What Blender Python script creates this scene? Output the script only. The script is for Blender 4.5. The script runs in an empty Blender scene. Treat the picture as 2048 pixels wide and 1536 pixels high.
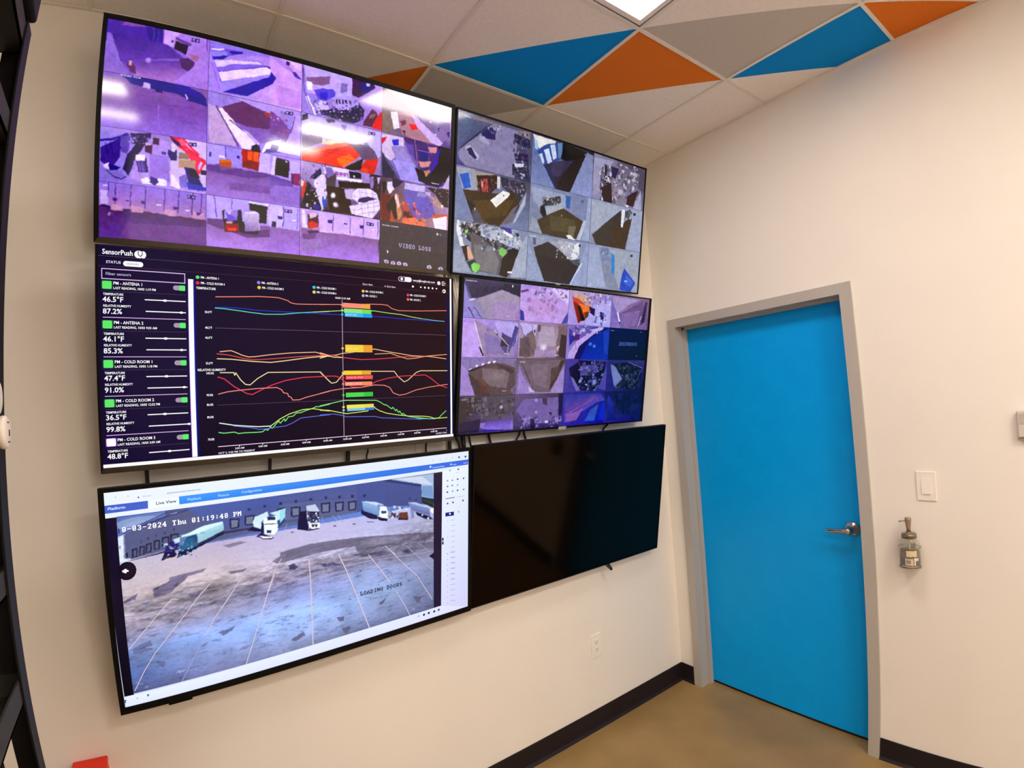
import bpy, math, random
from mathutils import Vector, Matrix
SC = bpy.context.scene
COL = SC.collection
R = math.radians
# ------------------------------------------------------------------ camera (wide phone lens with its barrel distortion), world, exposure
cam_data = bpy.data.cameras.new('phone_camera')
cam = bpy.data.objects.new('phone_camera', cam_data)
COL.objects.link(cam)
CAM_POS = Vector((-2.5612, -2.01123, 1.71066))
yaw, pitch, roll = R(35.51085), R(2.93278), R(-3.94743)
fwd = Vector((math.sin(yaw)*math.cos(pitch), math.cos(yaw)*math.cos(pitch), math.sin(pitch)))
rt0 = Vector((math.cos(yaw), -math.sin(yaw), 0)); up0 = rt0.cross(fwd)
rt = math.cos(roll)*rt0 + math.sin(roll)*up0
up = -math.sin(roll)*rt0 + math.cos(roll)*up0
cam.matrix_world = Matrix(((rt.x, up.x, -fwd.x, CAM_POS.x), (rt.y, up.y, -fwd.y, CAM_POS.y), (rt.z, up.z, -fwd.z, CAM_POS.z), (0, 0, 0, 1)))
cam_data.type = 'PANO'
cam_data.sensor_fit = 'HORIZONTAL'
cam_data.sensor_width = 36.0
cam_data.clip_start = 0.05
LENS = (1.01706, -0.01421, -0.3427, 0.17013)      # angle from the axis as a polynomial of the radius (half frame width = 1)
cp = cam_data
cp.panorama_type = 'FISHEYE_LENS_POLYNOMIAL'
cp.fisheye_fov = R(180)
cp.fisheye_polynomial_k0 = 0.0
cp.fisheye_polynomial_k1 = -LENS[0]/18.0
cp.fisheye_polynomial_k2 = -LENS[1]/18.0**2
cp.fisheye_polynomial_k3 = -LENS[2]/18.0**3
cp.fisheye_polynomial_k4 = -LENS[3]/18.0**4
SC.camera = cam
world = bpy.data.worlds.new('room_world'); SC.world = world
world.use_nodes = True
world.node_tree.nodes['Background'].inputs[0].default_value = (1.0, .86, .70, 1)
world.node_tree.nodes['Background'].inputs[1].default_value = 0.0
SC.view_settings.view_transform = 'Standard'
SC.view_settings.look = 'None'
SC.view_settings.gamma = 1.0
SC.view_settings.exposure = 0.0
SC.view_settings.use_curve_mapping = False
PANEL = 20.0            # radiance of the nearest ceiling light panel
PANEL_FAR = 40.0        # and of the ones deeper in the room
LIGHT_COLOR = (1.0, .885, .785)
SC.cycles.max_bounces = 10
SC.cycles.diffuse_bounces = 6
SC.cycles.glossy_bounces = 4
SC.cycles.use_denoising = True
# ------------------------------------------------------------------ helpers
def lin(h):
    h = h.lstrip('#'); o = []
    for c in ([int(a) for a in h.split(',')] if ',' in h else [int(h[i:i+2], 16) for i in (0, 2, 4)]):
        c = c/255
        o.append(c/12.92 if c <= .04045 else ((c+.055)/1.055)**2.4)
    return tuple(o)
def mat(name, color, rough=.6, metal=0., spec=.5, bump=0., bscale=60., var=0., vscale=6., trans=0., emit=None, estr=0., col2=None):
    m = bpy.data.materials.new(name); m.use_nodes = True
    nt = m.node_tree; b = nt.nodes['Principled BSDF']
    c = lin(color) if isinstance(color, str) else color
    b.inputs['Base Color'].default_value = (*c, 1)
    b.inputs['Roughness'].default_value = rough
    b.inputs['Metallic'].default_value = metal
    b.inputs['Specular IOR Level'].default_value = spec
    b.inputs['Transmission Weight'].default_value = trans
    tc = nt.nodes.new('ShaderNodeTexCoord')
    if var > 0 or col2:
        n = nt.nodes.new('ShaderNodeTexNoise'); n.inputs['Scale'].default_value = vscale; n.inputs['Detail'].default_value = 6
        nt.links.new(tc.outputs['Object'], n.inputs['Vector'])
        r = nt.nodes.new('ShaderNodeValToRGB')
        r.color_ramp.elements[0].position = .3; r.color_ramp.elements[1].position = .7
        c2 = lin(col2) if col2 else tuple(min(1, x*(1+var)) for x in c)
        c1 = c if col2 else tuple(x*(1-var) for x in c)
        r.color_ramp.elements[0].color = (*c1, 1); r.color_ramp.elements[1].color = (*c2, 1)
        nt.links.new(n.outputs['Fac'], r.inputs['Fac']); nt.links.new(r.outputs['Color'], b.inputs['Base Color'])
    if bump > 0:
        n2 = nt.nodes.new('ShaderNodeTexNoise'); n2.inputs['Scale'].default_value = bscale; n2.inputs['Detail'].default_value = 4
        nt.links.new(tc.outputs['Object'], n2.inputs['Vector'])
        bp = nt.nodes.new('ShaderNodeBump'); bp.inputs['Strength'].default_value = bump; bp.inputs['Distance'].default_value = .002
        nt.links.new(n2.outputs['Fac'], bp.inputs['Height']); nt.links.new(bp.outputs['Normal'], b.inputs['Normal'])
    if emit:
        b.inputs['Emission Color'].default_value = (*(lin(emit) if isinstance(emit, str) else emit), 1)
        b.inputs['Emission Strength'].default_value = estr
    return m
class MB:
    """collects shapes for ONE mesh object"""
    def __init__(s): s.v = []; s.f = []; s.m = []; s.cur = 0; s.mats = []; s.smooth = []
    def use(s, m):
        if m not in s.mats: s.mats.append(m)
        s.cur = s.mats.index(m); return s
    def face(s, idx, sm=False): s.f.append(idx); s.m.append(s.cur); s.smooth.append(sm)
    def poly(s, pts):
        n = len(s.v); s.v += [tuple(p) for p in pts]; s.face(list(range(n, n+len(pts))))
    def box(s, x0, y0, z0, x1, y1, z1, bev=0.0):
        x0, x1 = sorted((x0, x1)); y0, y1 = sorted((y0, y1)); z0, z1 = sorted((z0, z1))
        if bev <= 0:
            n = len(s.v)
            s.v += [(x0,y0,z0),(x1,y0,z0),(x1,y1,z0),(x0,y1,z0),(x0,y0,z1),(x1,y0,z1),(x1,y1,z1),(x0,y1,z1)]
            for q in ((0,3,2,1),(4,5,6,7),(0,1,5,4),(1,2,6,5),(2,3,7,6),(3,0,4,7)): s.face([n+i for i in q])
            return
        import bmesh
        bm = bmesh.new(); bmesh.ops.create_cube(bm, size=1)
        for v in bm.verts: v.co = Vector(((x0+x1)/2+v.co.x*(x1-x0), (y0+y1)/2+v.co.y*(y1-y0), (z0+z1)/2+v.co.z*(z1-z0)))
        bmesh.ops.bevel(bm, geom=bm.edges[:], offset=min(bev, .49*min(x1-x0, y1-y0, z1-z0)), segments=3, profile=.5, affect='EDGES')
        n = len(s.v); bm.verts.ensure_lookup_table()
        s.v += [tuple(v.co) for v in bm.verts]
        for f in bm.faces: s.face([n+v.index for v in f.verts])
        bm.free()
    def prism(s, pts, a, b, axis=1):
        """outline pts in the two other axes, extruded from a to b along axis"""
        def mk(p, t): return {0:(t,p[0],p[1]), 1:(p[0],t,p[1]), 2:(p[0],p[1],t)}[axis]
        n = len(s.v); k = len(pts)
        s.v += [mk(p, a) for p in pts]+[mk(p, b) for p in pts]
        s.face(list(range(n, n+k))); s.face([n+k+i for i in reversed(range(k))])
        for i in range(k): s.face([n+i, n+(i+1) % k, n+k+(i+1) % k, n+k+i])
    def tube(s, pts, r, seg=8, cap=True):
        P = [Vector(p) for p in pts]; n = len(s.v); prev = None
        for i, p in enumerate(P):
            d = (P[min(i+1, len(P)-1)]-P[max(i-1, 0)]).normalized()
            if prev is None:
                a = Vector((0, 0, 1)) if abs(d.z) < .9 else Vector((1, 0, 0))
                u = d.cross(a).normalized()
            else: u = (prev-d*prev.dot(d)).normalized()
            prev = u; w = d.cross(u)
            rr = r[i] if isinstance(r, (list, tuple)) else r
            for k in range(seg):
                t = 2*math.pi*k/seg; s.v.append(tuple(p+rr*(math.cos(t)*u+math.sin(t)*w)))
        for i in range(len(P)-1):
            for k in range(seg):
                s.face([n+i*seg+k, n+i*seg+(k+1) % seg, n+(i+1)*seg+(k+1) % seg, n+(i+1)*seg+k], True)
        if cap:
            s.face([n+k for k in reversed(range(seg))]); s.face([n+(len(P)-1)*seg+k for k in range(seg)])
    def lathe(s, prof, c=(0, 0, 0), seg=32, axis=2):
        """prof = (radius, height) pairs turned around an axis through c"""
        n = len(s.v)
        for r_, h in prof:
            for k in range(seg):
                t = 2*math.pi*k/seg; a, b = r_*math.cos(t), r_*math.sin(t)
                q = {2:(a, b, h), 1:(a, h, b), 0:(h, a, b)}[axis]
                s.v.append((c[0]+q[0], c[1]+q[1], c[2]+q[2]))
        for i in range(len(prof)-1):
            for k in range(seg): s.face([n+i*seg+k, n+i*seg+(k+1) % seg, n+(i+1)*seg+(k+1) % seg, n+(i+1)*seg+k], True)
        s.face([n+k for k in range(seg)]); s.face([n+(len(prof)-1)*seg+k for k in range(seg)])
    def build(s, name, m=None, parent=None, label=None):
        me = bpy.data.meshes.new(name); me.from_pydata(s.v, [], s.f)
        ms = s.mats or [m]
        for x in ms: me.materials.append(x)
        for i, f in enumerate(me.polygons): f.material_index = s.m[i] if s.mats else 0; f.use_smooth = s.smooth[i]
        import bmesh
        bm = bmesh.new(); bm.from_mesh(me); bmesh.ops.recalc_face_normals(bm, faces=bm.faces[:]); bm.to_mesh(me); bm.free()
        o = bpy.data.objects.new(name, me); COL.objects.link(o)
        if parent: o.parent = parent
        if label: o['label'] = label
        return o
def tag(o, label, cat, group=None):
    o['label'] = label; o['category'] = cat
    if group: o['group'] = group
    return o
def thing(name, label, cat, loc=(0, 0, 0), group=None, rot=(0, 0, 0)):
    o = bpy.data.objects.new(name, None); COL.objects.link(o); o.empty_display_size = .05
    o.location = loc; o.rotation_euler = rot
    return tag(o, label, cat, group)
def struct(o): o['kind'] = 'structure'; return o
def smooth_path(pts, n=8):
    P = [Vector(p) for p in pts]; out = []
    for i in range(len(P)-1):
        a, b, c, d = P[max(i-1, 0)], P[i], P[i+1], P[min(i+2, len(P)-1)]
        for k in range(n):
            t = k/n
            out.append(.5*((2*b)+(c-a)*t+(2*a-5*b+4*c-d)*t*t+(3*b-a-3*c+d)*t**3))
    return out+[P[-1]]
# ------------------------------------------------------------------ materials
M = {}
M['wall'] = mat('painted_wall', (.86, .83, .775), .55, spec=.3, bump=.12, bscale=220, var=.015, vscale=3)
M['ceil'] = mat('ceiling_tile', (.91, .885, .85), .9, spec=.1, bump=.3, bscale=400, var=.03, vscale=60)
M['ceil_grey'] = mat('ceiling_tile_grey', (.56, .54, .51), .9, spec=.1, bump=.3, bscale=400, var=.03, vscale=60)
M['ceil_blue'] = mat('ceiling_paint_blue', (.0, .28, .80), .85, spec=.15, bump=.3, bscale=400)
M['ceil_orange'] = mat('ceiling_paint_orange', (.76, .20, .022), .85, spec=.15, bump=.3, bscale=400)
M['grid'] = mat('ceiling_grid_metal', (.82, .79, .74), .45, spec=.4)
M['gridline'] = mat('ceiling_grid_reveal', (.33, .28, .23), .7)
M['floor'] = mat('sealed_concrete', '#8c7044', .38, spec=.4, bump=.1, bscale=30, col2='#a78858', vscale=3.2)
M['base'] = mat('rubber_baseboard', '#201a1e', .5, spec=.25)
M['frame'] = mat('door_frame_paint', (.46, .44, .41), .4, spec=.4, bump=.05)
M['door'] = mat('door_blue_paint', (.0, .385, .99), .36, spec=.18, bump=.06, bscale=150, var=.03, vscale=10)
M['chrome'] = mat('satin_chrome', '#c4bdb4', .22, metal=1)
M['seal'] = mat('black_rubber', '#0c0c10', .7)
M['plastic'] = mat('ivory_plastic', (.88, .85, .79), .35, spec=.4)
M['plasticdark'] = mat('slot_dark', '#6a5a48', .6)
M['tvblack'] = mat('tv_black_plastic', '#040305', .5, spec=.2)
M['tvbody'] = mat('tv_back_plastic', '#0b0a0c', .6)
M['bronze'] = mat('tv_trim_metal', '#4c4238', .38, metal=.6)
M['badge'] = mat('badge_silver', '#d8d4cc', .3, metal=.4)
M['steel'] = mat('mount_steel', '#141316', .5, metal=.3)
M['cable'] = mat('cable_black', '#0a090b', .5)
M['cablew'] = mat('cable_white', '#d8ccb4', .45)
M['rack'] = mat('rack_dark_metal', '#120d0e', .6, spec=.25, var=.2, vscale=30)
M['racklight'] = mat('rack_paler_metal', '#2c2a25', .6, spec=.3)  # paler than the posts, used for the shelves
M['white'] = mat('white_plastic', (.9, .84, .74), .35)
M['dark'] = mat('dark_mark', '#1c1410', .6)
M['orange'] = mat('orange_plastic', (.9, .028, .001), .5, spec=.3)
M['green'] = mat('green_plastic', '#3c9a3c', .5)
# ------------------------------------------------------------------ room shell
H = 3.17893; TA = 0.22094; TB = 0.37047; T = .6096
DY = 0.09802; FW = .0508; DW = .914; DH = 2.134
XL, YB = -4.35, -6.4
DOOR0, DOOR1 = -DY-FW, -DY-FW-DW         # clear opening on the right wall (y)
b = MB(); b.box(XL-.1, YB-.1, -.12, .25, .1, 0); struct(b.build('floor', M['floor']))  # top raised out of view to shade the upper left of the wall
b = MB(); b.box(XL-.1, 0, 0, .12, .1, H+.1); struct(b.build('wall_back', M['wall']))
b = MB(); b.box(XL-.1, YB-.1, 0, .12, YB, H+.1); struct(b.build('wall_front', M['wall']))
b = MB(); b.box(XL-.1, YB, 0, XL, 0, H+.1); struct(b.build('wall_left', M['wall']))
b = MB()
b.box(0, DOOR0+.001, 0, .14, 0, H+.1); b.box(0, YB, 0, .14, DOOR1-.001, H+.1); b.box(0, DOOR1-.001, DH+.001, .14, DOOR0+.001, H+.1)
struct(b.build('wall_right', M['wall']))
for nm, parts in (('baseboard_back', [(XL, -.006, 0, -.004, 0, .102)]), ('baseboard_right', [(-.006, -DY-.001, 0, 0, -.004, .102), (-.006, YB, 0, 0, DOOR1-FW-.001, .102)])):
    b = MB()
    for q in parts: b.box(*q, bev=.002)
    if nm == 'baseboard_back': b.prism([(-.0, 0), (-.018, 0), (-.006, .012)], XL, -.0, 0)
    else:
        b.prism([(-.018, 0), (0, 0), (-.006, .012)], -DY-.001, -.006, 1); b.prism([(-.018, 0), (0, 0), (-.006, .012)], YB, DOOR1-FW-.001, 1)
    struct(b.build(nm, M['base']))
# ceiling: lay-in tiles in a T-bar grid, some painted with blue, orange and grey triangles
xs = [0]+[-TB-i*T for i in range(8) if -TB-i*T > XL]+[XL]
ys = [0]+[-TA-i*T for i in range(12) if -TA-i*T > YB]+[YB]
def cell(x, y):
    for i in range(len(xs)-1):
        for j in range(len(ys)-1):
            if xs[i+1] <= x <= xs[i] and ys[j+1] <= y <= ys[j]: return (i, j)
lamp_spots = [(-TB-1.5*T, -TA-1.5*T), (-TB-1.5*T, -TA-4.5*T), (-TB-1.5*T, -TA-7.5*T), (-TB-4.5*T, -TA-4.5*T), (-TB-4.5*T, -TA-7.5*T)]
LIGHTS = {cell(*q) for q in lamp_spots}
b = MB(); b.use(M['ceil'])
painted = []
for i in range(len(xs)-1):
    for j in range(len(ys)-1):
        if (i, j) in LIGHTS: continue
        g = .0035
        x1_, x0_ = xs[i]-g, xs[i+1]+g; y1_, y0_ = ys[j]-g, ys[j+1]+g
        painted.append((i, j, x0_, y0_, x1_, y1_))
TRI = {(1, 1): ('ceil', 'ceil_orange', 0, 'tile split into orange and cream triangles, touching the light panel corner'), (2, 1): ('ceil_blue', 'ceil', 0, 'tile split into blue and cream triangles left of the light panel corner'),
    (2, 0): ('ceil', 'ceil_grey', 0, 'part tile with a grey triangle above the upper screens'), (3, 0): ('ceil_orange', 'ceil', 0, 'part tile with a small orange triangle above the upper left screen'),
    (1, 2): ('ceil_grey', 'ceil', 0, 'tile split into grey and cream triangles right of the light panel'), (0, 2): ('ceil', 'ceil_blue', 0, 'part tile with a blue triangle against the right wall'), (0, 3): ('ceil_orange', 'ceil', 0, 'part tile with an orange triangle against the right wall')}
for (i, j, x0_, y0_, x1_, y1_) in painted:
    if (i, j) in TRI: continue
    b.use(M['ceil']); b.box(x0_, y0_, H+.004, x1_, y1_, H+.02)
b.use(M['gridline'])
b.box(XL, YB, H+.021, 0, 0, H+.1)
ceiling = struct(b.build('ceiling', M['ceil']))
b = MB()
for x in xs[1:-1]: b.box(x-.0075, YB, H-.001, x+.0075, 0, H+.0035)
for y in ys[1:-1]: b.box(XL, y-.0075, H-.0014, 0, y+.0075, H+.0032)
for q in ((-.014, YB, H-.0022, 0, 0, H+.003), (XL, -.014, H-.0018, 0, 0, H+.003)): b.box(*q)
b.build('ceiling_grid', M['grid'], ceiling, 'cream metal grid strips between the ceiling tiles')
for (i, j, x0_, y0_, x1_, y1_) in painted:
    if (i, j) not in TRI: continue
    ma, mb_, diag, lab = TRI[(i, j)]
    xa, xb, ya, yb = xs[i], xs[i+1], ys[j], ys[j+1]      # xa right, xb left, ya near the back wall, yb towards the camera
    if i == 0: xb = xs[1]; xa = xs[1]+T
    if j == 0: yb = ys[1]; ya = ys[1]+T
    L_ = [(xb, ya), (xa, ya), (xa, yb), (xb, yb)]          # corners going round
    if diag == 0: t1, t2 = [L_[0], L_[1], L_[2]], [L_[0], L_[2], L_[3]]
    else: t1, t2 = [L_[1], L_[2], L_[3]], [L_[1], L_[3], L_[0]]
    def clipt(P_):
        for ax, val, sgn in ((0, x1_, 1), (0, x0_, -1), (1, y1_, 1), (1, y0_, -1)):
            o = []
            for k in range(len(P_)):
                a, c = P_[k-1], P_[k]; ia, ic = (val-a[ax])*sgn >= 0, (val-c[ax])*sgn >= 0
                if ia != ic:
                    t = (val-a[ax])/(c[ax]-a[ax]); o.append((a[0]+(c[0]-a[0])*t, a[1]+(c[1]-a[1])*t))
                if ic: o.append(c)
            P_ = o
            if not P_: break
        return P_
    b = MB()
    for tri, mm in ((t1, ma), (t2, mb_)):
        q = clipt(tri)
        if len(q) > 2: b.use(M[mm]); b.prism(q, H+.004, H+.02, 2)
    b.build('painted_tile', None, ceiling, lab)
# ------------------------------------------------------------------ door
door = struct(bpy.data.objects.new('door_1', None)); COL.objects.link(door)
door['label'] = 'closed bright blue door in a grey metal frame on the right wall'; door['category'] = 'door'
b = MB()
y0, y1 = -DY, -DY-2*FW-DW
for (ya, yb, za, zb) in ((y0, DOOR0, 0, DH+FW), (DOOR1, y1, 0, DH+FW), (DOOR0, DOOR1, DH, DH+FW)):
    b.box(-.012, ya, za, .138, yb, zb)
# stop strips behind the leaf edge and the rebate
LX = .092
b.box(LX-.034, DOOR0-.014, 0, LX-.003, DOOR0, DH); b.box(LX-.034, DOOR1, 0, LX-.003, DOOR1+.014, DH); b.box(LX-.034, DOOR1, DH-.014, LX-.003, DOOR0, DH)
b.build('door_frame', M['frame'], door)
b = MB(); b.box(LX, DOOR0-.004, .016, LX+.044, DOOR1+.004, DH-.004, bev=.0015)
leaf = b.build('door_leaf', M['door'], door, 'bright blue painted door leaf')
b = MB(); b.box(LX+.006, DOOR0-.01, .001, LX+.03, DOOR1+.01, .015)
b.build('door_sweep', M['seal'], door)
hy, hz = -.990, 1.036
b = MB(); b.lathe([(.034, LX-.001), (.034, LX-.006), (.030, LX-.012), (.014, LX-.016), (.012, LX-.052), (.015, LX-.056), (.015, LX-.074), (.010, LX-.078)], (0, hy, hz), 28, 0)
b.tube(smooth_path([(LX-.066, hy-.004, hz), (LX-.070, hy+.03, hz-.002), (LX-.068, hy+.068, hz-.006), (LX-.058, hy+.098, hz-.008)]), [.0135]*8+[.0115]*8+[.0098]*8+[.008], 12)
b.build('door_handle', M['chrome'], door, 'chrome lever handle on a round plate')
# ------------------------------------------------------------------ lights in the ceiling
m_near = mat('light_diffuser', (.9, .9, .9), .5, emit=LIGHT_COLOR, estr=PANEL)
m_far = mat('light_diffuser_bright', (.9, .9, .9), .5, emit=LIGHT_COLOR, estr=PANEL_FAR)
m_lip = mat('light_frame_white', (.86, .84, .84), .35)
for n_, (lx, ly) in enumerate(lamp_spots):
    t = thing('ceiling_light', ['square flush ceiling light panel beside the blue and orange triangles', 'square ceiling light panel behind the camera, mirrored low on the upper left screen',
        'square ceiling light panel nearest the rear wall on the door side', 'square ceiling light panel on the rack side, nearer the screens', 'square ceiling light panel on the rack side, nearer the rear wall'][n_], 'ceiling light', (lx, ly, H), 'square light panels in the ceiling')
    h = T/2-.013; w = .024
    b = MB()
    for q in ((-h, -h, 0, h, -h+w, .02), (-h, h-w, 0, h, h, .02), (-h, -h+w, 0, -h+w, h-w, .02), (h-w, -h+w, 0, h, h-w, .02)): b.box(*q, bev=.003)
    b.build('frame', m_lip, t)
    b = MB(); b.box(-h+w-.001, -h+w-.001, .006, h-w+.001, h-w+.001, .016); b.build('diffuser', m_far if n_ else m_near, t, 'glowing white diffuser')
# ------------------------------------------------------------------ the six televisions
GL = {  # bitmap lettering of the camera overlays, 7 columns by 8 rows
'0':'3c66666e76663c','1':'1838181818183c','2':'3c66060c18307e','3':'3c66061c06663c','4':'0c1c3c6cfe0c1e','8':'3c66663c66663c','9':'3c66663e060c38','-':'0000007e000000',':':'00181800181800',
'T':'7e5a181818183c','h':'7030363b33337b','u':'00006666666e3b','P':'fc66667c6060f0','M':'c6eefed6c6c6c6','L':'f0606060626efe','O':'386cc6c6c66c38','A':'10386cc6fec6c6','D':'f86c6666666cf8','I':'3c18181818183c','N':'c6e6f6dececec6','G':'3c66c0ceC6663e','R':'fc66667c6c66e6','S':'3c66703c0e663c','V':'c6c6c6c66c3810','E':'fe6268786862fe',' ':'00000000000000'}
class Picture:
    """one flat mesh of coloured shapes: what a screen shows"""
    def __init__(s): s.v = []; s.f = []; s.c = []; s.boxes = []
    def layer(s, P):
        x0 = min(p[0] for p in P); x1 = max(p[0] for p in P); z0 = min(p[1] for p in P); z1 = max(p[1] for p in P)
        L = 0
        for (a, c, d, e, l) in s.boxes:
            if l >= L and a < x1 and c > x0 and d < z1 and e > z0: L = l+1
        s.boxes.append((x0, x1, z0, z1, L)); return L
    def add(s, P, cols, L=None):
        if L is None: L = s.layer(P)
        y = -.00002-.000016*L; n = len(s.v)
        s.v += [(p[0]/1000, y, p[1]/1000) for p in P]; s.f.append(list(range(n, n+len(P)))); s.c.append(cols if isinstance(cols, list) else [cols]*len(P))
    def fan(s, c, rx, rz, c1, c2, seg=16):
        L = s.layer([(c[0]-rx, c[1]-rz), (c[0]+rx, c[1]+rz)])
        ring = [(c[0]+rx*math.cos(2*math.pi*k/seg), c[1]+rz*math.sin(2*math.pi*k/seg)) for k in range(seg)]
        for k in range(seg): s.add([c, ring[k], ring[(k+1) % seg]], [c1, c2, c2], L)
def clip_rect(P, rect):
    x0, z0, x1, z1 = rect
    for ax, val, sgn in ((0, x1, 1), (0, x0, -1), (1, z1, 1), (1, z0, -1)):
        o = []
        for k in range(len(P)):
            a, c = P[k-1], P[k]; ia, ic = (val-a[ax])*sgn >= 0, (val-c[ax])*sgn >= 0
            if ia != ic:
                t = (val-a[ax])/(c[ax]-a[ax]); o.append((a[0]+(c[0]-a[0])*t, a[1]+(c[1]-a[1])*t))
            if ic: o.append(c)
        P = o
        if not P: break
    return P
_text = {}
def text_mesh(body):
    if body not in _text:
        cu = bpy.data.curves.new('lettering', 'FONT'); cu.body = body; cu.size = 1; cu.resolution_u = 2; cu.offset = .018
        o = bpy.data.objects.new('lettering', cu); COL.objects.link(o)
        bpy.context.view_layer.update()
        me = o.evaluated_get(bpy.context.evaluated_depsgraph_get()).to_mesh()
        _text[body] = ([(v.co.x, v.co.y) for v in me.vertices], [list(p.vertices) for p in me.polygons])
        o.to_mesh_clear(); bpy.data.objects.remove(o); bpy.data.curves.remove(cu)
    return _text[body]
import numpy as np
def smooth_noise(h, w, cell, rng):
    gh, gw = int(h/cell)+3, int(w/cell)+3
    g = rng.random((gh, gw))*2-1
    y = np.arange(h)/cell; x = np.arange(w)/cell
    iy, ix = y.astype(int), x.astype(int); fy, fx = y-iy, x-ix
    fy = fy*fy*(3-2*fy); fx = fx*fx*(3-2*fx)
    a = g[iy][:, ix]*(1-fx)+g[iy][:, ix+1]*fx; c = g[iy+1][:, ix]*(1-fx)+g[iy+1][:, ix+1]*fx
    return a*(1-fy)[:, None]+c*fy[:, None]
class Feed:
    """a video picture: shapes are painted on a fine grid, roughened and softened, then become the colours of a grid mesh"""
    RES = .85; STEP = 2.1
    def __init__(s, rect, rough, seed):
        s.x0, s.z0, s.x1, s.z1 = rect; s.rough = rough; s.seed = seed
        s.w = int((s.x1-s.x0)/s.RES)+1; s.h = int((s.z1-s.z0)/s.RES)+1
        s.img = np.zeros((s.h, s.w, 3))
        s.xs = s.x0+(np.arange(s.w)+.5)*s.RES; s.zs = s.z1-(np.arange(s.h)+.5)*s.RES
    def window(s, P):
        xa = min(p[0] for p in P); xb = max(p[0] for p in P); za = min(p[1] for p in P); zb = max(p[1] for p in P)
        c0 = max(0, int((xa-s.x0)/s.RES)-1); c1 = min(s.w, int((xb-s.x0)/s.RES)+2)
        r0 = max(0, int((s.z1-zb)/s.RES)-1); r1 = min(s.h, int((s.z1-za)/s.RES)+2)
        return r0, max(r0, r1), c0, max(c0, c1)
    def inside(s, P, X, Z):
        m = np.zeros(X.shape, bool)
        for k in range(len(P)):
            (ax, az), (bx, bz) = P[k-1], P[k]
            if az == bz: continue
            m ^= ((az > Z) != (bz > Z)) & (X < (bx-ax)*(Z-az)/(bz-az)+ax)
        return m
    def add(s, P, cols, L=None):
        r0, r1, c0, c1 = s.window(P)
        if r1 <= r0 or c1 <= c0: return
        X, Z = np.meshgrid(s.xs[c0:c1], s.zs[r0:r1]); sub = s.img[r0:r1, c0:c1]
        if not isinstance(cols, list): sub[s.inside(P, X, Z)] = cols; return
        tris = [(0, 1, 2), (0, 2, 3)] if len(P) == 4 else [(0, 1, 2)]
        for t in tris:
            (x1, y1), (x2, y2), (x3, y3) = [P[i] for i in t]
            d = (y2-y3)*(x1-x3)+(x3-x2)*(y1-y3)
            if abs(d) < 1e-6: continue
            l1 = ((y2-y3)*(X-x3)+(x3-x2)*(Z-y3))/d; l2 = ((y3-y1)*(X-x3)+(x1-x3)*(Z-y3))/d; l3 = 1-l1-l2
            m = (l1 >= -.01) & (l2 >= -.01) & (l3 >= -.01)
            C = [np.array(cols[i]) for i in t]
            v = l1[..., None]*C[0]+l2[..., None]*C[1]+l3[..., None]*C[2]
            sub[m] = np.clip(v[m], 0, None)
    def fan(s, c, rx, rz, c1, c2):
        P = [(c[0]-rx, c[1]-rz), (c[0]+rx, c[1]+rz)]; r0, r1, k0, k1 = s.window(P)
        if r1 <= r0 or k1 <= k0: return
        X, Z = np.meshgrid(s.xs[k0:k1], s.zs[r0:r1]); d = np.sqrt(((X-c[0])/max(rx, .1))**2+((Z-c[1])/max(rz, .1))**2)
        sub = s.img[r0:r1, k0:k1]; a = np.clip((1-d)*1.5, 0, 1)[..., None]
        sub[:] = sub*(1-a)+np.array(c1)*a
    def layer(s, P): return 0
    def finish(s):
        rng = np.random.default_rng(s.seed); h, w = s.h, s.w; q = 1/s.RES
        yy, xx = np.meshgrid(np.arange(h), np.arange(w), indexing='ij')
        if s.seed < 500: amp = np.ones((h, 1))
        else: amp = np.clip((np.arange(h)[:, None]/h-.22)*3, .25, 1.5)
        dx = (smooth_noise(h, w, 13*q, rng)*s.rough+smooth_noise(h, w, 5*q, rng)*s.rough*.6)*q*amp
        dy = (smooth_noise(h, w, 11*q, rng)*s.rough+smooth_noise(h, w, 4*q, rng)*s.rough*.6)*q*amp*.8
        sy = np.clip(yy+dy, 0, h-1).astype(int); sx = np.clip(xx+dx, 0, w-1).astype(int)
        im = s.img[sy, sx]
        im = np.sqrt(np.clip(im, 0, None))
        def blur(a, n):
            for _ in range(n):
                a = np.pad(a, ((1, 1), (1, 1), (0, 0)), 'edge'); a = (a[:-2]+2*a[1:-1]+a[2:])/4; a = (a[:, :-2]+2*a[:, 1:-1]+a[:, 2:])/4
            return a
        big = blur(im, 14)
        im = blur(im, 3 if s.seed < 500 else 2)
        im = im+(im-big)*.22
        if s.seed < 500:
            t = 1+.050*smooth_noise(h, w, 22*q, rng)+.050*smooth_noise(h, w, 7*q, rng)+.045*smooth_noise(h, w, 2.6*q, rng)
            im = im*t[..., None]+.02*np.stack([smooth_noise(h, w, 9*q, rng) for _ in range(3)], -1)
        else:
            g = amp/1.5
            pad_ = lambda a: np.pad(a, ((0, 0), (0, max(0, w-a.shape[1]))), 'edge')[:, :w]
            st = pad_(np.repeat(smooth_noise(h, w//3+1, 3.4*q, rng), 3, 1)); st2 = pad_(np.repeat(smooth_noise(h, w//5+1, 8*q, rng), 5, 1))
            t = 1+g*(.075*smooth_noise(h, w, 45*q, rng)+.055*st2+.045*st)+.035*smooth_noise(h, w, 2.4*q, rng)
            vv = np.arange(h)[:, None]/h; band = np.exp(-((vv-.50-.10*(.5-np.arange(w)[None]/w))/.11)**2)
            st3 = pad_(np.repeat(smooth_noise(h, w//4+1, 13*q, rng), 4, 1))
            t = t*(1+band*(.20*st2+.16*st+.10*st3))*(1-.10*band)
            dark = np.clip(st2*st*3.2-.35, 0, 1)*g*(amp > 1)
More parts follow.
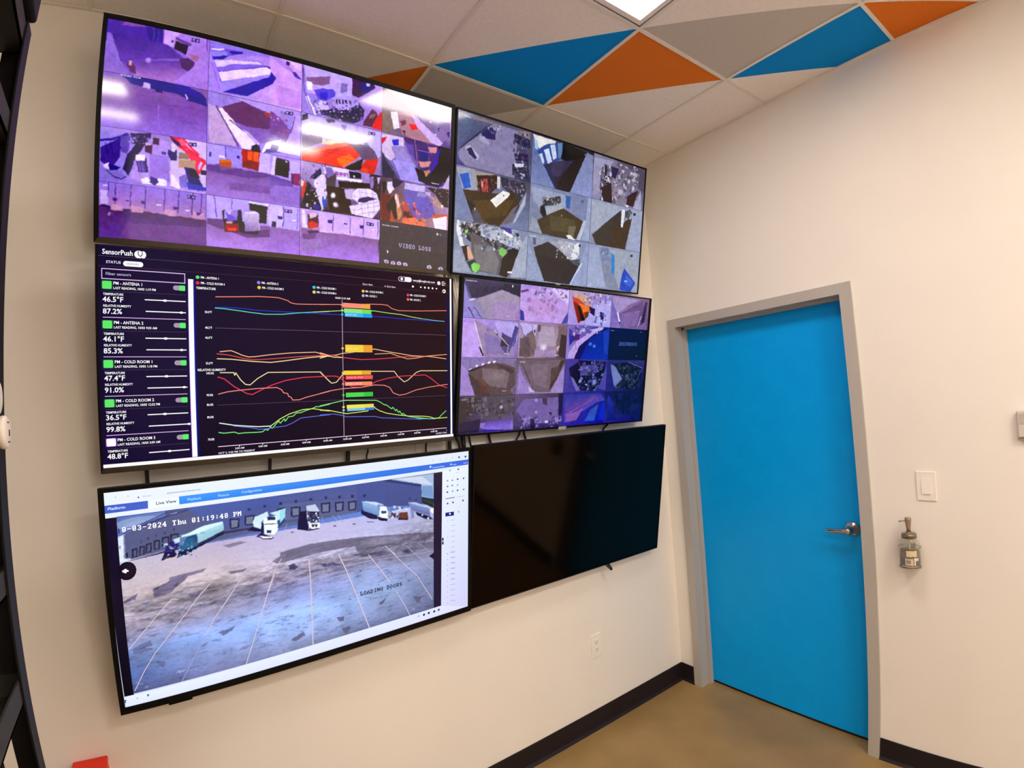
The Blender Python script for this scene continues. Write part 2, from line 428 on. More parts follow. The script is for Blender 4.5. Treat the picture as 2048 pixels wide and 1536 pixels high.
            im = im*t[..., None]*(1-.16*dark[..., None])
        g = im.mean(-1, keepdims=True); im = g+(im-g)*{1: 1.2, 2: .9, 4: 1.1, 5: .84}[s.seed//100]
        k_, g_ = {1: (1.26, .93), 2: (1.16, .93), 4: (1.14, .93)}.get(s.seed//100, (1.10, 1.03))
        im = ((im-.52)*k_+.52)*g_
        return np.clip(im, 0, None)**2
    def build(s, parent, m, y):
        im = s.finish(); nx = int((s.x1-s.x0)/s.STEP)+1; nz = int((s.z1-s.z0)/s.STEP)+1
        X = np.linspace(s.x0, s.x1, nx); Z = np.linspace(s.z1, s.z0, nz)
        V = np.zeros((nz, nx, 3)); V[..., 0] = X/1000; V[..., 1] = y; V[..., 2] = Z[:, None]/1000
        r = np.clip((s.z1-Z)/s.RES-.5, 0, s.h-1.001); c = np.clip((X-s.x0)/s.RES-.5, 0, s.w-1.001)
        ir, ic = r.astype(int), c.astype(int); fr, fc = (r-ir)[:, None, None], (c-ic)[None, :, None]
        col = (im[ir][:, ic]*(1-fc)+im[ir][:, ic+1]*fc)*(1-fr)+(im[ir+1][:, ic]*(1-fc)+im[ir+1][:, ic+1]*fc)*fr
        idx = np.arange(nz*nx).reshape(nz, nx)
        F = np.stack([idx[1:, :-1], idx[1:, 1:], idx[:-1, 1:], idx[:-1, :-1]], -1).reshape(-1, 4)
        me = bpy.data.meshes.new('camera_feed'); n = len(F)
        me.vertices.add(nz*nx); me.vertices.foreach_set('co', V.ravel())
        me.loops.add(n*4); me.loops.foreach_set('vertex_index', F.ravel().astype(np.int32))
        me.polygons.add(n); me.polygons.foreach_set('loop_start', np.arange(0, n*4, 4, dtype=np.int32)); me.polygons.foreach_set('loop_total', np.full(n, 4, np.int32))
        me.update(calc_edges=True)
        ca = me.color_attributes.new('shown', 'FLOAT_COLOR', 'POINT')
        ca.data.foreach_set('color', np.concatenate([col, np.ones((nz, nx, 1))], -1).ravel())
        me.materials.append(m)
        o = bpy.data.objects.new('camera_feed', me); COL.objects.link(o); o.parent = parent
        return o
def picture(data, seed):
    base = Picture(); p = base; feeds = []
    for ln in data.strip().split('\n'):
        q = ln.split('|'); k = q[0]
        P = [tuple(float(a)/2.5 for a in c.split(',')) for c in q[2].split(' ')]
        p = feeds[-1] if feeds and feeds[-1].open and k not in 'tm' else base
        if k == 'S':
            if feeds: feeds[-1].open = False
            f = Feed((*P[0], *P[1]), float(q[1]), seed*100+len(feeds)); f.open = True; feeds.append(f); base.boxes.append((P[0][0], P[1][0], P[0][1], P[1][1], 12))
        elif k == 'E': feeds[-1].open = False
        elif k == 'q': p.add(P, [lin(c) for c in q[1].split(';')])
        elif k == 'p': p.add(P, lin(q[1]))
        elif k == 'l':
            c, w = q[1].split(';'); c = lin(c); w = float(w)/2; L = p.layer(P)
            for i in range(len(P)-1):
                a, b_ = Vector(P[i]), Vector(P[i+1]); d = b_-a
                if d.length < .05: continue
                d.normalize(); nrm = Vector((-d.y, d.x))*w; e = d*w*.35
                p.add([tuple(a-e+nrm), tuple(a-e-nrm), tuple(b_+e-nrm), tuple(b_+e+nrm)], c, L)
        elif k == 'b':
            c1, c2 = q[1].split(';'); p.fan(P[0], P[1][0], P[1][1], lin(c1), lin(c2))
        elif k == 'r':
            (xa, za), (xb, zb) = P; r_ = min(abs(xb-xa), abs(za-zb))/2*(.95 if abs(xb-xa) > 1.4*abs(za-zb) else .3); out = []
            for cx, cz, a0 in ((xb-r_, za-r_, 0), (xa+r_, za-r_, 90), (xa+r_, zb+r_, 180), (xb-r_, zb+r_, 270)):
                for t_ in range(0, 91, 18): out.append((cx+r_*math.cos(R(a0+t_)), cz+r_*math.sin(R(a0+t_))))
            p.add(out, lin(q[1]))
        elif k == 's':
            n, sz, sd, *rc = q[3].split(','); rc = [float(a) for a in rc]; sz = float(sz); rnd = random.Random(int(sd)); cs = q[1].split(';'); mean = [sum(lin(c)[i] for c in cs)/len(cs) for i in range(3)]
            for _ in range(int(int(n)*1.9)):
                u, v = rnd.random(), rnd.random()
                a, b_, c_, d_ = [Vector(t_) for t_ in P]
                ct = (a*(1-u)+b_*u)*(1-v)+(d_*(1-u)+c_*u)*v
                ww = rnd.uniform(.2, .75)*sz; hh = ww*rnd.uniform(.35, 1.5); t_ = rnd.uniform(-.5, .5)
                pts = [(-1, -rnd.uniform(.5, 1)), (rnd.uniform(.4, 1), -1), (1, rnd.uniform(.3, 1)), (-rnd.uniform(.3, 1), 1)]
                pts = [(ct.x+ww*x*math.cos(t_)-hh*y*math.sin(t_), ct.y+ww*x*math.sin(t_)+hh*y*math.cos(t_)) for x, y in pts]
                pts = clip_rect(pts, rc)
                cc_ = lin(rnd.choice(cs))
                if len(pts) > 2: p.add(pts, tuple(.68*a_+.32*b__ for a_, b__ in zip(cc_, mean)))
        elif k == 'm':
            c, h_ = q[1].split(';'); h_ = float(h_); c = lin(c); st = q[3]; a, b_ = Vector(P[0]), Vector(P[1]); adv = (b_-a)/len(st); L = p.layer([P[0], (P[1][0], P[1][1]+h_)])
            for i, ch in enumerate(st):
                g = GL.get(ch, GL[' '])
                for r_ in range(7):
                    bits = int(g[2*r_:2*r_+2], 16); run = None
                    for cc in range(9):
                        on = cc < 8 and bits >> (7-cc) & 1
                        if on and run is None: run = cc
                        if not on and run is not None:
                            X0 = a.x+adv.x*(i+run/8.4); X1 = a.x+adv.x*(i+cc/8.4); Z1 = a.y+adv.y*i+h_*(1-r_/7); Z0 = Z1-h_/7*1.02
                            p.add([(X0, Z0), (X1, Z0), (X1, Z1), (X0, Z1)], c, L); run = None
        elif k == 't':
            c, sz, w = q[1].split(';'); sz = float(sz)*1.12; w = float(w); c = lin(c)
            V, F = text_mesh(q[3])
            if not V: continue
            pts = [(P[0][0]+x*sz*w, P[0][1]+y*sz) for x, y in V]; L = p.layer(pts)
            for f in F: p.add([pts[i] for i in f], c, L)
    return base, feeds
def screen_material(name, mottle, gloss, spec=.5, glow=1.0):
    m = bpy.data.materials.new(name); m.use_nodes = True; nt = m.node_tree; b = nt.nodes['Principled BSDF']
    b.inputs['Base Color'].default_value = (.004, .004, .005, 1); b.inputs['Roughness'].default_value = gloss; b.inputs['Specular IOR Level'].default_value = spec
    at = nt.nodes.new('ShaderNodeAttribute'); at.attribute_name = 'shown'
    tc = nt.nodes.new('ShaderNodeTexCoord'); out = at.outputs['Color']
    if mottle > 0:
        for sc, amt in ((38, mottle), (170, mottle*1.1)):
            n = nt.nodes.new('ShaderNodeTexNoise'); n.inputs['Scale'].default_value = sc; n.inputs['Detail'].default_value = 5; n.inputs['Roughness'].default_value = .65
            nt.links.new(tc.outputs['Object'], n.inputs['Vector'])
            mr = nt.nodes.new('ShaderNodeMapRange'); mr.inputs['From Min'].default_value = .3; mr.inputs['From Max'].default_value = .7
            mr.inputs['To Min'].default_value = 1-amt; mr.inputs['To Max'].default_value = 1+amt
            nt.links.new(n.outputs['Fac'], mr.inputs['Value'])
            mx = nt.nodes.new('ShaderNodeVectorMath'); mx.operation = 'SCALE'
            nt.links.new(out, mx.inputs[0]); nt.links.new(mr.outputs['Result'], mx.inputs['Scale']); out = mx.outputs['Vector']
    nt.links.new(out, b.inputs['Emission Color']); b.inputs['Emission Strength'].default_value = glow
    m.cycles.emission_sampling = 'NONE'
    return m
TVS = {1: {"x": -2.1094, "y": -0.1407, "z": 2.6789, "w": 1.2632, "h": 0.7257, "tilt": 11.349, "roll": 0.172, "yaw": -0.544, "trim": "bronze", "eye": 0.0, "label": "upper left television showing sixteen violet warehouse camera feeds and a video loss tile", "shows": "sixteen camera feeds with a strong violet cast"},
  2: {"x": -0.8384, "y": -0.1338, "z": 2.6916, "w": 1.2482, "h": 0.7201, "tilt": 11.574, "roll": 0.135, "yaw": -0.115, "trim": "tvblack", "badge": [0.0, 0.03, 0.005], "label": "upper right television showing nine grey-blue office and car park camera feeds", "shows": "nine grey-blue camera feeds of offices and a car park"},
  3: {"x": -2.1177, "y": -0.1125, "z": 1.9431, "w": 1.2205, "h": 0.6939, "tilt": 6.554, "roll": -0.084, "yaw": -0.265, "trim": "bronze", "eye": 0.0, "label": "middle left television showing a dark dashboard of temperature and humidity curves", "shows": "dark dashboard with coloured curves and a sensor list"},
  4: {"x": -0.8847, "y": -0.1339, "z": 1.9436, "w": 1.2114, "h": 0.6962, "tilt": 11.196, "roll": -0.698, "yaw": -0.751, "trim": "tvblack", "badge": [0.004, 0.05, 0.016, -0.008], "label": "middle right television showing sixteen feeds, violet on the left and dark blue on the right", "shows": "sixteen camera feeds fading from violet to dark blue"},
  5: {"x": -2.1048, "y": -0.1317, "z": 1.2142, "w": 1.2501, "h": 0.7066, "tilt": 7.859, "roll": 0.023, "yaw": 0.699, "trim": "tvblack", "eye": -0.455, "label": "lower left television showing trucks at loading docks in a white browser window", "shows": "loading yard with trucks inside a white and blue browser page"},
  6: {"x": -0.8545, "y": -0.1301, "z": 1.2178, "w": 1.2476, "h": 0.7173, "tilt": 10.319, "roll": -0.1, "yaw": -0.089, "trim": "tvblack", "label": "lower right television, switched off with a black screen", "shows": "dark switched-off glass"}}
PICS = {1: (-618, -345.5, 615, 346.5), 2: (-617, -353.5, 614.5, 352), 3: (-603, -329.5, 607, 346), 4: (-592, -340, 589, 342), 5: (-610, -331, 610, 341), 6: (-618, -352, 618, 353)}
DATA = {}
DATA[1] = """
q|12,10,24;12,10,24;12,10,24;12,10,24|-1545,866 1538,866 1538,-864 -1545,-864
S|1.5|-1543,436 -776,864
q|74,47,160;166,127,224;168,133,216;125,92,192|-1543,864 -776,864 -776,436 -1543,436
p|148,120,204|-1543,436 -1543,646 -1540,750 -1501,765 -1424,541 -1360,437 -1482,436
q|75,51,143;75,51,143;109,75,166;109,75,166|-1512,774 -1236,854 -975,660 -1427,544
q|109,75,166;109,75,166;177,132,204;177,132,204|-1427,544 -868,654 -1042,448 -1320,438
p|90,58,160|-1540,862 -1466,864 -1134,864 -1132,746 -1229,747 -1463,758 -1520,750
p|138,95,168|-1415,864 -1268,864 -1271,850 -1448,830
p|67,45,140|-1264,855 -1201,864 -1133,864 -1130,758 -1229,747
l|138,108,200;1.5|-1203,864 -1199,754
l|138,108,200;1.2|-1168,864 -1164,754
p|178,140,224|-1126,864 -799,864 -781,449 -1042,451 -942,544 -882,628 -897,663 -934,685 -923,766 -1045,736 -1126,748
p|207,170,240|-1123,864 -990,864 -1036,824 -1045,736 -1122,752
p|106,79,152|-1040,827 -914,796 -920,767 -1037,807
p|47,23,64|-1031,794 -936,774 -955,692 -1044,728
l|212,180,234;1.6|-924,774 -951,681
p|44,28,106|-1066,790 -1052,793 -1052,773 -1066,774
p|93,59,112|-1002,653 -933,670 -882,651 -888,611 -935,557 -985,580
p|168,116,156|-935,708 -849,706 -868,654 -912,675
b|185,160,234;109,75,166|-1227,586 23,26
p|106,59,110|-1385,515 -1361,558 -1325,520 -1314,454 -1356,468
p|208,168,192|-1364,557 -1344,554 -1345,516 -1365,519
l|107,81,176;1.2|-1540,628 -1375,449
l|58,35,120;2|-800,864 -793,768
p|43,33,96|-917,846 -853,851 -852,820 -915,815
p|201,184,238|-910,840 -896,841 -895,826 -910,824
p|185,168,224|-876,842 -861,842 -860,826 -875,826
l|123,88,184;1.2|-1271,531 -1176,536
S|1.5|-1543,3 -776,432
q|138,98,192;160,112,192;126,95,192;144,112,200|-1543,432 -776,432 -776,3 -1543,3
q|140,104,168;140,104,168;129,88,168;129,88,168|-1543,400 -781,432 -776,248 -1543,194
q|129,88,168;129,88,168;154,120,216;154,120,216|-1543,194 -776,248 -776,3 -1543,5
p|44,26,134|-1420,432 -924,432 -924,432 -831,406 -784,370 -782,301 -885,317 -1012,359 -1169,360 -1337,370
p|55,35,154|-1033,432 -924,432 -924,432 -831,406 -822,354 -992,386
p|201,176,232|-1252,399 -1204,401 -1209,355 -1263,359
p|42,24,110|-1170,378 -1115,374 -1114,341 -1164,338
p|232,216,250|-942,374 -924,340 -930,323 -946,358
p|31,18,104|-920,332 -886,332 -892,316 -927,316
l|169,138,224;1.5|-1141,256 -1134,39
l|106,74,152;2|-1192,246 -890,262
l|115,80,168;2|-998,133 -832,144
t|232,224,255;6;1|-1420,422|09-30-2024  19:21:38
S|1.5|-1543,-430 -776,0
q|168,147,224;168,138,200;196,166,240;140,116,204|-1543,0 -776,0 -776,-430 -1543,-430
p|159,139,224|-1543,-98 -1401,-40 -1276,-48 -1306,-216 -1369,-357 -1460,-340 -1543,-294
p|63,47,144|-1543,-112 -1543,-102 -1452,-81 -1356,-25 -1330,-35 -1400,-69 -1458,-100 -1542,-120
p|108,86,168|-1401,-54 -1329,-43 -1352,-194 -1398,-178
p|48,32,92|-1330,-20 -1185,-2 -1197,-64 -1249,-110 -1322,-100
p|44,26,80|-1352,-194 -1276,-78 -1224,-47 -1229,-100 -1274,-181 -1306,-245 -1337,-360 -1383,-315
p|71,48,138|-1540,-164 -1400,-69 -1404,-230 -1479,-329 -1538,-272
l|44,30,112;2|-1509,-123 -1488,-207
l|44,30,112;2|-1474,-103 -1449,-223
l|44,30,112;2|-1420,-65 -1398,-157
p|232,208,244|-1520,-298 -1474,-274 -1479,-329 -1512,-319
p|46,32,128|-1480,-285 -1396,-302 -1447,-346 -1479,-329
p|141,124,200|-1511,-340 -1389,-323 -1363,-378 -1433,-410 -1539,-409
l|31,22,86;2.5|-1498,-338 -1440,-381 -1388,-396 -1356,-370
p|185,156,230|-1210,-44 -1049,-46 -1038,-398 -1245,-406 -1324,-380 -1274,-210
p|161,131,216|-1195,-168 -1054,-160 -1046,-369 -1192,-376
p|87,48,88|-1174,-27 -1127,-30 -1130,-82 -1173,-82
p|87,48,88|-1230,-85 -1175,-83 -1178,-166 -1228,-152
p|216,184,224|-1230,-81 -1175,-83 -1186,-96 -1229,-100
p|244,228,250|-1294,-188 -1221,-174 -1215,-224 -1290,-232
p|91,70,144|-1293,-232 -1215,-224 -1206,-318 -1272,-321
l|140,120,184;2|-1273,-240 -1256,-311
l|140,120,184;2|-1247,-236 -1236,-316
p|42,28,96|-1228,-174 -1213,-223 -1203,-320 -1220,-313
p|95,76,154|-1109,-131 -1075,-133 -1078,-156 -1108,-154
p|239,228,252|-1255,-370 -1206,-356 -1166,-387 -1126,-351 -1066,-357 -1069,-406 -1245,-409
p|60,46,128|-1180,-344 -1140,-353 -1126,-381 -1152,-415 -1192,-391
p|216,192,240|-1037,0 -776,0 -776,-5 -776,-389 -1045,-399
p|76,40,102|-1046,0 -977,0 -946,-80 -988,-72 -1036,-36
l|224,48,92;7|-1023,0 -784,-166
l|224,48,92;7|-989,0 -826,-266
l|224,48,92;7|-1020,-2 -954,0 -834,-114
l|224,48,92;7|-911,-112 -778,-173
l|224,48,92;7|-833,-267 -788,-159
l|224,48,92;7|-981,-71 -785,-151
p|230,70,112|-918,-113 -820,-134 -847,-246 -868,-204
p|240,112,144|-995,-13 -947,-12 -926,-54 -967,-61
p|184,154,136|-979,-177 -862,-164 -861,-233 -985,-239
p|154,128,120|-980,-116 -911,-112 -910,-165 -986,-170
p|42,26,110|-944,-232 -861,-233 -797,-377 -839,-414 -909,-348
p|18,16,60|-916,-250 -854,-240 -818,-303 -895,-300
p|138,120,204|-978,-313 -923,-282 -908,-394 -977,-404
p|240,224,248|-1039,-300 -1012,-318 -964,-410 -984,-420 -1038,-398
p|60,48,112|-1062,-108 -1028,-117 -994,-96 -1000,-188 -1040,-195 -1061,-146
p|232,216,244|-1042,-60 -1008,-53 -1011,-122 -1034,-118
p|72,72,184|-923,-350 -776,-374 -776,-404 -908,-409
p|20,16,62|-819,-234 -776,-234 -776,-272 -812,-271
p|43,33,96|-909,-20 -850,-20 -849,-48 -908,-49
p|201,184,238|-903,-26 -890,-26 -889,-41 -903,-41
p|185,168,224|-871,-26 -857,-27 -857,-42 -871,-42
s|42,26,80;216,200,240;106,80,160;140,112,200|-1356,-47 -1198,-20 -1196,-86 -1354,-113|22,4.2,3,-617,-172,-310,-0
S|1.5|-1543,-862 -776,-433
q|163,140,224;127,95,180;106,74,152;107,74,144|-1543,-433 -776,-433 -776,-862 -1543,-862
q|154,128,216;154,128,216;166,128,200;166,128,200|-1542,-433 -776,-433 -776,-590 -1538,-538
q|166,128,200;166,128,200;176,136,188;176,136,188|-1538,-538 -776,-559 -776,-648 -1537,-618
q|92,60,108;92,60,108;108,74,152;108,74,152|-1537,-621 -776,-648 -776,-848 -1543,-862
p|119,80,144|-1408,-862 -1348,-735 -776,-707 -776,-848 -1134,-862
l|59,42,120;2.2|-1481,-433 -1485,-601
l|59,42,120;2.2|-1430,-434 -1434,-606
l|59,42,120;2.2|-1323,-433 -1328,-604
l|59,42,120;2.2|-1222,-433 -1226,-607
l|59,42,120;2.2|-1082,-433 -1087,-608
l|59,42,120;2.2|-980,-433 -986,-610
l|59,42,120;2.2|-877,-435 -882,-616
l|59,42,120;2.2|-811,-433 -816,-615
p|198,156,192|-1458,-596 -1380,-602 -1380,-646 -1464,-644
p|198,156,192|-1316,-596 -1238,-601 -1238,-645 -1322,-644
p|198,156,192|-1085,-593 -1004,-598 -1004,-643 -1092,-642
p|198,156,192|-874,-589 -790,-593 -790,-640 -880,-640
p|76,52,128|-1452,-546 -1419,-548 -1422,-568 -1448,-568
p|76,52,128|-1251,-550 -1218,-552 -1221,-573 -1248,-572
p|76,52,128|-1021,-566 -987,-566 -990,-588 -1018,-588
p|76,52,128|-852,-589 -818,-590 -821,-612 -849,-612
p|230,216,250|-1142,-560 -1108,-558 -1108,-568 -1142,-571
p|230,216,250|-932,-578 -898,-575 -898,-586 -932,-589
p|230,216,250|-1522,-452 -1490,-449 -1490,-459 -1522,-462
p|205,184,240|-1536,-495 -1484,-496 -1480,-604 -1535,-603
p|43,33,96|-915,-452 -856,-454 -856,-484 -915,-481
p|201,184,238|-910,-459 -896,-459 -896,-474 -910,-474
p|185,168,224|-878,-460 -864,-462 -864,-477 -878,-476
p|44,28,96|-1537,-610 -1470,-614 -1467,-624 -1537,-621
p|168,140,192|-1480,-662 -1464,-667 -1467,-697 -1483,-684
p|44,28,80|-1362,-554 -1339,-555 -1339,-564 -1361,-562
S|1.5|-773,436 -6,864
q|154,128,224;200,160,238;224,180,244;166,140,228|-773,864 -6,864 -6,436 -773,436
p|156,134,224|-773,754 -772,864 -203,864 -202,863 -546,801 -772,750
p|132,104,212|-760,808 -622,829 -562,829 -510,827 -619,766 -759,776
p|232,212,255|-760,800 -658,823 -658,807 -759,784
p|58,40,160|-621,813 -510,835 -509,815 -605,785
p|160,144,234|-755,774 -643,803 -619,766 -742,733
p|52,37,160|-753,730 -620,774 -662,734 -742,710
p|74,56,168|-749,716 -731,720 -653,456 -468,460 -257,626 -236,706 -245,752 -276,760 -316,766 -347,766 -386,788 -544,753 -690,699
p|228,204,255|-738,703 -618,738 -439,773 -386,784 -347,766 -710,651
p|143,118,220|-717,649 -565,716 -347,766 -316,762 -702,617
p|236,212,255|-702,613 -316,754 -276,736 -282,701 -670,538
p|166,144,228|-684,527 -539,594 -282,701 -290,675 -660,454
p|54,38,160|-660,454 -282,673 -276,760 -244,744 -234,673 -264,616 -468,460
p|176,144,232|-773,617 -773,760 -765,751 -660,462 -768,452
l|91,69,184;1.2|-755,683 -682,464
p|212,168,240|-288,864 -23,864 -16,612 -20,452 -276,447 -279,593 -233,630 -235,686 -284,739
p|182,144,230|-287,864 -257,864 -193,863 -19,736 -18,711 -102,764 -240,834
p|90,64,168|-98,773 -69,777 -19,736 -18,720 -76,737
p|232,200,255|-137,862 -23,861 -21,794 -46,796
p|58,36,104|-148,850 -119,852 -121,821 -150,821
p|199,154,232|-233,622 -16,612 -12,458 -197,450
S|1.5|-773,3 -6,432
q|160,136,216;168,148,224;168,144,232;162,132,216|-773,432 -6,432 -6,3 -773,3
p|164,140,220|-772,432 -542,432 -540,379 -678,324 -715,332 -769,335
p|191,164,238|-536,432 -190,432 -188,348 -305,362 -518,400
q|90,56,120;90,56,120;154,120,192;154,120,192|-664,324 -504,408 -188,340 -559,201
p|138,106,184|-559,224 -380,304 -187,266 -184,128 -253,105 -346,78 -453,144
p|106,64,112|-678,316 -504,408 -305,354 -188,340 -186,226 -454,200 -604,231
p|244,224,255|-689,306 -664,320 -514,171 -354,76 -436,12 -496,8 -692,282
p|200,176,234|-491,168 -454,160 -361,83 -384,62
p|196,168,216|-769,335 -700,319 -549,37 -556,16 -762,11
l|74,48,104;4|-708,326 -526,18
l|56,36,88;3|-604,231 -499,166
p|42,24,64|-426,3 -422,38 -384,70 -353,52 -352,3
p|244,230,255|-344,3 -300,96 -184,144 -183,33 -332,3
p|80,72,156|-299,39 -184,95 -183,33 -322,5
p|168,80,72|-328,356 -258,365 -218,341 -242,328 -304,322
p|154,74,92|-226,323 -188,324 -187,283 -217,284
p|189,160,234|-252,432 -19,432 -8,45 -268,58 -151,132 -112,206 -81,271 -67,374
p|126,84,160|-274,382 -226,361 -162,318 -113,256 -89,261 -143,142 -270,188
l|58,36,104;2.5|-59,376 -81,263 -143,134
l|106,74,154;2|-154,296 -89,269
s|140,74,80;168,106,136;106,64,112;200,160,208|-274,374 -116,412 -112,206 -270,172|26,5.1,5,-309,1,-2,173
p|43,33,96|-144,409 -79,414 -79,384 -144,380
p|201,184,238|-138,403 -123,404 -122,389 -138,388
p|185,168,224|-103,405 -88,406 -87,390 -103,389
p|232,212,255|-269,107 -151,124 -8,95 -8,37 -268,42
p|90,74,152|-253,94 -190,91 -213,37 -268,42
S|1.5|-773,-430 -6,0
q|164,144,230;184,160,238;168,136,220;140,112,200|-773,0 -6,0 -6,-430 -773,-430
p|168,148,234|-771,0 -504,0 -494,-162 -769,-171
p|187,166,242|-771,-9 -629,-5 -630,-146 -769,-167
l|74,56,160;2.4|-629,0 -624,-98
p|239,230,255|-678,-85 -635,-85 -635,-100 -678,-104
p|74,60,144|-754,-68 -736,-72 -736,-111 -753,-110
p|62,52,136|-536,-58 -514,-62 -517,-90 -540,-83
p|180,90,44|-678,-124 -587,-103 -579,-169 -546,-171 -546,-194 -670,-200
p|208,122,64|-671,-126 -591,-110 -587,-127 -670,-142
p|160,44,16|-500,0 -353,0 -362,-162 -494,-154
p|240,106,24|-451,-6 -417,-5 -416,-84 -450,-82
p|240,112,32|-406,-5 -364,-1 -363,-82 -408,-84
p|128,28,8|-495,-98 -363,-90 -364,-158 -493,-150
p|205,184,246|-352,-3 -283,0 -228,0 -234,-180 -358,-169
l|112,88,184;1.5|-228,-23 -230,-138
q|124,90,152;124,90,152;166,132,212;166,132,212|-769,-179 -180,-170 -178,-417 -767,-426
p|108,74,144|-769,-179 -670,-162 -663,-207 -494,-162 -494,-186 -358,-169 -218,-185 -448,-242 -768,-225
p|132,96,168|-596,-298 -179,-277 -178,-343 -596,-361
p|28,16,48|-228,-23 -182,-14 -180,-195 -230,-171
p|180,156,240|-267,0 -6,0 -6,-242 -265,-206
p|28,16,40|-218,-14 -99,-23 -106,-178 -230,-171
p|228,208,250|-236,-5 -216,-11 -228,-171 -265,-169
p|200,176,244|-96,-23 -7,-10 -6,-102 -6,-126 -102,-177
p|138,42,108|-87,-137 -9,-123 -8,-236 -74,-230
p|94,28,80|-87,-137 -66,-138 -65,-229 -78,-223
q|106,80,156;106,80,156;164,132,212;164,132,212|-265,-178 -82,-207 -6,-411 -263,-418
p|154,124,204|-217,-263 -6,-244 -6,-412 -263,-418 -264,-304
p|234,224,255|-136,-30 -116,-31 -118,-44 -136,-43
S|1.5|-773,-862 -6,-433
q|180,160,240;188,164,240;176,136,220;168,132,216|-773,-433 -6,-433 -6,-862 -773,-862
p|192,170,244|-767,-433 -502,-433 -447,-434 -447,-506 -432,-616 -668,-624 -767,-620
l|60,46,140;2.2|-715,-433 -693,-611
l|74,60,152;2|-578,-433 -574,-524
p|30,20,40|-436,-452 -286,-458 -293,-614 -355,-614 -378,-520 -432,-512
p|230,216,255|-440,-436 -271,-439 -278,-461 -436,-452
p|208,184,244|-282,-466 -178,-458 -176,-632 -289,-622
q|140,104,160;140,104,160;184,144,224;184,144,224|-767,-628 -176,-640 -176,-862 -767,-851
p|110,76,128|-767,-628 -632,-619 -632,-722 -476,-711 -355,-680 -176,-640 -176,-716 -446,-756 -767,-675
p|28,20,48|-654,-551 -632,-532 -632,-619 -595,-590 -551,-584 -522,-524 -499,-521 -492,-616 -473,-622 -469,-710 -632,-726 -639,-636
p|124,100,200|-624,-555 -529,-542 -529,-613 -610,-640
p|208,192,240|-610,-553 -581,-548 -580,-572 -610,-572
p|168,136,224|-573,-532 -529,-526 -536,-598 -573,-579
p|200,168,160|-624,-634 -566,-630 -573,-651 -621,-657
p|138,36,32|-632,-650 -522,-644 -514,-707 -628,-721
p|240,80,48|-606,-691 -536,-684 -540,-706 -602,-710
q|212,196,234;212,196,234;154,128,184;154,128,184|-473,-534 -363,-526 -355,-684 -465,-689
p|240,228,250|-473,-530 -371,-523 -371,-536 -471,-545
l|232,218,244;2|-359,-534 -354,-684
p|44,36,96|-242,-583 -211,-583 -214,-641 -246,-637
p|74,44,76|-551,-716 -355,-684 -370,-722 -446,-723
p|196,174,246|-263,-434 -68,-433 -6,-433 -6,-639 -262,-640
p|212,194,252|-263,-443 -152,-442 -151,-625 -262,-632
l|58,44,128;2.6|-148,-442 -151,-625
l|108,84,184;2|-22,-448 -29,-634
p|43,33,96|-140,-462 -74,-463 -74,-493 -140,-492
p|201,184,238|-134,-468 -118,-468 -118,-484 -134,-484
p|185,168,224|-98,-470 -83,-470 -83,-486 -98,-486
p|244,236,255|-74,-546 -38,-545 -38,-558 -74,-558
p|58,44,120|-203,-529 -160,-528 -159,-556 -199,-557
p|44,28,76|-246,-584 -211,-584 -214,-638 -246,-638
q|148,112,176;148,112,176;176,136,224;176,136,224|-262,-640 -6,-648 -6,-860 -262,-862
S|1.5|-2,436 765,864
q|180,154,234;192,164,236;162,132,208;154,132,216|-2,864 765,864 765,436 -2,436
p|164,140,220|-2,524 -2,864 18,864 34,624 113,450 122,444 1,440
p|244,232,255|101,436 26,580 51,595 133,436
l|92,72,156;3|-2,858 13,636 105,440
p|200,176,240|10,864 455,864 456,683 298,624 42,626
p|138,106,148|30,758 248,826 246,753 174,720 106,711 39,726
p|246,236,255|35,721 81,725 91,656 41,651
p|106,90,208|100,666 175,695 278,714 305,695 297,650 212,594 144,585
p|74,60,192|159,657 227,675 220,596 161,589
p|136,120,184|350,790 412,802 410,723 348,698
p|74,24,84|456,864 676,864 692,835 528,702 460,710
p|44,26,128|542,856 657,864 672,864 619,780 545,760
p|216,192,224|598,858 635,860 631,836 598,832
p|212,192,244|111,543 212,585 248,526 156,460
p|184,164,234|298,642 456,700 530,632 388,544 300,556
p|40,24,76|155,486 248,517 300,556 336,530 441,574 530,641 587,594 571,501 481,444 302,444 181,458
s|28,16,64;44,30,96;216,200,240;138,116,192;240,232,255;74,58,144|102,574 566,694 572,483 107,372|60,6.7,7,-1,174,306,346
p|90,48,80|590,505 661,630 709,606 752,455 572,448
p|208,32,60|742,615 761,628 765,481 765,445 666,444 674,490
p|140,104,120|644,572 700,595 682,546 626,523
p|34,20,72|306,629 320,628 325,588 311,593
p|34,20,72|333,635 347,634 352,595 337,600
p|34,20,72|364,642 378,642 382,603 368,608
p|34,20,72|393,649 407,648 412,610 397,615
S|1.5|-2,3 765,432
q|184,168,224;180,156,224;154,128,176;192,164,232|-2,432 765,432 765,3 -2,3
p|200,184,240|2,415 752,419 758,194 721,142 486,252 186,238 1,248
p|140,124,152|5,240 186,255 186,204 103,152 8,107
p|232,220,200|186,230 396,250 360,216 187,187
q|240,144,128;240,144,128;232,60,16;232,60,16|12,100 396,250 587,221 10,7
p|232,72,24|9,40 188,128 441,224 597,205 543,140 471,82 382,12 190,17 10,7
p|248,128,48|324,82 452,152 507,106 400,20 364,26
p|176,32,8|10,3 10,7 190,13 382,10 470,3
p|224,56,16|188,128 441,224 487,199 223,92
l|168,40,16;1.4|79,88 489,94
l|168,40,16;1.4|154,120 534,138
l|168,40,16;1.4|239,147 579,175
l|168,40,16;1.4|122,12 361,198
l|168,40,16;1.4|224,15 450,209
p|108,88,120|414,236 633,275 700,227 740,154 580,122 486,217
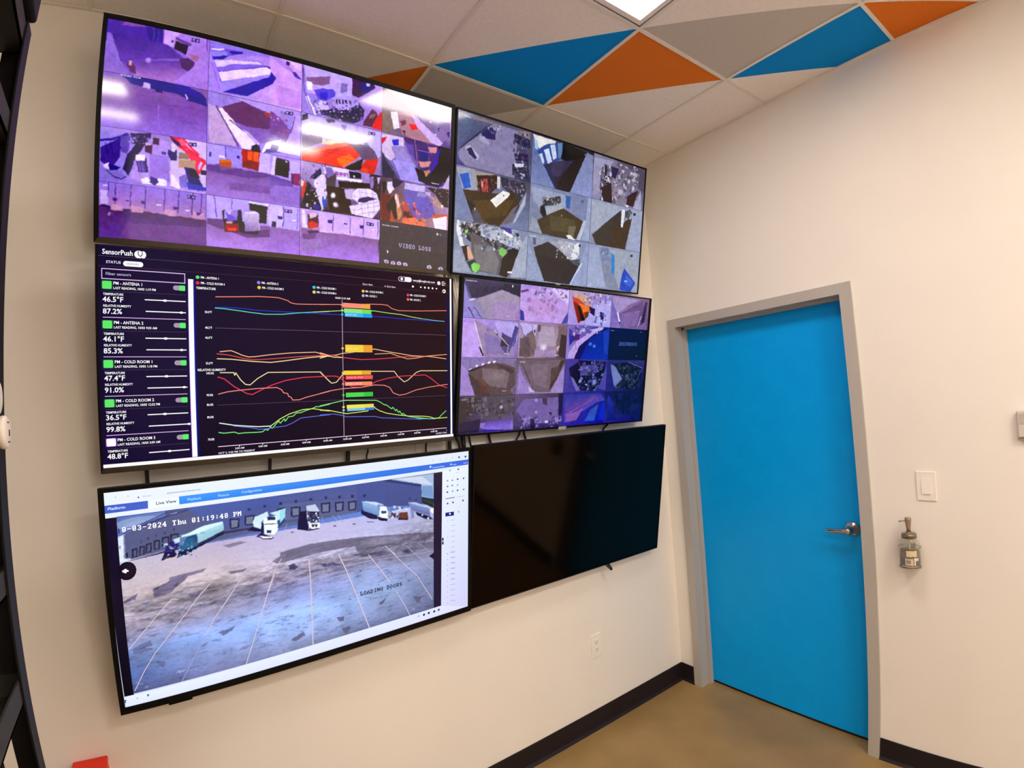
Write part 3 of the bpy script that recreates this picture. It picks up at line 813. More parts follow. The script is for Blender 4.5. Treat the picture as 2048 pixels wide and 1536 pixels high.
p|28,12,20|432,3 400,15 580,130 564,20 473,3
p|200,48,24|608,127 740,164 696,10 682,3 570,3 550,9
p|240,88,32|600,3 555,19 600,54 638,35 624,3
p|104,120,168|590,284 623,295 624,256 596,249
p|88,64,112|216,424 274,432 303,432 303,410 234,394
p|43,33,96|630,404 698,409 698,380 630,375
p|201,184,238|636,398 652,399 652,385 636,383
p|185,168,224|673,400 689,401 689,386 673,385
p|144,120,192|365,408 410,410 406,356 370,361
l|90,72,144;1.5|518,426 517,373
p|64,48,88|2,415 44,432 55,432 56,386 3,357
S|1.5|-2,-430 765,0
q|192,168,224;168,144,204;72,48,80;48,28,56|-2,0 765,0 765,-430 -2,-430
p|232,216,250|208,-10 404,0 445,0 438,-79 209,-78
p|160,112,184|304,-39 437,-35 438,-70 313,-72
l|244,236,255;2|312,-37 314,-102
l|244,236,255;2|348,-30 349,-96
l|244,236,255;2|388,-23 389,-88
l|244,236,255;2|419,-17 420,-82
p|248,240,255|322,-87 575,-76 571,-99 322,-109
p|36,24,56|446,-12 565,-11 566,-64 456,-76
p|240,224,255|492,-47 506,-44 506,-62 492,-64
p|228,212,250|107,-106 208,-70 246,-235 197,-430 194,-430 144,-355 126,-221
p|52,40,88|82,-136 174,-34 192,-82 124,-154
p|90,76,88|226,-75 322,-57 326,-360 498,-414 480,-430 372,-430 248,-408
p|138,120,184|216,-17 277,-14 313,-67 244,-115
p|35,22,8|58,-174 126,-238 196,-415 60,-419 14,-375
p|224,72,40|16,-181 58,-199 18,-341 10,-326
p|244,208,200|4,-171 28,-171 21,-231 4,-225
p|62,46,40|228,-186 458,-181 480,-416 266,-422
p|51,36,24|349,-122 660,-92 661,-154 350,-182
b|248,240,255;62,46,40|298,-269 30,30
b|248,240,255;62,46,40|322,-352 30,30
p|200,184,224|404,-190 494,-174 487,-282 423,-275
p|56,32,48|653,-3 745,0 763,0 765,-92 765,-251 739,-232 656,-146
p|152,132,184|658,-20 696,-22 690,-140 656,-128
p|200,184,232|725,-16 764,-18 746,-94
p|236,220,248|486,-203 540,-158 661,-145 728,-179 759,-256 761,-328 686,-430 672,-430 572,-420 480,-416 452,-341 552,-307 487,-264
l|154,134,184;1.5|531,-195 729,-188
l|154,134,184;1.5|496,-245 749,-230
l|154,134,184;1.5|470,-338 759,-256
l|154,134,184;1.5|498,-378 765,-291
l|154,134,184;1.5|554,-405 742,-350
l|154,134,184;1.5|549,-165 591,-426
l|154,134,184;1.5|614,-154 657,-430
l|154,134,184;1.5|680,-160 714,-408
p|74,56,104|551,-254 644,-220 720,-234 589,-292 533,-292
p|64,96,208|195,-312 238,-322 230,-384 196,-381
p|44,44,144|128,-430 119,-359 179,-384 173,-430
s|42,28,72;124,106,168;232,220,248;60,44,88|6,-40 225,2 231,-410 11,-443|36,6.1,11,-1,-172,306,-0
s|28,18,40;108,90,128|653,-3 758,17 761,-128 656,-146|10,6.9,12,-1,-172,306,-0
S|1.5|-2,-862 765,-433
q|200,168,232;208,180,244;180,144,224;168,136,216|-2,-433 765,-433 765,-862 -2,-862
p|184,156,216|6,-436 162,-446 172,-617 8,-604
p|232,216,248|11,-443 36,-444 62,-597 20,-603
p|90,48,72|61,-478 162,-472 164,-584 70,-604
p|200,72,56|70,-554 104,-532 155,-550 160,-584 88,-611
p|216,192,208|78,-467 145,-457 146,-492 86,-517
p|216,184,244|166,-441 765,-455 765,-621 689,-612 465,-614 321,-615 172,-617
l|74,56,144;2.4|301,-452 298,-600
l|74,56,144;2.4|467,-449 464,-601
l|74,56,144;2.4|601,-448 598,-602
l|74,56,144;2.4|748,-449 746,-605
p|60,48,128|249,-503 293,-501 289,-532 254,-532
p|60,48,128|555,-512 602,-510 593,-544 560,-539
p|42,28,80|404,-514 438,-513 436,-523 404,-525
p|246,236,255|688,-530 716,-531 714,-542 688,-542
p|43,33,96|630,-470 702,-472 703,-503 630,-502
p|201,184,238|636,-478 654,-478 654,-493 637,-493
p|185,168,224|676,-479 693,-480 693,-496 676,-495
q|140,106,152;140,106,152;180,140,228;180,140,228|8,-613 765,-630 765,-860 10,-860
p|164,132,192|21,-705 182,-694 200,-787 14,-825
p|220,192,240|172,-608 321,-606 321,-620 464,-610 465,-623 689,-612 765,-625 765,-626 465,-619 173,-626
l|28,16,64;3|765,-621 754,-752
p|122,90,144|21,-662 147,-646 130,-700 30,-712
p|92,60,84|62,-631 164,-618 173,-634 79,-655
S|1.5|768,436 1536,864
q|108,90,120;232,208,240;106,88,144;140,116,136|768,864 1536,864 1536,436 768,436
p|140,122,120|768,436 768,639 852,652 887,478 796,436
p|240,228,244|852,652 921,665 956,512 887,487
p|180,138,156|921,660 1092,685 1180,557 1355,436 1318,436 1099,436 978,462
p|224,48,64|1055,578 1147,601 1149,545 1077,528
p|122,74,92|954,586 1013,610 1024,575 975,536
p|212,184,240|1072,680 1156,654 1441,475 1406,436 1359,436 1311,446 1138,575
p|140,120,168|1154,701 1522,698 1516,570 1441,475 1198,637
p|58,44,128|1481,591 1525,612 1517,541
p|90,40,72|976,499 1017,499 1008,451
p|44,28,96|1379,620 1392,623 1391,579 1380,582
b|240,224,255;140,120,168|1293,656 15,13
b|240,224,255;140,120,168|1351,541 15,13
S|1.5|768,3 1536,432
q|168,144,184;122,76,128;76,40,152;124,108,184|768,432 1536,432 1536,3 768,3
p|216,196,232|768,382 768,414 998,430 1002,311 866,171 777,216
p|42,40,192|875,379 944,404 946,344 892,323
p|200,48,80|768,354 768,378 821,398 803,349 770,314
p|92,76,96|778,3 772,224 867,144 954,3
q|160,144,200;160,144,200;164,152,232;164,152,232|872,310 991,345 1260,28 1011,3
p|82,56,120|992,432 1208,432 1269,426 1455,432 1465,432 1345,79 1271,30 1160,204 1084,292
p|106,88,168|1010,378 1102,380 1127,244 1064,287
p|44,16,120|1166,356 1292,374 1275,247 1180,246
l|184,140,208;3|1155,344 1315,341
l|192,140,176;2.5|1122,431 1160,195
l|140,108,184;2|1270,408 1313,73
p|204,148,152|1270,398 1378,413 1369,353 1293,346
p|200,144,168|1170,225 1318,256 1277,190 1192,173
p|192,152,128|1267,160 1310,158 1280,86
p|28,8,40|1388,425 1396,432 1528,432 1536,273 1536,80 1271,30 1343,136 1414,305
p|76,40,168|1379,374 1432,425 1365,140 1300,128
p|172,160,232|983,3 886,188 1129,192 1261,10 1179,3
p|200,180,216|1458,17 1536,168 1536,3 1508,3 1402,7
p|32,16,44|1130,164 1176,32 1261,10 1413,9 1526,157 1527,421 1411,396 1384,235 1300,122
p|208,152,152|1159,227 1307,248 1287,196 1214,172
p|184,144,112|1225,146 1310,153 1259,86
t|240,236,255;7;1|1325,31|Camera 14
p|58,52,80|778,3 772,246 806,208 898,99 910,3
l|168,192,216;1.5|772,238 898,81
S|1.5|768,-430 1536,0
q|90,72,88;168,144,208;176,144,160;124,64,32|768,0 1536,0 1536,-430 768,-430
p|207,192,240|1022,-16 1251,-11 1253,-68 1137,-80 1023,-81
p|32,24,44|779,-52 812,-36 834,-96 796,-176
p|232,220,244|832,-42 891,-31 913,-101 864,-155 834,-115
p|52,40,72|890,0 944,0 1011,-8 913,-101 892,-68
p|122,108,184|1013,-92 1158,-76 1264,-95 1331,-160 1379,-289 1293,-340 1124,-366 1037,-210
p|156,148,200|1168,-83 1253,-78 1265,-119 1159,-132
p|200,184,240|1253,-68 1317,-66 1308,-107 1264,-95
p|106,44,20|787,-430 782,-179 874,-163 920,-415 878,-430
p|42,18,12|828,-281 914,-156 979,-350 910,-426 869,-348
p|200,144,112|914,-165 954,-149 1000,-347 960,-409
p|168,96,64|871,-430 878,-310 940,-430
p|232,208,216|914,-156 934,-143 977,-257 958,-297
p|88,40,40|1018,-288 1112,-311 1114,-377 1020,-362
p|180,90,88|997,-235 1068,-214 1080,-278 1029,-305
p|224,132,104|1010,-383 1144,-353 1273,-402 1247,-430 1075,-430 1001,-422
p|60,48,56|1262,-19 1511,0 1531,0 1532,-186 1465,-197 1372,-76
p|184,152,152|1330,-112 1384,-103 1487,-193 1465,-216 1365,-194
p|240,228,240|1441,-162 1475,-176 1465,-207 1442,-191
s|36,28,40;140,120,144;200,168,144|1273,-26 1519,18 1526,-167 1278,-208|22,6.1,15,307,-172,614,-0
p|192,106,88|1335,-296 1467,-265 1535,-265 1526,-326 1347,-332
p|244,232,255|1379,-430 1347,-332 1518,-282 1523,-430
s|232,120,80;160,64,40;240,160,128;90,32,24|976,-220 1288,-168 1296,-418 982,-462|34,7.5,16,307,-172,614,-0
S|1.5|768,-862 1536,-433
q|74,64,72;76,67,78;64,56,60;68,60,68|768,-433 1536,-433 1536,-862 768,-862
m|168,160,200;18|976,-679 1344,-680|VIDEO LOSS
t|232,228,255;6;1|793,-481|09-30-2024  19:21:38 PM
p|207,196,228|819,-824 852,-815 869,-832 866,-851 822,-852
p|68,60,68|834,-830 852,-830 852,-844 836,-843
p|207,196,228|889,-830 922,-822 939,-839 937,-858 892,-859
p|68,60,68|904,-837 922,-837 922,-850 906,-850
p|207,196,228|954,-830 988,-822 1006,-839 1003,-858 958,-859
p|68,60,68|970,-837 988,-837 988,-850 972,-850
p|207,196,228|1021,-831 1055,-822 1073,-840 1070,-859 1024,-860
p|68,60,68|1036,-838 1055,-838 1055,-851 1039,-851
p|207,196,228|1296,-832 1332,-823 1351,-841 1348,-861 1300,-862
p|68,60,68|1313,-839 1332,-839 1333,-853 1315,-852
p|207,196,228|1438,-862 1434,-838 1472,-829 1491,-847 1489,-862
p|68,60,68|1452,-845 1472,-845 1472,-859 1454,-859
p|240,236,255|847,-718 859,-730 855,-750 845,-741
p|240,236,255|1401,-476 1424,-478 1421,-503 1405,-495
p|168,156,192|1438,-481 1458,-481 1452,-499 1441,-497
"""
DATA[2] = """
q|12,10,24;12,10,24;12,10,24;12,10,24|-1542,880 1536,880 1536,-884 -1542,-884
S|1.3|-1541,294 -518,878
q|90,100,136;100,96,120;60,64,104;96,92,144|-1541,878 -518,878 -518,294 -1541,294
p|92,104,144|-1541,875 -1316,873 -1385,692 -1492,516 -1541,564
p|140,124,128|-1381,867 -1075,859 -792,841 -557,876 -546,692 -818,800 -1087,834 -1352,820
p|144,136,176|-1087,834 -792,841 -744,507 -758,294 -817,294 -819,295 -1495,300 -1526,422 -1490,473 -1242,695
p|140,132,176|-963,843 -733,832 -746,552 -824,374 -1130,333 -1246,507
p|84,76,144|-1533,294 -1536,377 -1432,302 -1513,294
l|36,36,80;5|-1497,477 -1146,802
p|90,104,152|-1448,666 -1388,746 -1395,625 -1432,605
p|46,36,104|-1242,695 -1126,802 -1042,767 -1051,664 -1119,658 -1213,658
p|168,160,200|-1266,656 -1200,672 -1116,614 -1142,586 -1264,613
p|192,184,216|-1440,495 -1378,531 -1256,439 -1266,392 -1372,413
p|52,44,100|-1420,478 -1364,513 -1281,411 -1306,395 -1386,432
s|42,36,80;60,52,104;168,160,200;200,192,220|-1153,794 -949,846 -945,768 -1149,718|16,8.2,21,-616,118,-207,351
p|44,42,84|-790,807 -552,784 -546,692 -665,675 -785,716
p|42,40,88|-777,580 -572,615 -566,522 -758,504
p|42,48,80|-799,448 -566,522 -538,316 -792,323
s|36,32,64;60,56,104;176,168,204;64,60,88|-804,792 -586,846 -555,336 -775,292|44,11.7,22,-616,118,-207,351
p|220,212,236|-771,466 -624,486 -630,450 -754,424
p|196,188,216|-692,367 -602,374 -608,337
l|160,152,176;2|-542,504 -526,366
t|200,208,232;7;1|-1468,822|10-03-2024
S|1.3|-514,294 508,878
q|80,90,128;36,28,48;124,138,184;106,120,176|-514,878 508,878 508,294 -514,294
q|92,108,160;92,108,160;124,138,192;124,138,192|-514,865 -452,666 -107,294 -514,294
p|232,228,224|-511,865 -148,870 -162,842 -394,715 -458,759
p|60,80,160|-439,693 -304,796 -33,874 -20,692 -256,554 -336,549 -404,629
p|200,212,240|-413,651 -360,675 -314,578 -336,549
p|200,212,240|-338,716 -262,758 -195,604 -256,554
p|200,212,240|-240,799 -162,830 -126,668 -181,631
p|104,136,184|-122,852 -49,870 -29,702 -102,673
p|168,196,232|-492,810 -446,810 -424,696 -471,709
p|8,6,12|-34,878 45,878 385,847 353,801 187,662 -52,672
q|60,52,88;60,52,88;44,32,48;44,32,48|-289,559 200,716 162,304 -107,294
p|44,30,36|166,708 370,805 205,426 111,295 90,294 -104,294 -37,465
p|44,52,96|-129,294 -336,549 -240,557 -111,327 -122,294
q|128,136,176;128,136,176;140,152,208;140,152,208|385,847 495,834 508,294 128,298
p|68,60,96|-227,596 15,674 -54,462 -184,435
p|216,220,236|342,824 354,827 355,814 343,812
S|1.3|512,294 1534,878
q|136,132,164;92,84,104;120,116,156;148,144,184|512,878 1534,878 1534,294 512,294
p|160,154,192|512,719 512,824 892,858 752,681 644,606 678,428 537,323
p|88,80,104|920,878 1534,878 1534,577 1420,486 1390,789
p|44,36,64|662,622 832,644 893,294 727,305 648,448
p|140,130,152|830,671 1071,640 1170,454 1144,298 901,309
s|36,28,48;56,48,76;200,192,216;124,112,144;232,224,236;76,64,88|631,760 1398,930 1450,407 672,268|110,17.5,25,205,118,614,351
p|56,32,40|724,294 675,467 860,556 902,294
p|60,32,40|1192,444 1412,569 1330,316 1184,318
p|192,184,208|1003,504 1084,506 1070,435 1009,437
p|42,34,56|716,759 764,769 766,631 727,636
p|42,34,88|840,780 999,774 932,625 872,639
p|232,224,232|1194,294 1142,318 1224,325 1220,294
p|168,164,200|1318,294 1385,410 1465,579 1504,294
S|1.3|-1541,-294 -518,290
q|128,136,176;72,68,88;116,128,168;136,144,184|-1541,290 -518,290 -518,-294 -1541,-294
p|168,168,192|-1541,260 -1541,268 -1327,281 -1276,38 -1342,36 -1445,28
p|32,96,208|-1497,192 -1384,231 -1344,80 -1433,47
p|156,160,184|-1379,270 -1301,286 -1263,40 -1316,41
p|168,156,152|-1320,271 -1003,280 -953,131 -1009,132 -1277,59
p|56,36,32|-1285,223 -1003,280 -996,146 -1114,22 -1222,14
p|192,76,72|-1224,192 -1130,216 -1107,24 -1194,-3
p|232,160,160|-1216,182 -1190,187 -1192,98 -1211,116
p|216,212,220|-1002,269 -960,266 -953,131 -996,146
s|44,28,32;108,52,52;184,124,120;28,20,24|-1265,222 -1010,273 -999,77 -1256,30|30,7.6,27,-616,-118,-207,116
p|56,52,76|-961,278 -611,266 -576,190 -658,46 -808,100 -927,170
s|36,32,56;88,84,112;152,140,168|-931,249 -614,312 -602,115 -921,57|28,11.6,28,-616,-118,-207,116
q|74,52,32;74,52,32;92,68,24;92,68,24|-1446,39 -749,88 -959,-288 -1288,-286
p|74,54,28|-1446,39 -1222,25 -1058,10 -782,152 -658,46 -684,-18 -945,-291 -1098,-291 -1282,-130
p|92,70,32|-1324,-60 -746,42 -852,-150 -1169,-246
p|240,236,236|-1084,-18 -910,122 -809,112 -821,75 -998,-88
p|16,16,24|-914,70 -886,80 -892,56
p|90,88,104|-1320,-169 -1269,-128 -1154,-288 -1288,-286
p|112,108,120|-756,-53 -670,8 -761,-217 -931,-284
q|168,176,200;168,176,200;184,188,208;184,188,208|-575,167 -581,24 -731,-224 -746,-221
p|36,36,40|-684,-6 -656,11 -709,-92 -737,-120
p|240,232,200|-1295,-132 -1275,-140 -1280,-174
p|124,136,180|-1541,185 -1541,232 -1488,128 -1302,-277 -1521,-289
p|44,32,48|-1417,-32 -1282,-119 -1332,-193
S|1.3|-514,-294 508,290
q|136,144,180;124,134,176;124,136,176;120,128,152|-514,290 508,290 508,-294 -514,-294
p|154,164,196|-504,252 46,245 108,93 8,76 -264,-56 -463,92
q|60,48,32;60,48,32;92,80,48;92,80,48|-386,-136 16,77 384,-42 -296,-293
p|76,64,40|-386,-136 16,77 392,-34 276,-271 138,-294 -66,-294 -297,-281
p|92,84,56|-184,-43 240,-38 201,-210 -171,-226
p|116,112,88|126,-132 264,-112 223,-272 136,-270
p|168,176,192|-261,18 -14,134 24,78 -240,-52
p|28,28,32|-350,40 -288,74 -240,-52 -294,-85 -345,-32
p|60,60,68|-316,130 -36,218 -14,147 -94,96 -303,48
s|36,36,44;200,200,208;88,88,96;140,140,152|-310,156 -27,207 -21,115 -304,66|26,8.4,31,-206,-118,203,116
p|44,100,176|55,240 140,244 135,85 74,94
p|240,240,244|99,-244 168,-240 260,-292 137,-290
p|184,192,212|390,-14 440,-20 349,-280 277,-284
p|156,168,204|446,290 502,290 508,169 508,-270 366,-278 436,-20
p|152,160,184|-466,-100 -386,-136 -296,-293 -502,-274
p|92,96,108|326,232 370,240 372,209 328,201
p|232,228,220|-6,-14 10,-11 8,-30
S|1.3|512,-294 1534,290
q|152,160,188;152,164,196;144,152,192;140,148,176|512,290 1534,290 1534,-294 512,-294
p|164,172,196|524,255 1065,270 1050,213 576,-144 531,-164
q|76,76,80;76,76,80;56,52,48;56,52,48|560,-179 1090,226 1094,-41 645,-294
p|68,60,52|560,-179 809,24 1070,223 1152,-5 1222,-288 957,-294 953,-294 645,-294
p|76,56,32|975,-59 1262,151 1323,175 1213,-294 1147,-294 916,-286
p|228,232,240|1098,248 1169,254 1142,0 1102,8
p|80,84,96|1171,233 1293,268 1286,127 1179,152
s|36,40,48;192,196,204;96,100,112|1170,247 1303,270 1316,146 1182,124|9,11.6,33,205,-118,614,116
p|160,168,200|1326,290 1534,290 1534,-294 1245,-294 1317,132
p|32,36,40|1338,234 1385,241 1384,199 1346,200
l|52,56,72;2|1169,254 1184,-14
S|1.3|-1541,-882 -518,-298
q|144,152,180;140,148,184;108,116,152;140,148,184|-1541,-298 -518,-298 -518,-882 -1541,-882
p|232,232,240|-1508,-298 -1505,-298 -1476,-303 -1421,-548 -1394,-578 -1458,-586 -1517,-396
p|48,40,44|-1481,-336 -1166,-300 -1200,-441 -1317,-524 -1384,-488
s|28,24,24;168,164,176;228,228,236;96,92,104;64,64,72|-1475,-325 -1045,-260 -1036,-430 -1468,-488|66,10.1,41,-616,-353,-207,-119
p|104,96,104|-1334,-426 -1200,-441 -918,-518 -882,-677 -915,-856 -1196,-837 -1297,-678
p|128,124,128|-1276,-541 -1031,-532 -924,-682 -958,-849 -1183,-824 -1270,-675
p|68,60,56|-1214,-442 -1022,-428 -788,-514 -830,-554 -943,-591 -1002,-552
p|184,188,208|-1206,-318 -900,-318 -600,-418 -624,-528 -789,-502 -993,-458 -1187,-439
s|112,120,160;200,204,224;232,236,244;44,48,72;128,136,176;76,80,104|-1179,-325 -626,-243 -609,-527 -1166,-595|70,11.4,42,-616,-353,-207,-119
p|76,60,168|-930,-300 -872,-298 -770,-298 -753,-356 -842,-345
p|240,240,248|-872,-326 -737,-377 -750,-408 -884,-362
p|60,36,32|-1445,-584 -1355,-562 -1270,-697 -1374,-742
p|224,168,144|-1374,-575 -1342,-571 -1270,-697 -1348,-728
p|44,64,72|-1366,-753 -1269,-708 -1183,-824 -1235,-864 -1296,-847
p|140,216,104|-1312,-781 -1268,-742 -1186,-762 -1196,-826 -1249,-865 -1290,-835
p|128,208,96|-938,-567 -890,-526 -830,-554 -834,-613 -884,-636 -928,-612
p|156,220,128|-1408,-402 -1362,-391 -1367,-430 -1400,-435
p|52,40,28|-883,-654 -814,-587 -651,-580 -729,-779 -812,-876 -915,-856
p|44,28,28|-816,-552 -700,-514 -638,-554 -693,-632 -795,-656
p|24,28,48|-774,-512 -639,-530 -652,-568
p|168,176,200|-685,-643 -599,-442 -518,-315 -518,-855 -754,-865
p|240,240,255|-795,-798 -728,-797 -727,-815 -794,-819
p|160,168,192|-1541,-754 -1541,-640 -1456,-630 -1316,-860 -1536,-870
p|52,56,60|-702,-337 -650,-336 -656,-372 -693,-371
S|1.3|-514,-882 508,-298
q|144,154,184;140,148,184;140,152,192;140,152,184|-514,-298 508,-298 508,-882 -514,-882
p|152,160,188|-498,-332 -230,-320 -226,-368 -366,-448 -400,-404
p|60,52,52|-420,-467 -194,-370 12,-451 183,-546 373,-576 200,-874 -225,-866 -372,-596
p|52,44,48|-375,-547 338,-594 200,-868 -225,-866
p|168,168,188|-178,-362 334,-320 333,-528 193,-557 -22,-442
p|228,228,236|231,-372 333,-307 345,-462 264,-562 192,-544
p|184,184,200|-30,-330 228,-334 204,-478 29,-449
p|80,88,104|184,-558 368,-524 340,-620 249,-603
s|140,140,156;236,236,244;156,160,180|-63,-347 296,-299 314,-518 -48,-559|22,11.0,44,-206,-353,203,-119
p|152,164,204|373,-576 417,-453 505,-298 505,-298 508,-385 508,-855 200,-874
q|208,224,248;208,224,248;168,200,240;168,200,240|391,-574 410,-586 218,-873 200,-868
p|92,100,136|-443,-349 -388,-354 -390,-433 -430,-432
p|152,164,200|-490,-464 -388,-598 -233,-867 -512,-855
p|52,56,60|326,-340 362,-340 360,-372 331,-370
t|220,228,244;7;1|-490,-341|10-03-2024
S|1.3|512,-882 1534,-298
q|140,152,184;152,164,192;152,164,184;136,152,192|512,-298 1534,-298 1534,-882 512,-882
q|152,164,200;152,164,200;168,180,216;168,180,216|516,-316 685,-314 870,-852 526,-867
p|136,144,172|705,-325 899,-314 961,-554 1154,-882 1115,-882 891,-864 764,-548
p|116,132,176|726,-336 880,-316 875,-481 779,-505
s|76,92,144;168,180,204;104,120,168|746,-347 881,-330 894,-478 759,-494|16,10.8,46,205,-353,614,-119
p|160,168,188|900,-328 1482,-326 1528,-871 1240,-882 1154,-882 1034,-685
p|44,136,216|934,-364 1018,-409 1034,-685 973,-636
p|28,76,200|1227,-554 1482,-744 1388,-882 1155,-871 1178,-686
p|56,104,224|1279,-648 1437,-733 1382,-824 1248,-764
p|224,236,255|1245,-729 1308,-728 1305,-739 1246,-742
p|52,60,64|1334,-351 1387,-349 1384,-388 1341,-385
"""
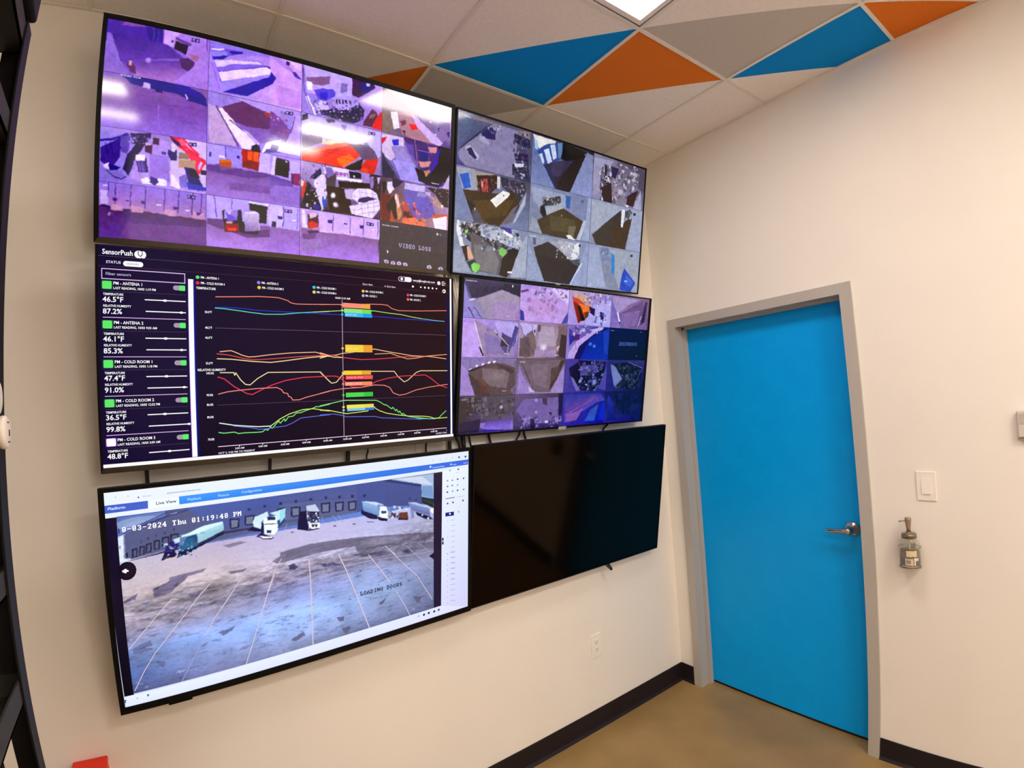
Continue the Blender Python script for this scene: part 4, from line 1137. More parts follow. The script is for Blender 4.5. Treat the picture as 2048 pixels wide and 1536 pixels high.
DATA[3] = """
q|16,6,48;36,4,10;30,10,18;12,4,32|-1508,865 1518,865 1518,-824 -1508,-824
q|21,8,48;21,8,48;21,8,48;21,8,48|-1508,865 -900,865 -900,-824 -1508,-824
q|12,8,64;12,8,64;12,8,64;12,8,64|-862,648 -838,648 -838,-792 -862,-792
t|255,255,255;19.5;0.8|-1480,798|SensorPush
b|255,255,255;255,255,255|-1238,812 30,30
b|255,255,255;255,255,255|-1208,812 20,28
l|28,12,60;2.2|-1242,838 -1240,808 -1225,798 -1215,812 -1212,832
q|92,72,88;92,72,88;92,72,88;92,72,88|-1508,784 1518,784 1518,781 -1508,781
q|68,50,64;68,50,64;68,50,64;68,50,64|-1508,709 1518,709 1518,706 -1508,706
t|232,224,248;10;1|-1455,730|STATUS
r|255,255,255|-1342,755 -1208,715
t|152,144,176;7;1|-1318,728|SENSORS
q|216,184,232;216,184,232;216,184,232;216,184,232|-1485,690 -918,690 -918,683 -1485,683
q|216,184,232;216,184,232;216,184,232;216,184,232|-1485,615 -918,615 -918,608 -1485,608
q|216,184,232;216,184,232;216,184,232;216,184,232|-1485,690 -1479,690 -1479,608 -1485,608
q|216,184,232;216,184,232;216,184,232;216,184,232|-925,690 -919,690 -919,608 -925,608
t|184,168,208;11;1|-1458,640|Filter sensors
q|12,74,32;12,74,32;12,74,32;12,74,32|-1486,599 -1411,599 -1411,531 -1486,531
r|98,232,108|-1480,595 -1418,535
t|255,255,255;11.5;0.88|-1408,570|PM - ANTENA 1
t|255,255,255;9;0.86|-1408,536|LAST READING, 10/03 1:19 PM
r|168,152,168|-1005,590 -930,552
r|92,240,112|-962,592 -920,550
q|76,58,92;76,58,92;76,58,92;76,58,92|-1480,519 -920,519 -920,516 -1480,516
t|255,255,255;8.5;0.85|-1475,488|TEMPERATURE
t|255,255,255;19.8;0.95|-1478,438|46.5°F
q|255,255,255;255,255,255;255,255,255;255,255,255|-1200,469 -918,469 -918,461 -1200,461
b|255,255,255;255,255,255|-1062,465 15,9
t|255,255,255;8.5;0.84|-1475,400|RELATIVE HUMIDITY
t|255,255,255;19.8;0.95|-1478,348|87.2%
q|255,255,255;255,255,255;255,255,255;255,255,255|-1195,379 -918,379 -918,371 -1195,371
b|255,255,255;255,255,255|-949,375 12,9
q|208,168,224;208,168,224;208,168,224;208,168,224|-1478,323 -920,323 -920,317 -1478,317
q|12,74,32;12,74,32;12,74,32;12,74,32|-1486,300 -1411,300 -1411,232 -1486,232
r|98,232,108|-1480,296 -1418,236
t|255,255,255;11.5;0.88|-1408,271|PM - ANTENA 2
t|255,255,255;9;0.86|-1408,237|LAST READING, 10/03 9:03 AM
r|168,152,168|-1005,291 -930,254
r|92,240,112|-962,294 -920,251
q|76,58,92;76,58,92;76,58,92;76,58,92|-1480,220 -920,220 -920,217 -1480,217
t|255,255,255;8.5;0.85|-1475,188|TEMPERATURE
t|255,255,255;19.8;0.95|-1478,138|46.1°F
q|255,255,255;255,255,255;255,255,255;255,255,255|-1200,170 -918,170 -918,162 -1200,162
b|255,255,255;255,255,255|-1062,166 15,9
t|255,255,255;8.5;0.84|-1475,101|RELATIVE HUMIDITY
t|255,255,255;19.8;0.95|-1478,48|85.3%
q|255,255,255;255,255,255;255,255,255;255,255,255|-1195,80 -918,80 -918,72 -1195,72
b|255,255,255;255,255,255|-952,76 12,9
q|208,168,224;208,168,224;208,168,224;208,168,224|-1478,24 -920,24 -920,18 -1478,18
q|12,74,32;12,74,32;12,74,32;12,74,32|-1486,1 -1411,1 -1411,-67 -1486,-67
r|98,232,108|-1480,-3 -1418,-63
t|255,255,255;11.5;0.88|-1408,-28|PM - COLD ROOM 1
t|255,255,255;9;0.86|-1408,-62|LAST READING, 10/03 1:18 PM
r|168,152,168|-1005,-8 -930,-46
r|92,240,112|-962,-6 -920,-48
q|76,58,92;76,58,92;76,58,92;76,58,92|-1480,-79 -920,-79 -920,-82 -1480,-82
t|255,255,255;8.5;0.85|-1475,-110|TEMPERATURE
t|255,255,255;19.8;0.95|-1478,-160|47.4°F
q|255,255,255;255,255,255;255,255,255;255,255,255|-1200,-129 -918,-129 -918,-137 -1200,-137
b|255,255,255;255,255,255|-1062,-133 15,9
t|255,255,255;8.5;0.84|-1475,-198|RELATIVE HUMIDITY
t|255,255,255;19.8;0.95|-1478,-250|91.0%
q|255,255,255;255,255,255;255,255,255;255,255,255|-1195,-219 -918,-219 -918,-227 -1195,-227
b|255,255,255;255,255,255|-941,-223 12,9
q|208,168,224;208,168,224;208,168,224;208,168,224|-1478,-275 -920,-275 -920,-281 -1478,-281
q|12,74,32;12,74,32;12,74,32;12,74,32|-1486,-298 -1411,-298 -1411,-366 -1486,-366
r|98,232,108|-1480,-302 -1418,-362
t|255,255,255;11.5;0.88|-1408,-327|PM - COLD ROOM 2
t|255,255,255;9;0.86|-1408,-361|LAST READING, 10/03 12:32 PM
r|168,152,168|-1005,-307 -930,-344
r|92,240,112|-962,-304 -920,-347
q|76,58,92;76,58,92;76,58,92;76,58,92|-1480,-378 -920,-378 -920,-381 -1480,-381
t|255,255,255;8.5;0.85|-1475,-410|TEMPERATURE
t|255,255,255;19.8;0.95|-1478,-460|36.5°F
q|255,255,255;255,255,255;255,255,255;255,255,255|-1200,-428 -918,-428 -918,-436 -1200,-436
b|255,255,255;255,255,255|-1081,-432 15,9
t|255,255,255;8.5;0.84|-1475,-497|RELATIVE HUMIDITY
t|255,255,255;19.8;0.95|-1478,-550|99.8%
q|255,255,255;255,255,255;255,255,255;255,255,255|-1195,-518 -918,-518 -918,-526 -1195,-526
b|255,255,255;255,255,255|-914,-522 12,9
q|208,168,224;208,168,224;208,168,224;208,168,224|-1478,-574 -920,-574 -920,-580 -1478,-580
q|106,32,160;106,32,160;106,32,160;106,32,160|-1486,-597 -1411,-597 -1411,-665 -1486,-665
r|255,255,255|-1480,-601 -1418,-661
t|255,255,255;11.5;0.88|-1408,-626|PM - COLD ROOM 3
t|255,255,255;9;0.86|-1408,-660|LAST READING, 10/03 3:09 AM
r|168,152,168|-1005,-606 -930,-644
r|92,240,112|-962,-604 -920,-646
q|76,58,92;76,58,92;76,58,92;76,58,92|-1480,-677 -920,-677 -920,-680 -1480,-680
t|255,255,255;8.5;0.85|-1475,-708|TEMPERATURE
t|255,255,255;19.8;0.95|-1478,-758|48.8°F
q|255,255,255;255,255,255;255,255,255;255,255,255|-1200,-727 -918,-727 -918,-735 -1200,-735
b|255,255,255;255,255,255|-1059,-731 15,9
t|255,255,255;8.5;0.84|-1465,-851|RELATIVE HUMIDITY
q|112,24,192;112,24,192;112,24,192;112,24,192|-902,648 -895,648 -895,-800 -902,-800
q|255,255,255;255,255,255;255,255,255;255,255,255|-898,648 -862,648 -862,-795 -898,-795
q|12,24,144;12,24,144;12,24,144;12,24,144|-862,648 -852,648 -852,-795 -862,-795
b|80,224,104;80,224,104|-830,668 14,14
t|255,255,255;9.5;0.74|-808,659|PM - ANTENA 1
b|232,44,64;232,44,64|-830,622 14,14
t|255,255,255;9.5;0.74|-808,614|PM - COLD ROOM 4
b|144,128,240;144,128,240|-368,660 14,14
t|255,255,255;9.5;0.74|-345,651|PM - ANTENA 2
b|232,216,32;232,216,32|-365,618 14,14
t|255,255,255;9.5;0.74|-342,609|PM - COLD ROOM 5
b|56,200,232;56,200,232|95,655 14,14
t|255,255,255;9.5;0.74|118,646|PM - COLD ROOM 1
b|232,224,96;232,224,96|95,612 14,14
t|255,255,255;9.5;0.74|118,604|PM - COLD ROOM 6
b|240,200,56;240,200,56|550,655 14,14
t|255,255,255;9.5;0.74|572,646|PM - COLD ROOM 2
b|184,168,240;184,168,240|550,612 14,14
t|255,255,255;9.5;0.74|572,604|PM - DOCK 1
b|232,56,136;232,56,136|1010,652 14,14
t|255,255,255;9.5;0.74|1032,644|PM - COLD ROOM 3
b|240,112,80;240,112,80|1010,608 14,14
t|255,255,255;9.5;0.74|1032,599|PM - DOCK 2
t|255,255,255;9.5;0.82|-842,572|TEMPERATURE
t|255,255,255;9.5;0.85|-842,-95|RELATIVE HUMIDITY
t|216,200,216;9;1|545,715|Start date
t|216,200,216;9;1|758,712|→ End date
r|216,176,224|908,832 1052,782
r|40,24,56|915,826 980,789
b|255,255,255;255,255,255|945,808 14,14
r|255,255,255|975,830 1050,785
t|255,255,255;10;0.98|1065,796|temp@longfoods.com
b|240,232,248;240,232,248|1358,801 20,20
q|255,255,255;255,255,255;255,255,255;255,255,255|1395,822 1425,822 1425,816 1395,816
q|255,255,255;255,255,255;255,255,255;255,255,255|1395,788 1425,788 1425,781 1395,781
q|255,255,255;255,255,255;255,255,255;255,255,255|1395,822 1401,822 1401,781 1395,781
q|255,255,255;255,255,255;255,255,255;255,255,255|1410,805 1440,805 1440,799 1410,799
b|255,255,255;255,255,255|1418,722 20,20
b|36,16,48;36,16,48|1415,722 9,9
b|255,255,255;255,255,255|1065,742 11,11
b|255,255,255;255,255,255|1152,742 8,8
b|255,255,255;255,255,255|1198,742 10,10
b|255,255,255;255,255,255|1240,742 10,10
b|255,255,255;255,255,255|1285,742 10,10
b|255,255,255;255,255,255|1330,742 8,8
t|255,255,255;9;0.8|-782,380|50.0°F
t|255,255,255;9;0.8|-782,252|48.2°F
t|255,255,255;9;0.8|-782,170|46.0°F
t|255,255,255;9;0.8|-782,-40|32.0°F
t|255,255,255;9;0.8|-782,-122|100.0%
t|255,255,255;9;0.8|-782,-302|90.0%
t|255,255,255;9;0.8|-782,-382|86.0%
t|255,255,255;9;0.8|-782,-485|80.0%
t|255,255,255;9;0.8|-782,-670|70.0%
q|108,84,104;108,84,104;108,84,104;108,84,104|-705,262 1480,262 1480,258 -705,258
q|88,64,88;88,64,88;88,64,88;88,64,88|-705,-378 1480,-378 1480,-382 -705,-382
q|244,216,248;244,216,248;244,216,248;244,216,248|-708,-724 1460,-724 1460,-730 -708,-730
q|244,216,248;244,216,248;244,216,248;244,216,248|-548,-730 -542,-730 -542,-742 -548,-742
t|255,255,255;7.5;1|-580,-760|2:00 AM
q|244,216,248;244,216,248;244,216,248;244,216,248|-364,-730 -359,-730 -359,-742 -364,-742
t|255,255,255;7.5;1|-397,-760|4:00 AM
q|244,216,248;244,216,248;244,216,248;244,216,248|-181,-730 -176,-730 -176,-742 -181,-742
t|255,255,255;7.5;1|-214,-760|6:00 AM
q|244,216,248;244,216,248;244,216,248;244,216,248|2,-730 7,-730 7,-742 2,-742
t|255,255,255;7.5;1|-30,-760|8:00 AM
q|244,216,248;244,216,248;244,216,248;244,216,248|186,-730 190,-730 190,-742 186,-742
t|255,255,255;7.5;1|153,-760|10:00 AM
q|244,216,248;244,216,248;244,216,248;244,216,248|369,-730 374,-730 374,-742 369,-742
t|255,255,255;7.5;1|336,-760|12:00 AM
q|244,216,248;244,216,248;244,216,248;244,216,248|552,-730 557,-730 557,-742 552,-742
t|255,255,255;7.5;1|520,-760|2:00 PM
q|244,216,248;244,216,248;244,216,248;244,216,248|735,-730 740,-730 740,-742 735,-742
t|255,255,255;7.5;1|703,-760|4:00 PM
q|244,216,248;244,216,248;244,216,248;244,216,248|918,-730 924,-730 924,-742 918,-742
t|255,255,255;7.5;1|886,-760|6:00 PM
q|244,216,248;244,216,248;244,216,248;244,216,248|1097,-730 1102,-730 1102,-742 1097,-742
t|255,255,255;7.5;1|1064,-760|8:00 PM
q|244,216,248;244,216,248;244,216,248;244,216,248|1280,-730 1285,-730 1285,-742 1280,-742
t|255,255,255;7.5;1|1248,-760|10:00 PM
q|244,216,248;244,216,248;244,216,248;244,216,248|1463,-730 1468,-730 1468,-742 1463,-742
t|255,255,255;7.5;1|1431,-760|12:00 PM
t|240,232,255;8;1|-708,-790|OCT 2, 9:30 PM TO PRESENT
t|240,232,255;8;1|1310,-785|LATEST SYNC 1:19
t|255,255,255;8.5;1|282,565|10/03 5:19 AM
q|184,160,184;184,160,184;184,160,184;184,160,184|345,555 351,555 351,-728 345,-728
q|18,8,56;18,8,56;18,8,56;18,8,56|1438,648 1480,648 1480,-795 1438,-795
l|240,136,108;2.8|-700,517 -532,528 -366,541 -256,542 -206,540 -161,528 -127,518 -112,504 -64,495 25,497 232,508 146,502 333,514 636,536 732,539 792,536 838,505 909,489 1094,496 1446,520
l|40,56,208;2.6|-706,430 -606,434 -502,432 -428,424 -319,420 -151,420 -58,419 144,419 230,422 145,418 345,419 662,418 801,416 944,409 1168,406 1420,405
l|96,216,184;2.8|-706,425 -638,422 -534,412 -428,400 -319,391 -180,397 -35,417 84,430 230,444
l|184,240,120;2.4|84,430 230,444 145,437 352,458 662,472 802,459 930,452 1056,432 1169,420
l|112,200,192;2.4|1154,421 1285,411 1420,405
l|240,184,144;3|-676,64 -592,74 -560,61 -508,36 -456,21 -407,24 -270,43 -99,59 102,67 151,52 225,27 140,62 220,38 282,41 346,58 404,64 496,78 590,99 658,102 797,78 1052,40 1242,34 1438,10
l|224,76,80;2.8|-700,46 -634,41 -566,27 -488,6 -434,-2 -353,0 -214,10 -41,26 138,36 225,36 140,43 264,38 346,19 522,0 657,4 796,14 977,30 1127,31 1282,45 1446,57
l|244,224,152;3|-698,6 -593,2 -435,-16 -282,-26 -158,-11 18,14 225,36 139,12 207,38 263,22 346,19
l|244,208,120;2.6|496,78 590,99 658,102 692,97
l|240,176,112;2.6|658,54 818,62 904,35 999,8 1089,15 1204,36 1446,57
l|244,220,160;3|-678,-110 -574,-111 -567,-134 -559,-112 -523,-173 -487,-212 -450,-218 -389,-164 -306,-113 -102,-113 136,-114 226,-208 137,-111 198,-178 241,-220 285,-212 343,-142 415,-111 628,-114 856,-116 894,-168 960,-224 1000,-208 1095,-129 1140,-114 1449,-116
l|232,60,80;3|-696,-146 -648,-162 -572,-230 -478,-290 -435,-301 -358,-262 -274,-223 -161,-186 -15,-162 227,-154 136,-155 260,-154 292,-158 342,-191 387,-224 432,-261 518,-267 626,-236 675,-211 794,-183 938,-165 1194,-157 1256,-192 1358,-270 1447,-298
l|240,136,120;3|-694,-288 -624,-271 -520,-260 -385,-250 -236,-246 -196,-267 -180,-295 -146,-302 -140,-327 -118,-337 -106,-362 -48,-362 12,-342 225,-293 134,-312 227,-290 341,-274 518,-267 654,-247 751,-253 807,-275 842,-331 907,-357 973,-349 1085,-311 1240,-284 1452,-261
l|120,232,120;3|-700,-609 -659,-617 -581,-614 -550,-628 -502,-626 -405,-629 -361,-628 -333,-606 -319,-619 -294,-588 -282,-604 -225,-541 -214,-563 -179,-526 -171,-548 -144,-510 -104,-506 -74,-480 -38,-479 3,-463 70,-444 100,-430 118,-434 223,-414 132,-426 256,-403 340,-387 378,-386 665,-398 700,-413 755,-450 762,-443 826,-491 837,-474 868,-514 876,-497 898,-532 908,-516 934,-555 945,-542 985,-572 1045,-587 1159,-604 1236,-617 1348,-613 1372,-589 1433,-542
l|208,232,112;3|-293,-582 -213,-524 -138,-486 -20,-452 70,-449 192,-472 222,-478 131,-466 205,-470 287,-491 376,-512 582,-498 589,-468 630,-444 657,-475 698,-501 776,-532 897,-556 1008,-574 1159,-584 1236,-595 1300,-617 1445,-616
l|232,248,240;3.2|-693,-530 -580,-556 -474,-571 -393,-581 -293,-582
l|96,112,224;2.6|-585,-562 -447,-586 -393,-603 -344,-605 -254,-596 -169,-590 -110,-567 -40,-528 68,-520 221,-513 130,-510 255,-508 318,-522 369,-541 649,-555 718,-573 824,-583 1007,-602 1136,-616
l|112,200,216;2.4|1030,-582 1136,-610 1236,-615 1300,-622
q|255,144,120;255,144,120;255,144,120;255,144,120|355,532 528,532 528,488 355,488
q|248,160,80;248,160,80;248,160,80;248,160,80|528,532 618,532 618,488 528,488
b|255,144,120;255,144,120|348,510 12,10
q|144,232,128;144,232,128;144,232,128;144,232,128|365,480 538,480 538,440 365,440
q|120,224,80;120,224,80;120,224,80;120,224,80|538,480 628,480 628,440 538,440
b|144,232,128;144,232,128|348,460 12,10
q|56,184,248;56,184,248;56,184,248;56,184,248|372,441 546,441 546,404 372,404
q|28,152,240;28,152,240;28,152,240;28,152,240|546,441 635,441 635,404 546,404
b|56,184,248;56,184,248|348,422 12,10
t|200,236,255;8;1|380,415|50.4°F, 50.2
q|248,208,64;248,208,64;248,208,64;248,208,64|372,140 546,140 546,70 372,70
q|240,160,48;240,160,48;240,160,48;240,160,48|546,140 635,140 635,70 546,70
b|248,208,64;248,208,64|348,105 12,10
t|255,240,160;8;1|380,95|46.8°F, 46.0
q|248,208,56;248,208,56;248,208,56;248,208,56|355,-105 528,-105 528,-145 355,-145
q|232,168,48;232,168,48;232,168,48;232,168,48|528,-105 618,-105 618,-145 528,-145
b|248,208,56;248,208,56|348,-125 12,10
q|240,64,72;240,64,72;240,64,72;240,64,72|372,-151 546,-151 546,-189 372,-189
q|240,88,80;240,88,80;240,88,80;240,88,80|546,-151 635,-151 635,-189 546,-189
b|240,64,72;240,64,72|348,-170 12,10
t|255,200,208;8;1|382,-178|COLD R4, 97.0%
q|255,136,104;255,136,104;255,136,104;255,136,104|365,-212 538,-212 538,-248 365,-248
q|240,144,96;240,144,96;240,144,96;240,144,96|538,-212 628,-212 628,-248 538,-248
b|255,136,104;255,136,104|348,-230 12,10
t|255,224,216;8;1|375,-238|DOCK 2, 93.1%
q|80,216,80;80,216,80;80,216,80;80,216,80|372,-314 546,-314 546,-356 372,-356
q|48,200,64;48,200,64;48,200,64;48,200,64|546,-314 635,-314 635,-356 546,-356
b|80,216,80;80,216,80|348,-335 12,10
q|240,232,88;240,232,88;240,232,88;240,232,88|378,-430 551,-430 551,-465 378,-465
q|240,216,88;240,216,88;240,216,88;240,216,88|551,-430 640,-430 640,-465 551,-465
b|240,232,88;240,232,88|348,-448 12,10
q|128,200,240;128,200,240;128,200,240;128,200,240|382,-466 556,-466 556,-489 382,-489
q|40,128,240;40,128,240;40,128,240;40,128,240|556,-466 645,-466 645,-489 556,-489
b|128,200,240;128,200,240|348,-478 12,10
q|255,255,255;255,255,255;255,255,255;255,255,255|-1508,-798 1518,-798 1518,-824 -1508,-824
q|255,255,255;255,255,255;255,255,255;255,255,255|1486,858 1505,858 1505,-800 1486,-800
q|16,16,76;16,16,76;16,16,76;16,16,76|1505,865 1518,865 1518,-798 1505,-798
q|42,16,48;42,16,48;42,16,48;42,16,48|-1508,865 1518,865 1518,860 -1508,860
"""
